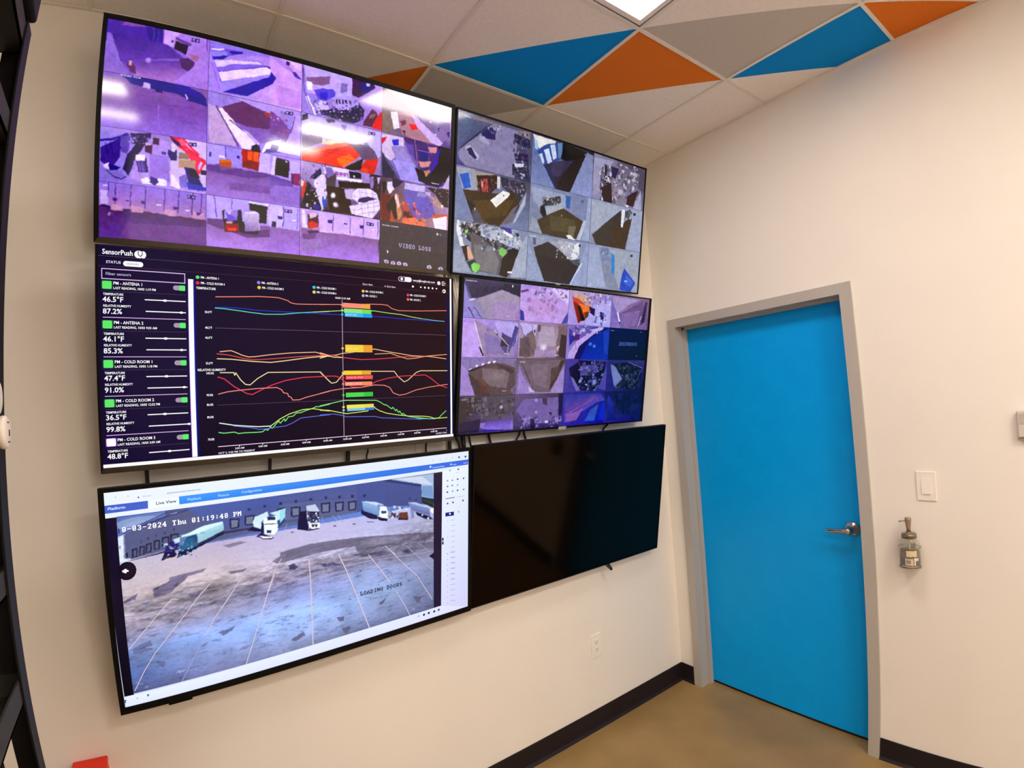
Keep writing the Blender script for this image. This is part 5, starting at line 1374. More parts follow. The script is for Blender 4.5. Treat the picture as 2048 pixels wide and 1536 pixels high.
DATA[4] = """
q|12,10,24;12,10,24;12,10,24;12,10,24|-1480,855 1472,855 1472,-850 -1480,-850
S|1.5|-1478,430 -744,853
q|76,68,104;56,52,76;140,120,168;152,132,200|-1478,853 -744,853 -744,430 -1478,430
q|74,68,100;74,68,100;58,52,80;58,52,80|-1473,853 -865,853 -748,783 -1376,642
p|48,44,68|-973,840 -752,828 -744,708 -744,704 -995,761
p|56,50,76|-1332,757 -1270,774 -1267,726 -1329,704
p|56,50,76|-1244,766 -1181,782 -1178,734 -1241,712
p|56,50,76|-1154,774 -1090,791 -1087,742 -1151,720
p|56,50,76|-1063,782 -997,799 -994,750 -1060,728
p|164,152,176|-1214,430 -1314,641 -995,766 -744,704 -744,437 -1024,430
p|168,144,192|-1119,618 -754,646 -744,495 -744,442 -1109,432
p|152,144,208|-1470,430 -1478,670 -1478,809 -1413,638 -1226,431 -1241,430
p|152,140,180|-1413,638 -1326,651 -1135,431 -1226,431
l|20,20,48;3.5|-1414,543 -1340,435
l|36,32,64;3|-1346,548 -1238,430
p|220,212,240|-1419,628 -1352,649 -1338,629 -1400,613
t|232,228,248;6;1|-1465,819|10-03-2024 01:19:48
p|240,236,255|-863,829 -847,830 -848,806 -862,806
t|216,204,236;6;1|-923,474|Camera
S|1.5|-740,430 -6,853
q|176,152,224;176,144,224;168,136,216;184,152,224|-740,853 -6,853 -6,430 -740,430
p|196,164,228|-740,656 -740,806 -155,836 -6,698 -6,611 -107,435 -668,440 -735,580
p|224,204,248|-312,846 -11,837 -6,770 -6,683 -148,741
p|60,60,152|-734,568 -683,549 -668,440 -726,443
p|72,80,160|-6,586 -6,446 -107,435
p|108,80,144|-740,779 -740,784 -636,805 -620,783 -733,756
s|76,56,120;140,116,184;232,216,250|-536,837 -31,884 -20,752 -527,710|24,9.8,51,-296,172,-2,341
p|200,160,220|-570,684 -222,687 -225,531 -558,522
s|164,128,184;184,144,204;156,120,176|-629,702 -179,738 -160,499 -613,472|16,15.7,52,-296,172,-2,341
S|1.5|-2,430 733,853
q|176,160,208;156,136,200;160,148,232;176,156,224|-2,853 733,853 733,430 -2,430
p|184,176,232|488,767 724,773 733,577 733,434 204,458
p|200,164,144|29,841 310,803 391,671 162,742
p|200,80,48|42,781 161,754 359,644 330,578 268,499 170,456 88,637
p|232,128,64|166,704 338,680 344,617 242,598
p|128,28,20|64,722 132,702 218,496 170,456
p|24,12,16|133,690 186,669 286,500 219,484
p|90,64,48|260,599 344,611 332,554 284,513
p|52,36,80|338,680 446,650 437,560 364,593
p|44,28,96|538,624 611,609 602,518 529,527
s|200,188,232;108,96,176;236,228,250;140,120,168;108,56,72|222,833 695,874 709,733 234,697|36,11.3,53,-1,172,293,341
s|44,48,144;236,228,255;100,112,208|434,585 649,599 663,456 448,445|14,11.5,54,-1,172,293,341
S|1.5|736,430 1471,853
q|152,128,176;124,100,136;124,100,148;128,112,180|736,853 1471,853 1471,430 736,430
p|168,152,200|736,838 736,839 1282,831 1051,745 870,626 810,662
p|112,88,136|890,614 1344,822 1379,701 1283,461 1044,449
p|136,112,164|910,616 1297,695 1240,472 1024,448
p|236,232,248|820,649 870,626 920,510 861,533
p|44,36,80|881,521 920,510 907,456
p|56,48,80|1387,812 1438,816 1398,536 1320,490
l|236,228,244;3|1327,615 1262,460
l|124,104,160;1.3|849,829 869,732
l|124,104,160;1.3|963,838 983,740
l|124,104,160;1.3|1079,848 1100,749
l|124,104,160;1.3|1198,853 1219,758
q|120,104,176;120,104,176;144,128,192;144,128,192|744,748 828,663 930,430 778,430
S|1.5|-1478,4 -744,427
q|188,156,232;164,148,216;140,120,184;188,152,232|-1478,427 -744,427 -744,4 -1478,4
p|200,168,240|-1474,380 -1324,367 -1204,4 -1446,4 -1474,5
p|160,140,176|-1327,421 -1089,313 -819,142 -784,27 -1190,10 -1263,173
p|140,124,176|-1205,286 -1017,226 -897,48 -1166,43
l|236,224,248;4|-1332,388 -1190,10
p|28,24,48|-1268,129 -1234,108 -1190,20 -1217,26
p|184,168,228|-1081,413 -744,409 -744,223 -847,141 -1021,294
p|64,56,80|-984,137 -966,284 -824,210 -818,130
p|88,76,128|-980,295 -825,233 -791,142 -934,207
l|232,216,232;3|-1076,313 -861,141
p|80,76,144|-793,383 -744,357 -744,318 -780,189 -844,95 -882,37
l|144,132,192;3|-747,328 -844,95
p|92,84,128|-984,137 -889,140 -896,37
t|244,240,255;6;1|-924,48|Camera 2
p|40,32,56|-1047,281 -1020,271 -1024,243
p|96,88,144|-1175,325 -1148,321 -1154,299
S|1.5|-740,4 -6,427
q|168,152,192;152,132,140;80,64,72;168,144,176|-740,427 -6,427 -6,4 -740,4
p|196,180,236|-724,410 -460,400 -479,246 -545,338 -656,263
p|120,104,108|-684,238 -545,338 -477,222 -480,56 -610,6 -712,28
p|104,88,96|-712,238 -568,254 -553,31 -712,28
p|156,136,160|-475,400 -153,416 -168,208 -156,62 -448,32 -494,246
p|176,160,184|-429,390 -214,389 -180,159 -457,152
b|220,208,236;156,136,160|-365,142 68,53
p|96,80,100|-460,406 -415,402 -424,319 -470,329
p|36,28,56|-516,345 -494,346 -495,304 -510,306
p|124,104,112|-153,416 -9,423 -6,370 -6,70 -160,111
l|192,176,184;3|-149,368 -180,159
p|64,48,56|-96,309 -6,288 -6,287 -6,18 -122,38
p|200,168,168|-163,148 -101,174 -142,87
t|244,240,255;6;1|-178,43|Camera 3
l|44,36,56;2|-549,396 -527,291
l|60,48,72;2.5|-624,217 -495,56
p|168,144,184|-484,104 -160,111 -153,25 -492,20
l|44,36,80;2|-715,387 -656,263
S|1.5|-2,4 733,427
q|136,120,192;44,52,144;20,44,144;152,136,208|-2,427 733,427 733,4 -2,4
p|24,20,96|143,4 138,67 162,168 388,329 558,414 722,421 733,228 733,12 148,4
q|24,48,144;24,48,144;24,56,168;24,56,168|393,278 722,421 733,12 244,6
p|192,168,228|38,66 141,218 420,368 604,427 608,427 475,345 213,170 142,17 34,15
p|44,72,176|617,364 723,408 733,279 733,78 664,77
p|92,44,112|99,317 216,322 206,246 122,243
p|44,48,152|27,388 114,330 122,243 46,166
l|52,44,104;2|84,391 166,118
s|212,200,244;92,76,152;44,40,104|33,413 556,439 566,336 41,314|22,11.7,55,-1,2,293,171
b|100,136,224;24,48,144|473,177 36,26
b|100,136,224;24,48,144|400,201 35,26
p|200,180,236|383,386 600,427 624,427 596,389 456,357
S|1.5|736,4 1471,427
q|12,12,72;10,10,64;4,4,40;8,8,64|736,427 1471,427 1471,4 736,4
p|76,92,144|929,244 1282,248 1281,202 930,196
m|20,22,80;13|941,204 1280,209|VIDEO LOSS
t|168,168,208;5;1|754,386|10-03-2024
p|168,168,200|1340,403 1355,404 1349,382
t|168,176,216;5;1|1278,55|Cam
S|1.5|-1478,-422 -744,1
q|144,128,184;136,120,156;92,76,80;136,112,168|-1478,1 -744,1 -744,-422 -1478,-422
p|96,80,84|-1387,-136 -1108,-46 -890,-66 -760,-112 -761,-323 -808,-422 -1159,-422 -1271,-420
p|80,64,68|-1392,-169 -1267,-247 -1074,-420 -1284,-420
p|124,108,116|-1210,-113 -830,-136 -873,-344 -1093,-317 -1203,-225
p|108,64,56|-1274,-236 -1201,-270 -1088,-397 -1155,-395
b|140,124,132;124,108,116|-1018,-204 124,69
p|144,128,180|-1454,-27 -1201,-24 -1108,-57 -1387,-136
p|168,144,208|-1477,-71 -1400,-136 -1290,-420 -1467,-409
p|236,228,248|-1380,-122 -1345,-115 -1346,-137 -1372,-144
p|236,228,248|-1300,-83 -1264,-76 -1266,-98 -1291,-105
p|236,228,248|-1218,-60 -1181,-53 -1183,-75 -1208,-82
p|236,228,248|-1140,-42 -1103,-35 -1105,-58 -1131,-65
p|236,228,248|-1074,-34 -1037,-27 -1038,-49 -1065,-56
p|52,44,56|-1387,-136 -1236,-91 -1107,-62 -1223,-108 -1361,-152
t|240,232,255;5;1|-926,-380|Camera 5
p|80,64,72|-1068,-56 -831,-112 -773,-136 -798,-182
p|124,108,144|-762,-422 -815,-369 -748,-300 -754,-422
l|88,72,120;1.2|-1367,-26 -1364,-92
l|88,72,120;1.2|-1317,-26 -1314,-92
l|88,72,120;1.2|-1240,-24 -1236,-91
l|88,72,120;1.2|-1162,-24 -1158,-91
l|88,72,120;1.2|-1070,-22 -1066,-90
l|88,72,120;1.2|-948,-21 -944,-90
S|1.5|-740,-422 -6,1
q|112,96,104;104,88,96;160,136,192;140,120,176|-740,1 -6,1 -6,-422 -740,-422
p|116,100,112|-665,-41 -54,-11 -103,-198 -214,-407 -447,-401 -594,-230
p|128,112,128|-546,-64 -272,-62 -281,-356 -469,-304
p|72,52,56|-70,-11 -6,-10 -6,-11 -130,-260 -231,-394 -222,-308
p|156,136,196|-706,-65 -639,-206 -461,-413 -713,-407
p|196,180,220|-557,-326 -447,-401 -537,-399
p|160,140,196|-6,-68 -6,-407 -214,-407
l|48,36,56;2.5|-663,-65 -479,-376
p|88,72,72|-222,-111 -80,-86 -132,-234 -224,-283
t|232,224,244;6;1|-700,-44|10-03-2024
S|1.5|-2,-422 733,1
q|80,72,152;72,64,156;52,44,144;80,72,152|-2,1 733,1 733,-422 -2,-422
p|28,20,64|61,-110 214,-33 268,-264 96,-224
p|16,12,52|229,-8 711,-28 677,-242 529,-412 263,-393 97,-236
p|92,84,160|252,-84 549,-56 578,-162 264,-212
s|12,8,40;168,164,216;80,72,144;44,40,104;120,112,176|231,-33 674,-29 712,-403 263,-393|60,14.3,57,-1,-169,293,0
p|124,116,184|94,-211 147,-237 280,-393 212,-405
b|140,148,208;16,12,52|518,-293 51,48
p|88,80,160|733,-397 598,-374 717,-82 733,-167
S|1.5|736,-422 1471,1
q|52,48,116;60,56,120;16,12,60;52,44,128|736,1 1471,1 1471,-422 736,-422
p|20,20,44|864,-54 1135,-24 1431,-106 1408,-276 1218,-414 896,-352
s|12,12,32;60,64,96;88,92,124;40,40,72|882,-40 1381,-36 1422,-390 918,-380|54,17.7,58,294,-169,588,0
p|120,132,184|798,-54 886,-81 1041,-258 897,-366 843,-216
l|128,136,176;3|1135,-24 1431,-106
p|64,68,120|1392,-135 1452,-106 1308,-304
S|1.5|-1478,-848 -744,-426
q|72,64,68;92,84,96;108,88,144;60,48,56|-1478,-426 -744,-426 -744,-848 -1478,-848
p|88,80,92|-1166,-440 -810,-440 -744,-477 -744,-608 -962,-690 -1204,-689
p|68,56,60|-1465,-442 -1217,-450 -1236,-585 -1454,-686
s|56,48,52;100,92,108;44,36,40;124,116,132|-1447,-443 -752,-465 -736,-715 -1436,-676|50,16.1,61,-591,-339,-297,-170
b|200,192,216;88,80,92|-929,-564 30,26
p|144,120,200|-1202,-734 -960,-738 -764,-723 -744,-802 -744,-834 -1036,-826 -1199,-792
q|108,84,184;108,84,184;140,116,208;140,116,208|-1136,-727 -778,-724 -787,-807 -1146,-801
p|48,40,72|-1471,-718 -1204,-689 -1210,-837 -1472,-829
p|60,44,160|-1132,-814 -744,-836 -744,-846 -1262,-833
t|204,196,216;5;1|-1458,-468|10-03-2024
S|1.5|-740,-848 -6,-426
q|108,92,128;68,56,76;48,40,108;76,64,104|-740,-426 -6,-426 -6,-848 -740,-848
p|120,104,164|-606,-481 -81,-473 -44,-741 -248,-792 -556,-774 -714,-609
p|16,12,72|-76,-436 -8,-426 -6,-426 -6,-676 -62,-714
p|68,60,80|-334,-478 -256,-480 -242,-568 -313,-552
s|76,64,112;44,36,80;140,124,192;160,144,208|-680,-682 -12,-717 0,-871 -670,-827|40,13.7,63,-296,-339,-2,-170
p|36,28,72|-500,-728 -439,-725 -423,-843 -484,-839
p|224,212,250|-274,-759 -219,-762 -220,-791 -268,-788
b|168,160,208;120,104,164|-425,-500 30,24
b|168,160,208;120,104,164|-414,-647 31,25
p|28,20,64|-227,-656 -171,-661 -175,-708
S|1.5|-2,-848 733,-426
q|60,60,144;44,44,128;24,24,160;64,56,160|-2,-426 733,-426 733,-848 -2,-848
q|64,68,156;64,68,156;92,76,168;92,76,168|32,-451 641,-442 733,-540 37,-617
q|108,76,144;108,76,144;92,76,176;92,76,176|38,-630 552,-466 650,-536 44,-797
q|64,88,168;64,88,168;60,96,192;60,96,192|481,-663 619,-588 566,-801 387,-804
p|28,48,200|690,-564 733,-555 733,-810 640,-805
l|132,112,184;4|53,-708 538,-505
p|140,100,176|70,-708 354,-631 246,-782 60,-798
S|1.5|736,-848 1471,-426
q|32,28,80;20,20,68;20,20,92;52,52,160|736,-426 1471,-426 1471,-848 736,-848
p|12,12,56|830,-460 1351,-503 1455,-678 1256,-755 924,-628
p|40,40,112|811,-460 1048,-688 865,-804
s|12,12,48;36,36,96;28,28,88|868,-461 1432,-476 1466,-766 897,-737|24,27.6,65,294,-339,588,-170
q|52,52,168;52,52,168;28,28,104;28,28,104|786,-486 814,-487 982,-811 808,-809
"""
DATA[5] = """
q|232,240,255;220,232,255;220,220,255;200,212,248|-1525,852 1525,852 1525,-828 -1525,-828
q|64,152,248;48,96,216;48,96,216;44,136,240|-1048,763 1526,764 1520,710 -1047,701
p|64,96,200|-1525,758 -1252,759 -1253,701 -1525,699
q|240,252,255;240,252,255;240,252,255;240,252,255|-1248,759 -1048,759 -1048,702 -1250,700
t|32,56,88;12.4;1|-1202,720|Live View
t|168,216,255;9.9;1|-993,722|Playback
t|168,216,255;9.9;1|-780,721|Picture
t|168,216,255;9.9;1|-609,726|Configuration
t|224,232,255;10.5;1.1|-1508,722|Platform
t|112,128,160;8.7;1|-1458,806|‹
t|112,128,160;8.7;1|-1379,804|›
p|48,56,96|-1318,787 -1304,789 -1309,802
t|128,144,176;4.3;1|-1283,792|Not secure | 192.168.1.64
t|104,120,160;5;1|-1126,794|#/live/preview?channel=1&stream=main
t|200,220,255;6.8;1|1106,722|Download Plug-in
t|216,232,255;6.2;1|1339,725|admin
t|192,212,255;6.2;1|1463,727|Logout
p|216,232,255|1074,730 1095,730 1093,749 1079,749
p|216,232,255|1306,729 1331,730 1318,749
p|184,196,228|1102,804 1111,810 1119,802 1111,795
p|184,196,228|1182,804 1191,811 1199,802 1191,795
p|184,196,228|1252,804 1261,810 1270,802 1261,795
p|184,196,228|1324,802 1333,809 1342,800 1333,794
p|48,56,88|1400,809 1417,807 1425,788 1406,790
b|48,56,88;48,56,88|1489,797 12,10
q|28,12,56;32,16,48;20,16,48;8,4,28|-1532,664 1218,673 1205,-729 -1514,-730
q|20,10,44;20,10,44;4,2,12;4,2,12|-1532,664 -1456,661 -1454,-739 -1520,-738
S|2.2|-1456,-728 1120,668
q|60,92,200;72,136,232;140,144,184;124,120,160|-1456,668 1120,668 1120,-728 -1456,-728
q|183,175,200;179,166,200;200,183,192;192,175,183|-1456,361 -812,361 -812,82 -1456,82
q|179,166,200;183,175,218;192,183,218;200,183,192|-812,361 -168,361 -168,82 -812,82
q|183,175,218;175,175,226;183,183,226;192,183,218|-168,361 476,361 476,82 -168,82
q|175,175,226;183,183,226;158,158,192;183,183,226|476,361 1120,361 1120,82 476,82
q|192,175,183;200,183,192;136,128,145;166,153,170|-1456,82 -812,82 -812,-58 -1456,-58
q|200,183,192;192,183,218;149,140,175;136,128,145|-812,82 -168,82 -168,-58 -812,-58
q|192,183,218;183,183,226;123,119,145;149,140,175|-168,82 476,82 476,-58 -168,-58
q|183,183,226;158,158,192;132,128,162;123,119,145|476,82 1120,82 1120,-58 476,-58
q|166,153,170;136,128,145;153,149,183;158,145,170|-1456,-58 -812,-58 -812,-198 -1456,-198
q|136,128,145;149,140,175;136,145,209;153,149,183|-812,-58 -168,-58 -168,-198 -812,-198
q|149,140,175;123,119,145;149,166,226;136,145,209|-168,-58 476,-58 476,-198 -168,-198
q|123,119,145;132,128,162;136,140,175;149,166,226|476,-58 1120,-58 1120,-198 476,-198
q|158,145,170;153,149,183;140,175,252;106,132,192|-1456,-198 -812,-198 -812,-393 -1456,-393
q|153,149,183;136,145,209;149,183,255;140,175,252|-812,-198 -168,-198 -168,-393 -812,-393
q|136,145,209;149,166,226;140,166,218;149,183,255|-168,-198 476,-198 476,-393 -168,-393
q|149,166,226;136,140,175;119,132,175;140,166,218|476,-198 1120,-198 1120,-393 476,-393
q|106,132,192;140,175,252;132,149,209;81,106,175|-1456,-393 -812,-393 -812,-588 -1456,-588
q|140,175,252;149,183,255;149,175,235;132,149,209|-812,-393 -168,-393 -168,-588 -812,-588
q|149,183,255;140,166,218;132,149,200;149,175,235|-168,-393 476,-393 476,-588 -168,-588
q|140,166,218;119,132,175;111,119,162;132,149,200|476,-393 1120,-393 1120,-588 476,-588
q|81,106,175;132,149,209;119,123,175;72,81,132|-1456,-588 -812,-588 -812,-728 -1456,-728
q|132,149,209;149,175,235;123,132,175;119,123,175|-812,-588 -168,-588 -168,-728 -812,-728
q|149,175,235;132,149,200;98,106,149;123,132,175|-168,-588 476,-588 476,-728 -168,-728
q|132,149,200;111,119,162;93,98,136;98,106,149|476,-588 1120,-588 1120,-728 476,-728
q|80,104,164;101,121,175;122,144,194;88,112,172|-1456,661 -1054,663 -1314,589 -1458,528
p|123,148,200|-1456,609 -1456,626 -1346,650 -1227,642 -1180,624 -1344,586 -1450,569
p|136,156,203|-1419,606 -1288,627 -1265,609 -1403,575
q|76,83,138;71,91,165;92,105,145;82,86,129|-1128,667 570,676 332,412 -1143,369
p|83,90,135|-1326,577 -1017,664 -929,650 -874,396 -1388,336 -1428,354 -1420,532
q|71,91,171;63,83,157;65,75,129;78,90,145|-992,664 570,674 634,419 -741,432
p|68,83,153|667,668 983,578 989,388 970,362 634,419 332,412 -322,454 -317,668
q|72,87,157;72,87,157;91,98,143;91,98,143|-317,668 334,668 332,412 -322,454
q|71,84,153;71,84,153;69,79,141;69,79,141|570,668 983,576 989,386 634,414
p|52,60,119|585,668 673,668 986,578 988,551 800,606 626,651
l|34,39,86;1.5|985,578 991,398
p|153,178,213|673,668 1120,668 1120,415 989,455 985,578
p|191,203,226|717,668 820,668 1002,654 1106,553 981,585
p|111,146,198|991,560 1106,543 1117,420 991,460
p|36,43,56|989,453 1120,410 1120,318 989,388
p|49,64,57|991,436 1120,391 1120,347 991,407
l|62,74,126;1.5|-318,609 -6,580 333,549 635,506
l|106,120,160;1.2|-319,576 -86,564
l|65,75,135;1|-112,668 -116,495
l|65,75,135;1|222,668 219,466
l|65,75,135;1|478,668 476,446
l|65,75,135;1|636,668 634,432
l|53,62,115;4|-1417,536 -1321,569 -1143,619 -992,653
l|61,71,125;3|-1338,579 -1123,655
l|175,185,220;2|-1108,635 -1065,644
p|206,219,236|-1456,521 -1420,529 -1429,347 -1390,344 -1388,326 -1456,321
l|117,136,186;1.5|-1456,514 -1375,550 -1363,554
p|35,45,77|-1450,450 -1444,449 -1445,428 -1451,429
p|131,141,173|-1417,532 -1412,533 -1420,346 -1428,346
p|50,54,97|-1429,347 -1388,329 -874,396 -747,437 -534,433 -535,417 -744,417 -876,366 -1386,325
p|31,31,65|-1414,387 -1401,393 -1403,358 -1417,349
p|31,31,65|-1374,412 -1338,414 -1342,346 -1378,342
p|82,90,129|-1366,400 -1346,404 -1350,352 -1368,348
p|31,31,65|-1326,421 -1290,423 -1294,358 -1330,354
p|82,90,129|-1318,410 -1298,413 -1302,364 -1320,360
p|31,31,65|-1283,434 -1244,436 -1248,368 -1287,364
p|82,90,129|-1275,423 -1252,426 -1256,374 -1277,370
p|31,31,65|-1231,450 -1188,451 -1192,382 -1234,379
p|82,90,129|-1223,439 -1196,441 -1200,388 -1224,386
p|31,31,65|-1175,466 -1126,466 -1129,396 -1179,394
p|82,90,129|-1167,454 -1134,456 -1138,402 -1168,401
p|31,31,65|-1119,481 -1063,480 -1066,418 -1122,416
p|82,90,129|-1110,470 -1071,470 -1074,424 -1112,423
p|46,51,98|-1314,466 -1306,466 -1307,450 -1315,450
p|46,51,98|-1268,480 -1260,480 -1261,463 -1270,463
p|46,51,98|-1218,495 -1209,494 -1210,478 -1218,478
p|46,51,98|-1159,504 -1150,504 -1151,487 -1160,487
p|46,51,98|-1096,524 -1088,524 -1088,507 -1097,507
p|37,39,84|-704,532 -632,526 -635,452 -646,445 -696,448 -706,459
p|107,117,154|-692,519 -644,514 -648,456 -693,459
p|37,39,84|-594,540 -518,534 -520,459 -532,452 -585,455 -596,466
p|107,117,154|-582,528 -530,522 -534,463 -582,466
p|37,39,84|-234,553 -155,546 -156,470 -169,462 -224,465 -236,477
p|107,117,154|-222,540 -168,534 -171,474 -222,477
p|37,39,84|17,547 98,541 96,460 84,452 27,455 16,467
p|107,117,154|30,534 84,528 82,464 30,467
p|37,39,84|140,536 217,531 216,454 204,446 150,448 139,460
p|107,117,154|152,523 204,518 202,457 153,460
p|37,39,84|257,524 334,519 333,441 321,432 267,435 256,447
p|107,117,154|269,511 321,506 319,444 270,447
p|37,39,84|-342,560 -282,556 -284,486 -293,478 -335,478 -344,490
p|107,117,154|-333,548 -292,544 -294,488 -333,490
p|43,48,102|-205,609 -179,607 -181,584 -202,587
p|43,48,102|-81,606 -54,604 -56,581 -77,584
p|43,48,102|46,602 74,600 72,576 50,580
p|43,48,102|165,591 194,588 192,564 169,568
p|43,48,102|282,579 312,576 310,552 286,556
p|43,48,102|395,566 425,563 423,539 399,542
p|43,48,102|-325,610 -300,608 -302,585 -322,588
p|39,46,88|855,469 867,465 867,446 855,448
p|39,46,88|921,447 934,443 934,424 921,426
p|43,48,102|-569,597 -546,595 -548,574 -568,577
p|43,48,102|-451,604 -427,602 -429,580 -450,583
p|43,48,102|-328,606 -303,603 -305,581 -326,585
p|36,48,92|-940,378 -747,448 -748,422 -909,350 -942,342
q|168,220,232;168,220,232;136,184,208;136,184,208|-1051,458 -758,518 -750,449 -937,374
p|200,232,244|-1052,444 -902,506 -758,520 -752,506 -937,454 -1052,429
p|88,120,168|-1102,438 -937,454 -934,370 -1055,378
p|28,72,128|-1042,383 -1008,436 -943,454 -936,370 -980,364
p|26,96,144|-1081,361 -1002,427 -964,428 -941,356 -1032,329
p|44,24,120|-1147,410 -1064,438 -1061,386 -1107,344 -1170,334
p|20,16,84|-1190,287 -1163,340 -1100,364 -1083,317 -1103,292
p|24,24,80|-1084,288 -1070,337 -941,356 -936,340 -1008,302
p|184,212,240|-1102,438 -1055,448 -1060,408 -1092,400
s|200,232,248;28,24,88;44,136,160;12,12,56;124,184,208|-1171,429 -940,386 -946,260 -1177,306|40,4.3,71,-582,-291,448,267
p|200,184,176|-1191,284 -1147,297 -1097,298 -1091,289 -1185,275
t|96,120,144;6.8;1|-912,444|PTS
l|16,20,56;3|-935,348 -748,422
b|12,12,52;12,12,52|-915,362 8,9
b|12,12,52;12,12,52|-889,369 8,9
b|12,12,52;12,12,52|-788,414 8,9
b|12,12,52;12,12,52|-768,422 8,9
p|196,220,232|-518,516 -418,546 -412,498 -462,475 -464,404 -521,422 -534,472
p|16,20,80|-577,410 -534,437 -464,404 -472,386
p|24,24,88|-512,350 -472,374 -373,316 -395,304 -453,315
p|224,240,244|-448,496 -353,500 -344,454 -342,374 -372,340 -444,361 -456,442
p|28,44,96|-426,500 -361,493 -358,464 -420,471
p|32,48,96|-429,390 -393,383 -398,356 -430,366
p|24,28,80|-470,468 -452,457 -451,370 -473,366
l|16,20,64;2.5|-453,442 -348,431
p|176,220,236|-404,528 -280,547 -282,451 -341,406 -353,500
p|48,72,128|-347,454 -282,475 -282,443 -334,388
p|244,244,240|-495,351 -388,326 -388,314 -453,323
p|136,208,224|-320,544 -278,549 -284,472 -323,430
p|20,20,72|-167,502 -104,500 -91,337 -10,330 2,319 -92,320 -186,350
p|184,196,220|-109,542 -30,545 2,482 -3,474 -100,499
p|136,152,184|-109,542 -100,499 -93,422 -105,432
p|28,28,80|-96,490 -3,474 1,388 -90,396
s|12,12,52;60,72,128;224,232,244;36,48,108|-94,485 1,469 -2,320 -98,338|40,4.8,72,-582,-291,448,267
p|228,232,232|-90,387 7,374 2,328 -67,332 -90,362
p|36,40,92|-66,374 -14,365 -18,340 -63,348
b|255,255,255;208,216,232|-27,461 8,8
b|255,255,255;208,216,232|-41,353 8,8
b|255,255,255;208,216,232|-8,420 8,8
q|136,172,224;136,172,224;100,136,192;100,136,192|386,505 531,454 549,338 403,413
p|184,208,240|386,505 513,480 596,439 592,426 531,441
p|24,28,84|376,427 530,346 530,309 447,333 376,391
p|112,144,200|531,454 596,435 587,372 540,344
p|228,240,244|559,427 615,418 634,373 638,308 586,304 549,342
p|44,68,120|568,385 620,376 622,352 572,356
p|16,20,68|521,338 634,295 624,274 548,296
b|224,232,240;176,192,216|558,336 11,11
b|224,232,240;176,192,216|610,318 11,11
p|28,36,100|644,362 740,327 749,278 653,314
s|200,212,236;28,28,80;232,232,240;84,56,60;136,120,160|644,408 838,375 838,262 643,298|34,6.6,73,-582,-291,448,267
p|108,60,52|750,334 838,328 843,256 744,265
p|24,20,56|740,280 838,260 838,245 739,265
p|120,136,184|864,366 899,365 911,258 878,250
b|184,204,240;136,152,192|709,397 14,13
b|184,204,240;136,152,192|750,386 14,13
b|184,204,240;136,152,192|809,362 14,13
q|120,136,192;120,136,192;88,104,168;88,104,168|839,418 1069,326 1080,247 899,327
p|168,184,224|839,420 919,409 1074,335 1069,322
p|20,24,76|919,314 1074,243 1117,201 1043,215 939,272
p|232,240,248|1085,314 1120,312 1120,259 1090,279
p|200,216,240|1001,280 1001,256 980,267
b|200,208,232;136,144,176|1058,222 17,16
p|117,111,141|-330,175 -94,201 120,192 418,167 1120,73 1120,24 797,71 603,83 327,96 68,106 -97,99 -333,84
p|122,118,148|292,148 510,130 1064,64 1120,4 1120,-95 897,-94 698,-97 507,-82 344,28
p|112,106,136|-284,165 3,164 188,160 153,124 -96,116 -286,115
p|135,126,153|418,122 565,100 555,47 435,82
p|107,103,136|273,26 602,0 678,-55 517,-46 397,-29
p|85,78,121|-272,45 -217,58 -187,16 -219,-2 -258,16
p|92,86,131|7,-2 116,-10 219,-60 98,-58 40,-45
p|80,78,126|777,-48 836,-52 856,-85 796,-72
p|102,96,131|123,331 148,324 144,313 121,317
p|102,96,131|299,316 326,309 321,298 296,304
p|115,108,146|420,311 493,298 502,285 438,297
p|110,103,138|-241,340 -210,332 -218,323 -241,330
p|127,118,148|-1143,145 -1015,154 -885,164 -912,140 -1017,125 -1109,78 -1146,94
p|112,103,136|-1125,126 -1042,138 -1009,153 -1082,94 -1115,79
p|85,76,111|-1254,66 -1209,85 -1230,53 -1248,50
p|100,91,128|-1409,34 -1358,56 -1379,20 -1397,24
p|130,121,151|-765,322 -635,335 -580,317 -719,298
p|120,111,141|-1024,-17 -940,-14 -948,-43 -1007,-44
p|122,116,146|-734,100 -588,98 -618,73 -714,80
p|125,117,146|-401,112 -290,161 -292,80 -358,87
p|100,93,131|-1452,22 -1396,39 -1404,18 -1453,8
p|112,103,136|-1259,78 -1093,130 -1017,120 -1150,16 -1251,9
p|85,76,111|-1253,76 -1208,96 -1222,69 -1241,62
p|80,74,106|-1128,63 -1082,98 -1097,63
p|107,98,133|-1452,25 -1358,63 -1372,37 -1440,16
p|100,101,146|-1000,-42 -934,-36 -954,-46 -994,-52
p|102,111,161|-1442,-363 -1300,-324 -1294,-402 -1422,-414
p|100,111,166|-1352,-26 -1277,-14 -1304,-38
p|102,113,161|-833,-391 -693,-366 -723,-406 -794,-426
p|97,106,156|-1277,-500 -1214,-526 -1232,-576 -1268,-542
p|102,116,171|-965,-113 -926,-130 -940,-142
p|97,96,131|539,-514 616,-469 596,-511 557,-538
p|102,103,141|139,-530 208,-550 199,-584 155,-580
p|102,106,146|-264,-623 -166,-582 -150,-623 -233,-650
p|100,101,138|894,-536 977,-568 966,-635 914,-600
p|107,116,161|342,-128 377,-154 359,-159
p|73,76,116|-53,-251 -36,-258 -41,-268
p|73,76,116|927,-330 947,-343 939,-356
p|100,101,141|215,-728 170,-649 259,-648 226,-728
p|120,123,171|-281,-234 -268,-229 -252,-234 -244,-239 -259,-244
p|132,140,190|-291,-412 -270,-399 -243,-398 -231,-404 -255,-416
p|122,136,190|-1086,-654 -1039,-654 -979,-662 -952,-666 -1006,-666
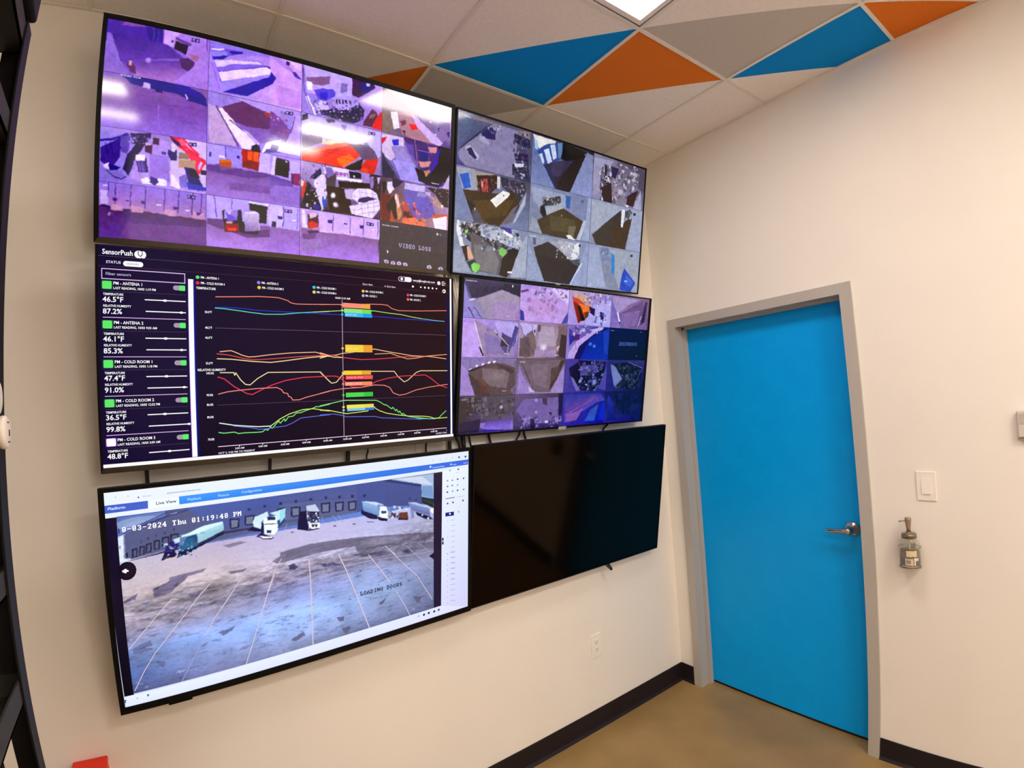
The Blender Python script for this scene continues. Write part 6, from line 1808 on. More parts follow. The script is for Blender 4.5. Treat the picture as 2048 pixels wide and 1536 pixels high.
p|132,140,190|-1235,-345 -1189,-329 -1130,-320 -1104,-324 -1156,-341
p|132,140,190|514,-612 559,-613 618,-618 644,-620 592,-620
p|122,136,190|772,-531 817,-526 875,-529 901,-532 849,-537
p|132,140,190|-1004,-616 -960,-614 -904,-614 -879,-616 -929,-618
p|127,123,156|-1151,-148 -1113,-128 -1064,-118 -1043,-123 -1086,-142
p|122,136,190|-1207,-379 -1162,-385 -1105,-396 -1080,-398 -1130,-392
p|144,160,215|-1152,-642 -1124,-632 -1088,-632 -1072,-636 -1104,-646
p|144,160,215|-422,-259 -388,-252 -344,-249 -325,-251 -364,-257
p|144,160,215|953,-494 962,-488 973,-488 978,-491 968,-496
p|132,140,190|420,-514 451,-503 491,-495 508,-496 473,-508
p|140,133,166|948,-135 980,-134 1022,-134 1041,-136 1004,-137
p|120,123,171|50,-536 60,-528 74,-527 80,-530 68,-538
p|142,150,200|-536,-119 -520,-108 -500,-107 -492,-112 -509,-123
p|110,118,166|568,-204 593,-200 625,-200 640,-202 611,-206
p|142,150,200|616,-184 635,-182 660,-188 670,-191 649,-192
p|122,136,190|516,-556 544,-550 580,-554 596,-560 564,-566
p|140,133,166|-428,-131 -381,-127 -320,-128 -293,-131 -347,-135
p|122,136,190|-524,-453 -510,-446 -492,-449 -484,-455 -500,-462
p|144,160,215|939,-556 957,-556 980,-560 990,-562 970,-562
p|120,116,148|-1448,-8 -1432,-2 -1411,-1 -1402,-3 -1420,-9
p|110,118,166|-748,-320 -729,-308 -705,-306 -694,-312 -716,-324
p|142,150,200|300,-14 326,-4 360,1 374,-3 345,-14
p|120,123,171|10,-558 45,-550 90,-547 110,-550 70,-558
p|127,123,156|-195,-33 -186,-29 -174,-32 -169,-35 -179,-38
p|120,123,171|-1099,-547 -1056,-541 -1001,-540 -976,-542 -1025,-548
p|120,123,171|-35,-252 -21,-242 -2,-240 6,-243 -11,-252
p|110,118,166|-1329,-443 -1298,-436 -1257,-436 -1239,-441 -1275,-448
p|120,123,171|-172,-364 -126,-356 -68,-349 -42,-351 -94,-360
p|142,150,200|982,-5 999,-6 1020,-9 1029,-10 1010,-10
p|110,118,166|-335,-327 -302,-321 -258,-317 -239,-318 -278,-325
p|132,140,190|-860,-302 -838,-291 -808,-291 -796,-297 -822,-308
p|142,150,200|755,8 787,18 828,22 846,18 810,8
p|127,123,156|48,-19 57,-14 68,-18 73,-22 63,-26
p|110,118,166|-584,-315 -554,-306 -516,-300 -500,-301 -533,-310
p|132,140,190|-1275,-195 -1249,-194 -1215,-198 -1200,-202 -1230,-202
p|144,160,215|1069,-575 1080,-572 1095,-574 1102,-577 1088,-581
p|127,123,156|-977,-128 -966,-122 -950,-118 -944,-120 -957,-126
p|122,136,190|-534,-508 -508,-502 -473,-504 -458,-508 -488,-514
p|140,133,166|-888,-151 -860,-147 -822,-147 -806,-149 -839,-153
p|120,116,148|-1456,-34 -1416,-35 -1364,-38 -1340,-40 -1386,-38
p|157,155,195|90,-123 100,-120 112,-122 117,-124 106,-127
p|110,118,166|994,-555 1038,-532 1096,-522 1122,-529 1070,-552
p|142,150,200|1008,-33 1028,-27 1054,-26 1066,-28 1043,-33
p|110,118,166|-68,-604 -23,-606 34,-615 60,-619 8,-618
p|132,140,190|-310,-408 -279,-407 -240,-412 -222,-415 -257,-417
p|120,116,148|-1333,-26 -1312,-27 -1286,-29 -1275,-30 -1298,-30
p|140,133,166|194,-64 227,-59 270,-58 289,-61 251,-66
p|110,118,166|39,-662 74,-650 119,-646 139,-650 99,-661
p|120,123,171|-1295,-461 -1271,-452 -1239,-448 -1225,-451 -1253,-459
p|144,160,215|-172,-302 -164,-295 -155,-298 -151,-304 -159,-311
p|122,136,190|-1440,-640 -1432,-638 -1420,-640 -1415,-642 -1425,-645
p|120,123,171|-177,-545 -153,-536 -122,-538 -108,-544 -136,-553
p|120,116,148|-203,-58 -167,-56 -120,-60 -100,-62 -141,-64
p|144,160,215|844,-375 884,-372 936,-379 960,-384 913,-388
p|132,140,190|-1442,-468 -1434,-461 -1424,-460 -1420,-464 -1429,-472
p|144,160,215|858,-519 876,-516 900,-516 910,-518 890,-522
p|120,116,148|-1045,-62 -1009,-63 -964,-71 -944,-75 -984,-75
p|127,123,156|916,18 931,26 950,27 958,23 942,14
p|120,123,171|-342,-213 -304,-210 -254,-210 -232,-211 -276,-215
p|110,118,166|-968,-476 -944,-459 -912,-453 -898,-459 -926,-476
p|157,155,195|-236,-8 -195,-2 -142,-1 -119,-3 -166,-9
p|144,160,215|-91,-639 -44,-636 18,-638 44,-640 -10,-642
p|120,123,171|500,-682 515,-670 534,-668 542,-672 526,-684
p|140,133,166|-661,-135 -612,-124 -550,-114 -522,-116 -577,-127
p|120,116,148|-18,-102 24,-105 77,-112 101,-114 53,-112
p|127,123,156|-496,-19 -454,-14 -401,-13 -377,-15 -424,-20
p|120,123,171|-708,-587 -664,-573 -608,-568 -583,-574 -633,-589
p|132,140,190|870,-245 910,-235 959,-234 982,-240 937,-250
p|120,123,171|-1389,-702 -1376,-694 -1359,-692 -1352,-696 -1366,-705
p|110,118,166|-1253,-678 -1224,-669 -1187,-666 -1171,-670 -1204,-678
p|122,136,190|-127,-700 -89,-691 -40,-691 -18,-697 -62,-706
p|157,155,195|-962,30 -936,30 -902,29 -886,28 -917,26
p|110,118,166|-1460,-463 -1436,-451 -1405,-444 -1391,-447 -1419,-459
p|144,160,215|-666,-644 -636,-635 -597,-629 -580,-631 -614,-639
p|120,116,148|-1252,-117 -1234,-109 -1211,-110 -1200,-116 -1221,-123
p|144,160,215|-34,-484 -24,-474 -10,-475 -4,-480 -16,-490
p|144,160,215|-1344,-384 -1315,-376 -1279,-378 -1263,-384 -1295,-392
p|120,123,171|814,-213 843,-211 880,-218 896,-224 864,-226
p|122,136,190|-676,-300 -657,-291 -633,-292 -622,-297 -644,-306
p|110,118,166|-1362,-226 -1325,-220 -1276,-221 -1255,-225 -1298,-232
p|157,155,195|-358,-24 -311,-5 -251,10 -224,7 -278,-12
p|120,116,148|-1344,-50 -1307,-44 -1259,-43 -1238,-45 -1280,-51
p|132,140,190|-400,-264 -354,-240 -294,-228 -267,-233 -320,-257
p|140,133,166|-1048,20 -1029,19 -1004,16 -993,15 -1015,16
p|144,160,215|-1456,-288 -1445,-281 -1431,-280 -1424,-284 -1437,-291
p|142,150,200|1007,-23 1036,-12 1074,-5 1090,-7 1057,-18
p|140,133,166|798,-108 824,-101 859,-102 874,-105 844,-112
p|140,133,166|154,-194 189,-186 235,-186 255,-191 214,-199
p|110,118,166|-146,-494 -104,-482 -50,-474 -27,-476 -74,-488
p|132,140,190|-1310,-310 -1278,-308 -1237,-314 -1219,-318 -1255,-319
p|110,118,166|274,-347 321,-350 381,-362 407,-366 354,-362
p|120,123,171|-389,-389 -346,-386 -290,-390 -266,-394 -315,-398
p|140,133,166|-1080,33 -1036,39 -980,39 -955,36 -1005,30
p|110,118,166|970,-703 991,-696 1017,-693 1029,-695 1006,-703
p|120,116,148|298,-195 326,-188 360,-192 376,-197 345,-203
p|132,140,190|862,-673 879,-662 902,-662 912,-668 892,-680
p|122,136,190|-1314,-267 -1288,-258 -1254,-260 -1239,-264 -1269,-273
p|127,123,156|1036,-76 1072,-80 1118,-86 1138,-88 1098,-84
p|122,136,190|509,-600 528,-595 552,-598 564,-602 542,-607
p|127,123,156|-364,-101 -322,-84 -268,-70 -244,-72 -292,-90
p|144,160,215|476,-562 494,-558 517,-561 527,-565 506,-568
p|144,160,215|-220,-356 -196,-351 -165,-354 -151,-359 -178,-365
p|127,123,156|-442,-29 -424,-23 -401,-20 -390,-22 -411,-28
p|120,123,171|68,-238 94,-240 128,-245 142,-246 112,-245
p|144,160,215|-515,-363 -474,-362 -420,-363 -397,-365 -444,-367
p|132,140,190|-548,-648 -538,-646 -524,-646 -518,-648 -530,-651
p|122,136,190|932,-444 967,-432 1013,-428 1033,-432 993,-444
p|157,155,195|112,-144 144,-148 184,-154 202,-156 166,-152
p|157,155,195|-827,-76 -786,-77 -732,-81 -708,-82 -756,-81
p|142,150,200|567,22 603,32 649,35 670,32 629,22
p|132,140,190|-1176,-491 -1140,-482 -1094,-482 -1073,-487 -1114,-496
p|127,123,156|-1112,-42 -1084,-38 -1048,-36 -1032,-37 -1064,-42
p|122,136,190|-552,-624 -521,-612 -482,-609 -464,-614 -499,-627
p|110,118,166|-907,-320 -876,-313 -837,-309 -820,-311 -855,-318
p|157,155,195|957,-162 971,-161 988,-165 996,-168 980,-169
p|127,123,156|676,-110 715,-96 765,-90 787,-94 742,-108
p|110,118,166|722,-487 732,-480 744,-483 749,-489 738,-495
p|144,160,215|-122,-297 -74,-280 -12,-266 15,-268 -40,-286
p|140,133,166|-1246,-24 -1225,-16 -1199,-14 -1187,-17 -1211,-24
p|110,118,166|236,-402 248,-390 262,-389 268,-395 256,-407
p|127,123,156|-1137,2 -1101,16 -1054,22 -1034,18 -1075,3
p|132,140,190|898,-649 929,-642 968,-639 986,-642 951,-649
p|120,123,171|-1495,-450 -1458,-435 -1412,-423 -1391,-425 -1432,-440
p|132,140,190|289,-355 309,-348 335,-349 347,-354 324,-362
p|144,160,215|-904,-310 -886,-306 -862,-304 -851,-306 -872,-310
p|120,123,171|-337,-308 -312,-302 -280,-304 -266,-309 -294,-316
p|140,133,166|-1224,11 -1215,18 -1202,20 -1197,18 -1208,11
p|142,150,200|659,-54 678,-44 702,-40 712,-42 691,-52
p|144,160,215|-954,-433 -912,-428 -858,-432 -835,-436 -882,-440
p|122,136,190|-1004,-622 -962,-605 -906,-594 -882,-597 -931,-614
p|120,123,171|518,-304 559,-290 612,-284 636,-288 588,-302
p|122,136,190|238,-512 252,-504 271,-506 280,-511 263,-519
p|132,140,190|986,-544 1012,-532 1046,-524 1060,-525 1030,-536
p|120,123,171|-1353,-274 -1333,-271 -1306,-276 -1294,-281 -1318,-284
p|144,160,215|-1282,-344 -1260,-340 -1233,-340 -1221,-341 -1245,-344
p|140,133,166|-424,4 -402,7 -373,4 -360,2 -386,0
p|132,140,190|368,-423 415,-417 475,-420 502,-425 448,-432
p|142,150,200|-1432,-99 -1420,-96 -1405,-97 -1398,-100 -1412,-103
p|157,155,195|43,-15 68,-2 100,5 114,2 86,-12
p|122,136,190|977,-239 1000,-224 1030,-221 1044,-227 1017,-241
p|157,155,195|925,-14 957,-7 998,-4 1016,-6 980,-13
p|144,160,215|-486,-336 -466,-328 -439,-328 -427,-332 -451,-340
p|127,123,156|518,-19 527,-12 539,-11 545,-14 534,-20
p|140,133,166|546,-123 558,-120 575,-122 582,-125 568,-128
p|122,136,190|836,-216 845,-212 858,-212 863,-214 852,-218
p|132,140,190|-1426,-665 -1410,-659 -1390,-658 -1381,-660 -1399,-667
p|120,116,148|-946,-14 -903,-2 -847,6 -822,3 -872,-9
E|0|0,0
l|216,196,204;2.31|-320,119 -374,34 -432,-124 -474,-273
l|168,160,200;1.68|-604,62 -663,-11 -781,-191
l|168,160,200;1.47|-865,29 -893,-3 -1018,-130
l|168,160,200;1.575|-1103,-40 -1141,-35 -1195,-86
l|168,160,200;1.575|-266,411 -294,350
l|168,160,200;1.47|116,419 162,359
l|168,160,200;1.47|166,414 212,340
l|168,160,200;1.47|24,426 36,364
l|216,196,204;2.52|-1103,-39 -1138,-34 -1222,-117 -1448,-361
l|216,196,204;2.31|-865,29 -941,-45 -1124,-264 -1278,-438 -1366,-568 -1445,-710
l|216,196,204;2.31|-619,42 -700,-69 -854,-274 -921,-390
l|168,160,200;1.89|-952,-452 -1027,-574 -1114,-728
l|216,196,204;2.52|-380,-10 -448,-181 -506,-354 -558,-520 -634,-728
l|216,196,204;3.57|-94,62 -86,-113 -81,-377 -82,-728
l|216,196,204;3.57|167,47 235,-120 319,-360 440,-728
l|216,196,204;2.94|443,-14 562,-190 652,-335
l|216,196,204;2.31|714,-438 792,-586 857,-728
l|216,196,204;2.31|660,-20 737,-118 937,-340 1105,-634
l|168,160,200;1.89|867,-61 979,-174 1111,-324
l|168,160,200;1.68|827,-12 897,-90 1106,-320
l|168,160,200;1.47|938,3 1048,-94
l|216,196,204;2.52|607,36 708,-71
l|168,160,200;1.26|798,218 1120,146
l|168,176,216;1.5|-336,-27 -18,-34 289,-70 507,-79 1120,-128
m|255,255,255;15.5|-1430,547 -611,543|0-03-2024 Thu 01:19:48 PM
m|40,40,108;13.5|-1460,544 -1431,544|1
m|12,16,48;15.5|357,-390 779,-402|LOADING DOORS
b|28,4,40;12,4,24|-1414,250 61,71
p|255,255,255|-1444,258 -1425,268 -1416,267 -1417,260 -1404,254 -1404,244 -1418,244 -1420,233 -1431,238 -1446,250
q|228,238,255;220,228,255;220,220,255;220,228,255|-1520,-742 1208,-728 1512,-824 -1517,-832
q|232,240,255;224,236,255;204,205,248;212,216,252|1219,675 1532,688 1514,-824 1205,-732
p|16,12,48|1121,-145 1068,-170 1121,-214
b|24,24,64;24,24,64|1225,-28 10,18
b|24,24,64;24,24,64|1225,-68 10,18
b|140,148,184;140,148,184|1306,674 10,9
b|64,72,104;64,72,104|1403,674 10,9
b|136,144,176;136,144,176|1278,572 10,9
b|136,144,176;136,144,176|1334,569 10,9
b|64,72,104;64,72,104|1396,572 10,9
b|64,72,104;64,72,104|1467,571 10,9
b|96,104,144;96,104,144|1279,513 10,9
b|64,72,104;64,72,104|1334,515 10,9
b|160,168,200;160,168,200|1396,511 10,9
b|64,72,104;64,72,104|1277,454 10,9
b|136,144,176;136,144,176|1337,455 10,9
b|64,72,104;64,72,104|1396,455 10,9
b|48,56,88;48,56,88|1468,454 10,9
b|48,56,88;48,56,88|1280,335 10,9
b|48,56,88;48,56,88|1343,336 10,9
b|32,40,72;32,40,72|1462,337 10,9
b|228,236,255;228,236,255|1334,515 4,4
b|228,236,255;228,236,255|1468,457 4,4
p|48,56,88|1255,390 1363,391 1363,384 1255,384
p|160,168,200|1389,387 1480,387 1480,383 1389,383
p|20,32,120|1254,243 1354,239 1354,197 1254,203
p|224,232,255|1296,232 1318,232 1313,212 1302,212
p|140,144,176|1401,234 1419,234 1412,209
t|144,152,184;3.7;1|1373,641|Alarm out
p|168,176,212|1319,154 1367,152 1367,148 1319,148
p|136,144,184|1278,155 1284,155 1284,148 1278,148
p|168,176,212|1319,97 1368,96 1368,90 1319,92
p|168,176,212|1319,40 1368,38 1368,33 1319,35
p|168,176,212|1320,-17 1368,-19 1368,-24 1320,-22
p|136,144,184|1278,-14 1285,-15 1285,-22 1278,-22
p|168,176,212|1320,-74 1368,-76 1368,-82 1320,-79
p|168,176,212|1320,-131 1368,-134 1368,-139 1320,-136
p|168,176,212|1320,-188 1368,-192 1368,-196 1320,-194
p|136,144,184|1278,-185 1285,-186 1285,-193 1278,-192
p|168,176,212|1320,-246 1368,-249 1368,-254 1320,-251
p|168,176,212|1320,-304 1369,-307 1369,-312 1320,-309
p|168,176,212|1320,-361 1369,-365 1369,-370 1320,-366
p|136,144,184|1279,-357 1285,-358 1285,-365 1279,-364
p|168,176,212|1320,-419 1369,-423 1369,-428 1320,-424
p|168,176,212|1320,-477 1369,-482 1369,-486 1320,-482
p|168,172,212|1314,-181 1368,-184 1368,-190 1314,-187
p|140,144,188|1275,-192 1283,-192 1283,-200 1275,-200
p|168,172,212|1314,-239 1368,-242 1368,-248 1314,-245
p|140,144,188|1275,-250 1283,-250 1283,-258 1275,-258
p|168,172,212|1314,-297 1369,-300 1369,-307 1314,-303
p|140,144,188|1275,-308 1283,-308 1283,-316 1275,-316
p|168,172,212|1314,-355 1369,-359 1369,-365 1314,-361
p|140,144,188|1275,-366 1283,-366 1283,-374 1275,-374
p|168,172,212|1314,-413 1369,-418 1369,-424 1314,-420
p|140,144,188|1275,-424 1283,-424 1283,-432 1275,-432
p|168,172,212|1315,-472 1369,-476 1369,-483 1315,-478
p|140,144,188|1276,-482 1283,-482 1283,-490 1276,-490
p|168,172,212|1315,-530 1369,-536 1369,-542 1315,-536
p|140,144,188|1276,-540 1283,-540 1283,-549 1276,-549
p|168,172,212|1315,-589 1369,-594 1369,-601 1315,-595
p|140,144,188|1276,-599 1283,-599 1283,-607 1276,-607
p|168,172,212|1315,-648 1370,-654 1370,-660 1315,-654
p|140,144,188|1276,-658 1283,-658 1283,-666 1276,-666
p|168,172,212|1315,-707 1370,-713 1370,-720 1315,-713
p|140,144,188|1275,-716 1283,-717 1283,-725 1275,-725
b|184,188,224;184,188,224|950,-766 12,12
b|32,40,72;32,40,72|1010,-768 13,12
b|32,40,72;32,40,72|1064,-766 13,12
b|32,40,72;32,40,72|1126,-768 13,12
b|80,88,120;80,88,120|1178,-766 13,12
b|32,36,72;160,164,204|-1359,-772 9,11
b|128,136,176;200,208,240|-1434,-776 6,8
p|32,24,72|-1523,-763 -1506,-772 -1516,-775 -1516,-793 -1524,-790
"""
SCRMAT = {1: screen_material('picture_violet', .04, .075, .6), 2: screen_material('picture_grey', .04, .09, .4), 3: screen_material('picture_chart', 0, .12, .06), 4: screen_material('picture_mixed', .04, .12, .3), 5: screen_material('picture_yard', 0, .12, .25, 1.08)}
M['off'] = mat('screen_off', (.0012, .0008, .0006), .09, spec=.17)
M['off'].node_tree.nodes['Principled BSDF'].inputs['Specular Tint'].default_value = (1.0, .66, .36, 1)
for k in (1, 2, 3, 4, 5, 6):
    d = TVS[k]; w, h = d['w'], d['h']
    t = bpy.data.objects.new('television', None); COL.objects.link(t); t.empty_display_size = .1
    mw = Matrix.Translation((d['x'], d['y'], d['z'])) @ Matrix.Rotation(R(d['yaw']), 4, 'Z') @ Matrix.Rotation(R(d['tilt']), 4, 'X') @ Matrix.Rotation(R(-d['roll']), 4, 'Y')
    t.matrix_world = mw
    tag(t, d['label'], 'television', 'wall-mounted televisions')
    px0, pz0, px1, pz1 = [a/1000 for a in PICS[k]]
    X0, X1, Z0, Z1 = -w/2, w/2, -h/2, h/2
    lip = -.002
    # bezel: four mitred bars round the picture
    b = MB()
    bars = [((X0, Z1), (X1, Z1), (px1, pz1), (px0, pz1)), ((X1, Z1), (X1, Z0), (px1, pz0), (px1, pz1)), ((X0, Z0), (X0, Z1), (px0, pz1), (px0, pz0))]
    for q in bars: b.prism(q, lip, .014)
    b.build('bezel', M['tvblack'], t)
    b = MB(); b.prism([(X0, Z0), (px0, pz0), (px1, pz0), (X1, Z0)], lip-.0015, .016)
    b.build('bottom_trim', M[d['trim']], t, 'brown metal strip under the picture' if d['trim'] == 'bronze' else None)
    # shell
    b = MB(); b.box(X0+.001, .0142, Z0+.001, X1-.001, .026, Z1-.001, bev=.004)
    b.prism([(X0+.16, Z0+.05), (X1-.16, Z0+.05), (X1-.2, .06), (X0+.2, .06)], .026, .046)
    b.build('housing', M['tvbody'], t)
    # picture or dark glass
    if k in DATA:
        p, feeds = picture(DATA[k], k); me = bpy.data.meshes.new('screen'); me.from_pydata(p.v, [], p.f)
        ca = me.color_attributes.new('shown', 'FLOAT_COLOR', 'CORNER')
        flat = []
        for cs in p.c:
            for c in cs: flat += [*c, 1.0]
        ca.data.foreach_set('color', flat)
        me.materials.append(SCRMAT[k]); o = bpy.data.objects.new('screen', me); COL.objects.link(o); o.parent = t
        o['label'] = d['shows']
        for f in feeds: f.build(o, SCRMAT[k], -.00016)
    else:
        b = MB(); b.box(px0, -.0004, pz0, px1, .012, pz1); o = b.build('screen', M['off'], t, d['shows'])
    if d.get('badge'):
        bx, bw, bh, bz = (*d['badge'], .002)[:4]; b = MB(); b.box(bx-bw/2, lip-.0036, Z0+bz, bx+bw/2, .006, Z0+bz+bh, bev=.0005)
        b.build('brand_badge', M['badge'], t, 'small pale maker badge')
    if d.get('eye'):
        b = MB(); b.box(d['eye']-.035, .0, Z0-.010, d['eye']+.035, .02, Z0+.002, bev=.003); b.build('remote_sensor', M['tvblack'], t)
    # tilting wall bracket, reaching the wall
    b = MB()
    inv = mw.inverted()
    for sx in (-.2, .2):
        b.box(sx-.016, .0262, -.2, sx+.016, .056, .2)
    for sz in (-.11, .11):
        pts = []
        for sx, yw in ((-.3, 0), (.3, 0)):
            pts.append(inv @ Vector((d['x']+sx, -.001, d['z']+sz)))
        a0, a1 = pts; fr = Vector((0, -.012, 0))
        n0 = len(b.v); zz = inv.to_3x3() @ Vector((0, 0, .018)); Dv = (inv.to_3x3() @ Vector((0, -.03, 0)))
        for q in (a0-zz, a1-zz, a1+zz, a0+zz, a0-zz+Dv, a1-zz+Dv, a1+zz+Dv, a0+zz+Dv): b.v.append(tuple(q))
        for q in ((0,3,2,1),(4,5,6,7),(0,1,5,4),(1,2,6,5),(2,3,7,6),(3,0,4,7)): b.face([n0+i for i in q])
    b.build('wall_bracket', M['steel'], t)
# ------------------------------------------------------------------ cables
def cable(label, pts, r, m='cable', n=8):
    b = MB(); b.tube(smooth_path(pts, n), r, 8); o = b.build('cable', M[m]); tag(o, label, 'cable', 'cables behind the televisions'); return o
cable('thick black cable hanging in the gap left of centre under the chart television', [(-1.948, -0.013, 1.750), (-1.948, -0.020, 1.620), (-1.950, -0.020, 1.570), (-1.955, -0.013, 1.420)], .0085)
cable('leftmost black cable between the chart television and the yard television', [(-2.606, -0.013, 1.750), (-2.608, -0.020, 1.600), (-2.607, -0.020, 1.550), (-2.605, -0.013, 1.420)], .0060)
cable('black cable in the gap below the chart television, second from the left', [(-2.232, -0.013, 1.750), (-2.232, -0.020, 1.600), (-2.234, -0.020, 1.550), (-2.234, -0.013, 1.420)], .0058)
cable('thin black cable just right of the thick one under the chart television', [(-1.864, -0.013, 1.750), (-1.868, -0.020, 1.600), (-1.876, -0.020, 1.555), (-1.872, -0.013, 1.420)], .0034)
cable('thin pale cable in the gap under the right end of the chart television', [(-1.672, -0.013, 1.750), (-1.668, -0.020, 1.610), (-1.660, -0.020, 1.560), (-1.664, -0.013, 1.420)], .0028, 'cablew')
cable('black cable in the gap under the right end of the chart television', [(-1.612, -0.013, 1.750), (-1.612, -0.020, 1.610), (-1.616, -0.020, 1.560), (-1.612, -0.013, 1.420)], .0042)
cable('black cable at the left of the knot where the four lower televisions meet', [(-1.500, -0.013, 2.050), (-1.497, -0.013, 1.750), (-1.500, -0.020, 1.570), (-1.500, -0.013, 1.300)], .0085)
cable('black cable slanting through the knot where the four lower televisions meet', [(-1.488, -0.013, 1.800), (-1.470, -0.020, 1.620), (-1.452, -0.020, 1.560), (-1.450, -0.013, 1.400)], .0060)
cable('thick black cable running down the gap between the two lower televisions', [(-1.440, -0.013, 1.850), (-1.432, -0.020, 1.600), (-1.424, -0.013, 1.450), (-1.416, -0.013, 1.200), (-1.430, -0.013, 0.980)], .0110)
cable('black cable slanting off to the right above the corner of the switched-off television', [(-1.405, -0.013, 1.660), (-1.400, -0.020, 1.606), (-1.392, -0.020, 1.558), (-1.360, -0.013, 1.460)], .0050)
cable('black cable above the left part of the switched-off television', [(-1.296, -0.013, 1.750), (-1.293, -0.020, 1.600), (-1.286, -0.020, 1.550), (-1.284, -0.013, 1.400)], .0065)
cable('black cable slanting left above the switched-off television', [(-1.125, -0.013, 1.700), (-1.112, -0.020, 1.607), (-1.150, -0.020, 1.545), (-1.170, -0.013, 1.450)], .0050)
cable('black cable upright above the middle of the switched-off television', [(-1.096, -0.013, 1.720), (-1.090, -0.020, 1.600), (-1.080, -0.020, 1.545), (-1.078, -0.013, 1.400)], .0060)
cable('rightmost black cable, slanting above the switched-off television', [(-0.480, -0.013, 1.700), (-0.505, -0.020, 1.602), (-0.545, -0.020, 1.565), (-0.570, -0.013, 1.460)], .0055)
cable('leftmost of the cream cables between the chart and mixed-feed televisions', [(-1.468, -0.020, 2.420), (-1.462, -0.025, 2.260), (-1.456, -0.030, 2.140), (-1.452, -0.020, 2.040), (-1.464, -0.010, 1.850)], .0045, 'cablew')
cable('middle one of the cream cables between the chart and mixed-feed televisions', [(-1.438, -0.020, 2.420), (-1.433, -0.025, 2.270), (-1.425, -0.030, 2.180), (-1.435, -0.020, 2.060), (-1.445, -0.010, 1.850)], .0040, 'cablew')
cable('rightmost of the cream cables between the chart and mixed-feed televisions', [(-1.423, -0.020, 2.400), (-1.419, -0.025, 2.250), (-1.413, -0.030, 2.150), (-1.429, -0.020, 2.020), (-1.435, -0.010, 1.850)], .0035, 'cablew')
# pull loop hanging under the switched-off television
b = MB(); b.tube(smooth_path([(-.636, -.046, .885), (-.640, -.06, .862), (-.632, -.075, .846), (-.622, -.078, .836), (-.616, -.070, .842), (-.620, -.055, .862), (-.624, -.046, .885)]), .0062, 8)
tag(b.build('pull_cord', M['cable']), 'short black bracket pull loop hanging under the switched-off television', 'cord')
# ------------------------------------------------------------------ wall plates
def plate(b, w, h, t=.006):
    b.box(-w/2, -t, -h/2, w/2, 0, h/2, bev=.0025)
t = thing('light_switch', 'ivory rocker light switch plate on the wall right of the blue door', 'light switch', (0, -1.331, 1.2735), rot=(0, 0, R(-90)))
b = MB(); plate(b, .073, .122); b.build('wall_plate', M['plastic'], t)
b = MB(); b.prism([(-.0065, -.033), (-.0105, -.033), (-.0075, .033), (-.0055, .033)], -.0165, .0165, 0); b.build('rocker', M['plastic'], t, 'ivory rocker paddle')
t = thing('power_outlet', 'ivory duplex power outlet low on the wall beneath the switched-off television', 'power outlet', (-.699, 0, .435))
b = MB(); plate(b, .073, .122); b.build('wall_plate', M['plastic'], t)
for z in (-.0195, .0195):
    b = MB(); b.box(-.0165, -.0085, z-.0145, .0165, -.0055, z+.0145, bev=.0015); s_ = b.build('socket', M['plastic'], t)
    b = MB()
    for x in (-.0065, .0065): b.box(x-.0011, -.0089, z-.003, x+.0011, -.0084, z+.006)
    b.lathe([(.0024, -.0089), (.0024, -.0084)], (0, 0, z-.008), 10, 1); b.build('slots', M['plasticdark'], s_)
t = thing('thermostat', 'pale grey box fixed on the wall at the right edge of the frame', 'thermostat', (0, -1.722, 1.522), rot=(0, 0, R(-90)))
b = MB(); b.box(-.058, -.028, -.05, .058, 0, .05, bev=.005); b.build('body', mat('thermostat_grey', (.62, .56, .50), .45), t)
b = MB(); b.box(-.05, -.0295, .0, .03, -.0275, .038, bev=.0006); b.build('display', mat('thermostat_display', (.50, .47, .43), .25), t)
b = MB(); b.box(-.06, -.02, -.058, .06, 0, -.051, bev=.002); b.build('base_plate', mat('thermostat_base', (.42, .35, .30), .5), t)
# ------------------------------------------------------------------ pump bottle in its wall holder
BX, BY, BZ = -.046, -1.2655, .936
t = thing('pump_bottle', 'glass pump bottle with brown liquid on the wall below the light switch', 'bottle', (BX, BY, BZ))
mg = bpy.data.materials.new('bottle_glass'); mg.use_nodes = True
g_ = mg.node_tree.nodes['Principled BSDF']; g_.inputs['Base Color'].default_value = (.93, .92, .86, 1); g_.inputs['Roughness'].default_value = .06; g_.inputs['Transmission Weight'].default_value = .9; g_.inputs['IOR'].default_value = 1.3
b = MB(); b.lathe([(.030, 0), (.037, .004), (.0385, .012), (.0385, .098), (.036, .110), (.028, .120), (.0255, .124), (.0255, .140), (.0225, .140), (.0225, .124), (.026, .117), (.034, .108), (.036, .097), (.036, .012), (.030, .006)], seg=36)
b.build('glass_body', mg, t, 'clear glass body')
ml = mat('brown_liquid', '#6e4a40', .2, var=.15, vscale=40)
b = MB(); b.lathe([(.030, .0065), (.0355, .0125), (.0355, .072), (.0, .0722)], seg=32); b.build('liquid', ml, t, 'brown liquid filling the lower half')
b = MB(); b.lathe([(.0285, .124), (.0285, .140), (.026, .1425), (.010, .144), (.010, .150)], seg=28); b.build('collar', mat('collar_metal', '#8c8070', .3, metal=.8), t)
mp = mat('pump_metal', '#a08a78', .38, metal=.5)
b = MB(); b.lathe([(.0075, .1505), (.0085, .165), (.0125, .200), (.0125, .206), (.009, .208)], seg=20); b.tube([(-.004, .004, .193), (-.012, .022, .1945), (-.016, .031, .191)], .003, 8)
b.build('pump', mp, t, 'brushed metal pump head with side spout')
b = MB(); b.tube([(0, 0, .014), (0, 0, .15)], .0022, 8); b.build('dip_tube', M['white'], t)
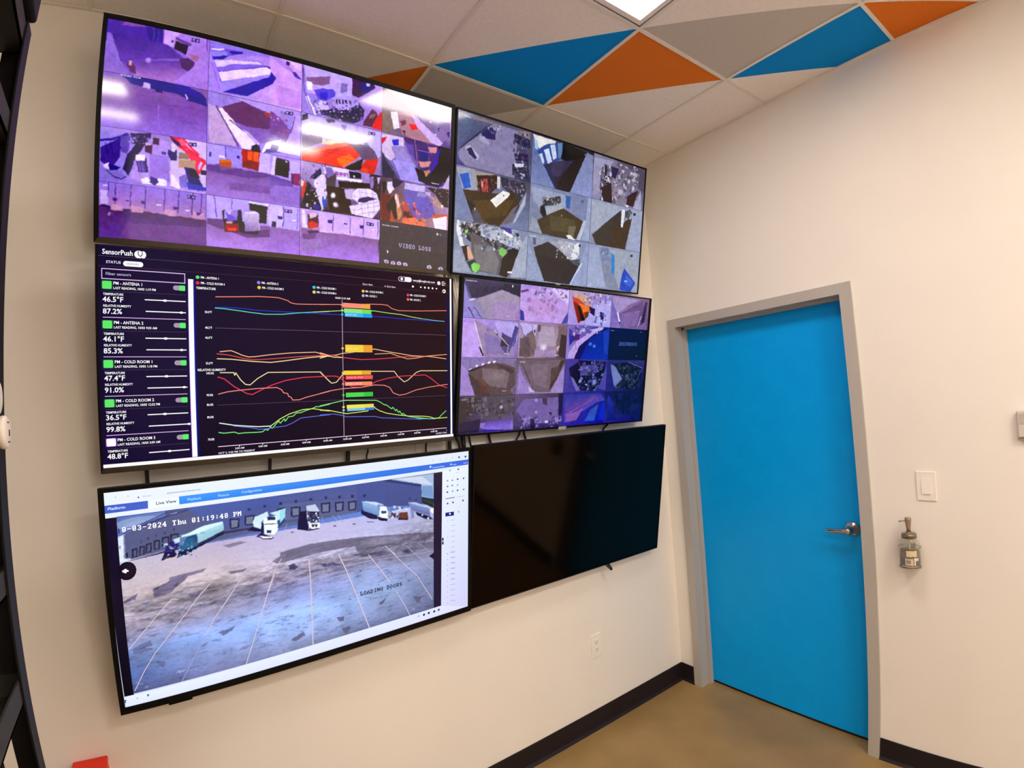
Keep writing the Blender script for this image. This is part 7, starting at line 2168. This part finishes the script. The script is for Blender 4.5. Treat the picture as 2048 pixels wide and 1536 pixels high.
def wrap(b, z0, z1, a0, a1, r, jag, seed):
    rnd = random.Random(seed); n = len(b.v); N = 10
    for i in range(N+1):
        a = R(a0+(a1-a0)*i/N); j1, j2 = rnd.uniform(-jag, jag), rnd.uniform(-jag, jag)
        for z, rr in ((z0+j1, r), (z1+j2, r)): b.v.append((rr*math.cos(a), rr*math.sin(a), z))
    for i in range(N): b.face([n+2*i, n+2*i+2, n+2*i+3, n+2*i+1])
b = MB(); wrap(b, .052, .077, 176, 236, .0392, .0022, 3); b.build('paper_label', mat('aged_paper', '#d6c8a0', .8, var=.15, vscale=300), t, 'upper torn cream paper piece')
b = MB(); wrap(b, .016, .044, 168, 214, .0392, .0015, 5); lb = b.build('paper_label', mat('worn_label', '#c9b8a4', .7, var=.25, vscale=200), t, 'lower worn label with a grey square')
b = MB(); wrap(b, .023, .037, 176, 200, .0395, .0003, 6); b.build('printed_square', mat('print_grey', '#94877a', .7), lb)
b = MB(); wrap(b, .016, .048, 218, 226, .0393, .001, 8); wrap(b, .036, .046, 226, 246, .0393, .003, 9); b.build('torn_edge', mat('torn_white', '#e4d8c4', .8), lb)
h_ = thing('bottle_holder', 'slim metal wall bracket gripping the pump bottle beside the blue door', 'bracket', (0, BY, BZ))
mh = mat('holder_metal', '#a89a88', .3, metal=.8)
b = MB()
ring = [(BX+.0415*math.cos(R(a)), .0415*math.sin(R(a)), .086) for a in range(0, 361, 12)]; b.tube(ring, .0018, 6, False); b.build('ring', mh, h_); b = MB()
ring = [(BX+.0400*math.cos(R(a)), .0400*math.sin(R(a)), .002) for a in range(0, 361, 12)]; b.tube(ring, .0025, 6, False)
b.build('ring', mh, h_)
b = MB(); b.box(-.0065, -.012, -.004, 0, .012, .094, bev=.001); b.build('back_plate', mh, h_)
# ------------------------------------------------------------------ dark shelving unit at the left edge
RX, RY, RW, RD = -2.738, -1.17, .90, .46
t = thing('shelving_unit', 'dark metal shelving unit at the left edge of the frame', 'shelves', (RX, RY, 0))
for (px, py) in ((0, 0), (0, -RD), (-RW, 0), (-RW, -RD)):
    sx = -1 if px == 0 else 1; sy = -1 if py == 0 else 1
    b = MB(); b.box(px, py, 0, px+sx*.034, py+sy*.0025, 2.272); b.box(px, py, 0, px+sx*.0025, py+sy*.034, 2.272)
    b.build('post', M['rack'], t)
for z in (.12, .78, 1.412, 1.548, 2.118, 2.255):
    b = MB(); b.box(-RW+.003, -RD+.003, z-.02, -.003, -.003, z-.017); b.use(M['rack'])
    for q in ((-RW+.003, -RD+.003, -.003, -RD+.006), (-RW+.003, -.006, -.003, -.003), (-.006, -RD+.003, -.003, -.003), (-RW+.003, -RD+.003, -RW+.006, -.003)): b.box(q[0], q[1], z-.02, q[2], q[3], z+.012)
    b.mats = [M['racklight']]; b.m = [0]*len(b.f)
    b.build('shelf', None, t)
def bin_(z, h, lab, w=.8, cx=-.45, m='rack', nm='storage_bin'):
    tt = thing(nm, lab, 'storage bin', (RX+cx, RY-RD/2, z))
    b = MB(); b.box(-w/2, -.2, 0, w/2, .2, h-.03, bev=.012); b.build('body', M[m], tt)
    b = MB(); b.box(-w/2-.006, -.206, h-.03, w/2+.006, .206, h, bev=.006); b.build('lid', M[m], tt)
bin_(1.535, .50, 'black storage bin on the shelf at eye height of the dark rack')
bin_(.767, .56, 'black storage bin on the low shelf of the dark rack')
bin_(2.105, .11, 'flat black storage bin under the top shelf of the dark rack')
b = MB(); b.box(RX-.80, RY-.40, 2.2735, RX+.009, RY-.02, 2.76, bev=.006)
tag(b.build('carton', M['rack']), 'dark carton on top of the shelving unit, overhanging its end', 'box')
for (cy, cz, r_, lab) in ((-1.196, 1.7235, .0205, 'white round cap with dark marks on the rack end, lower of two'), (-1.238, 1.763, .0235, 'white rounded cap at the very left edge, the upper of two')):
    t = thing('round_cap', lab, 'cap', (RX, cy, cz), 'white caps on the rack end', rot=(0, R(90), 0))
    b = MB(); b.lathe([(r_*.82, -.001), (r_*.97, .001), (r_, .004), (r_*.97, .007), (r_*.8, .0092), (r_*.4, .0100), (.0005, .0101)], seg=32); b.build('disc', M['white'], t)
    if r_ < .022:
        b = MB()
        b.box(-.0030, -.0016, .0094, .0045, .0012, .0108); b.box(-.0125, -.0055, .0088, -.0110, .0005, .0102); b.box(.0110, -.0040, .0085, .0125, .0040, .0100)
        b.build('marks', M['dark'], t)
t = thing('orange_box', 'bright orange-red box on the wall in the bottom left corner, below the yard television', 'box', (-2.848, 0, .612))
b = MB(); b.box(-.051, -.10, -.09, .051, 0, .075, bev=.006); b.build('body', M['orange'], t)
b = MB(); b.box(-.051-.002, -.102, .075, .051+.002, 0, .0915, bev=.005); b.build('lid', M['orange'], t)
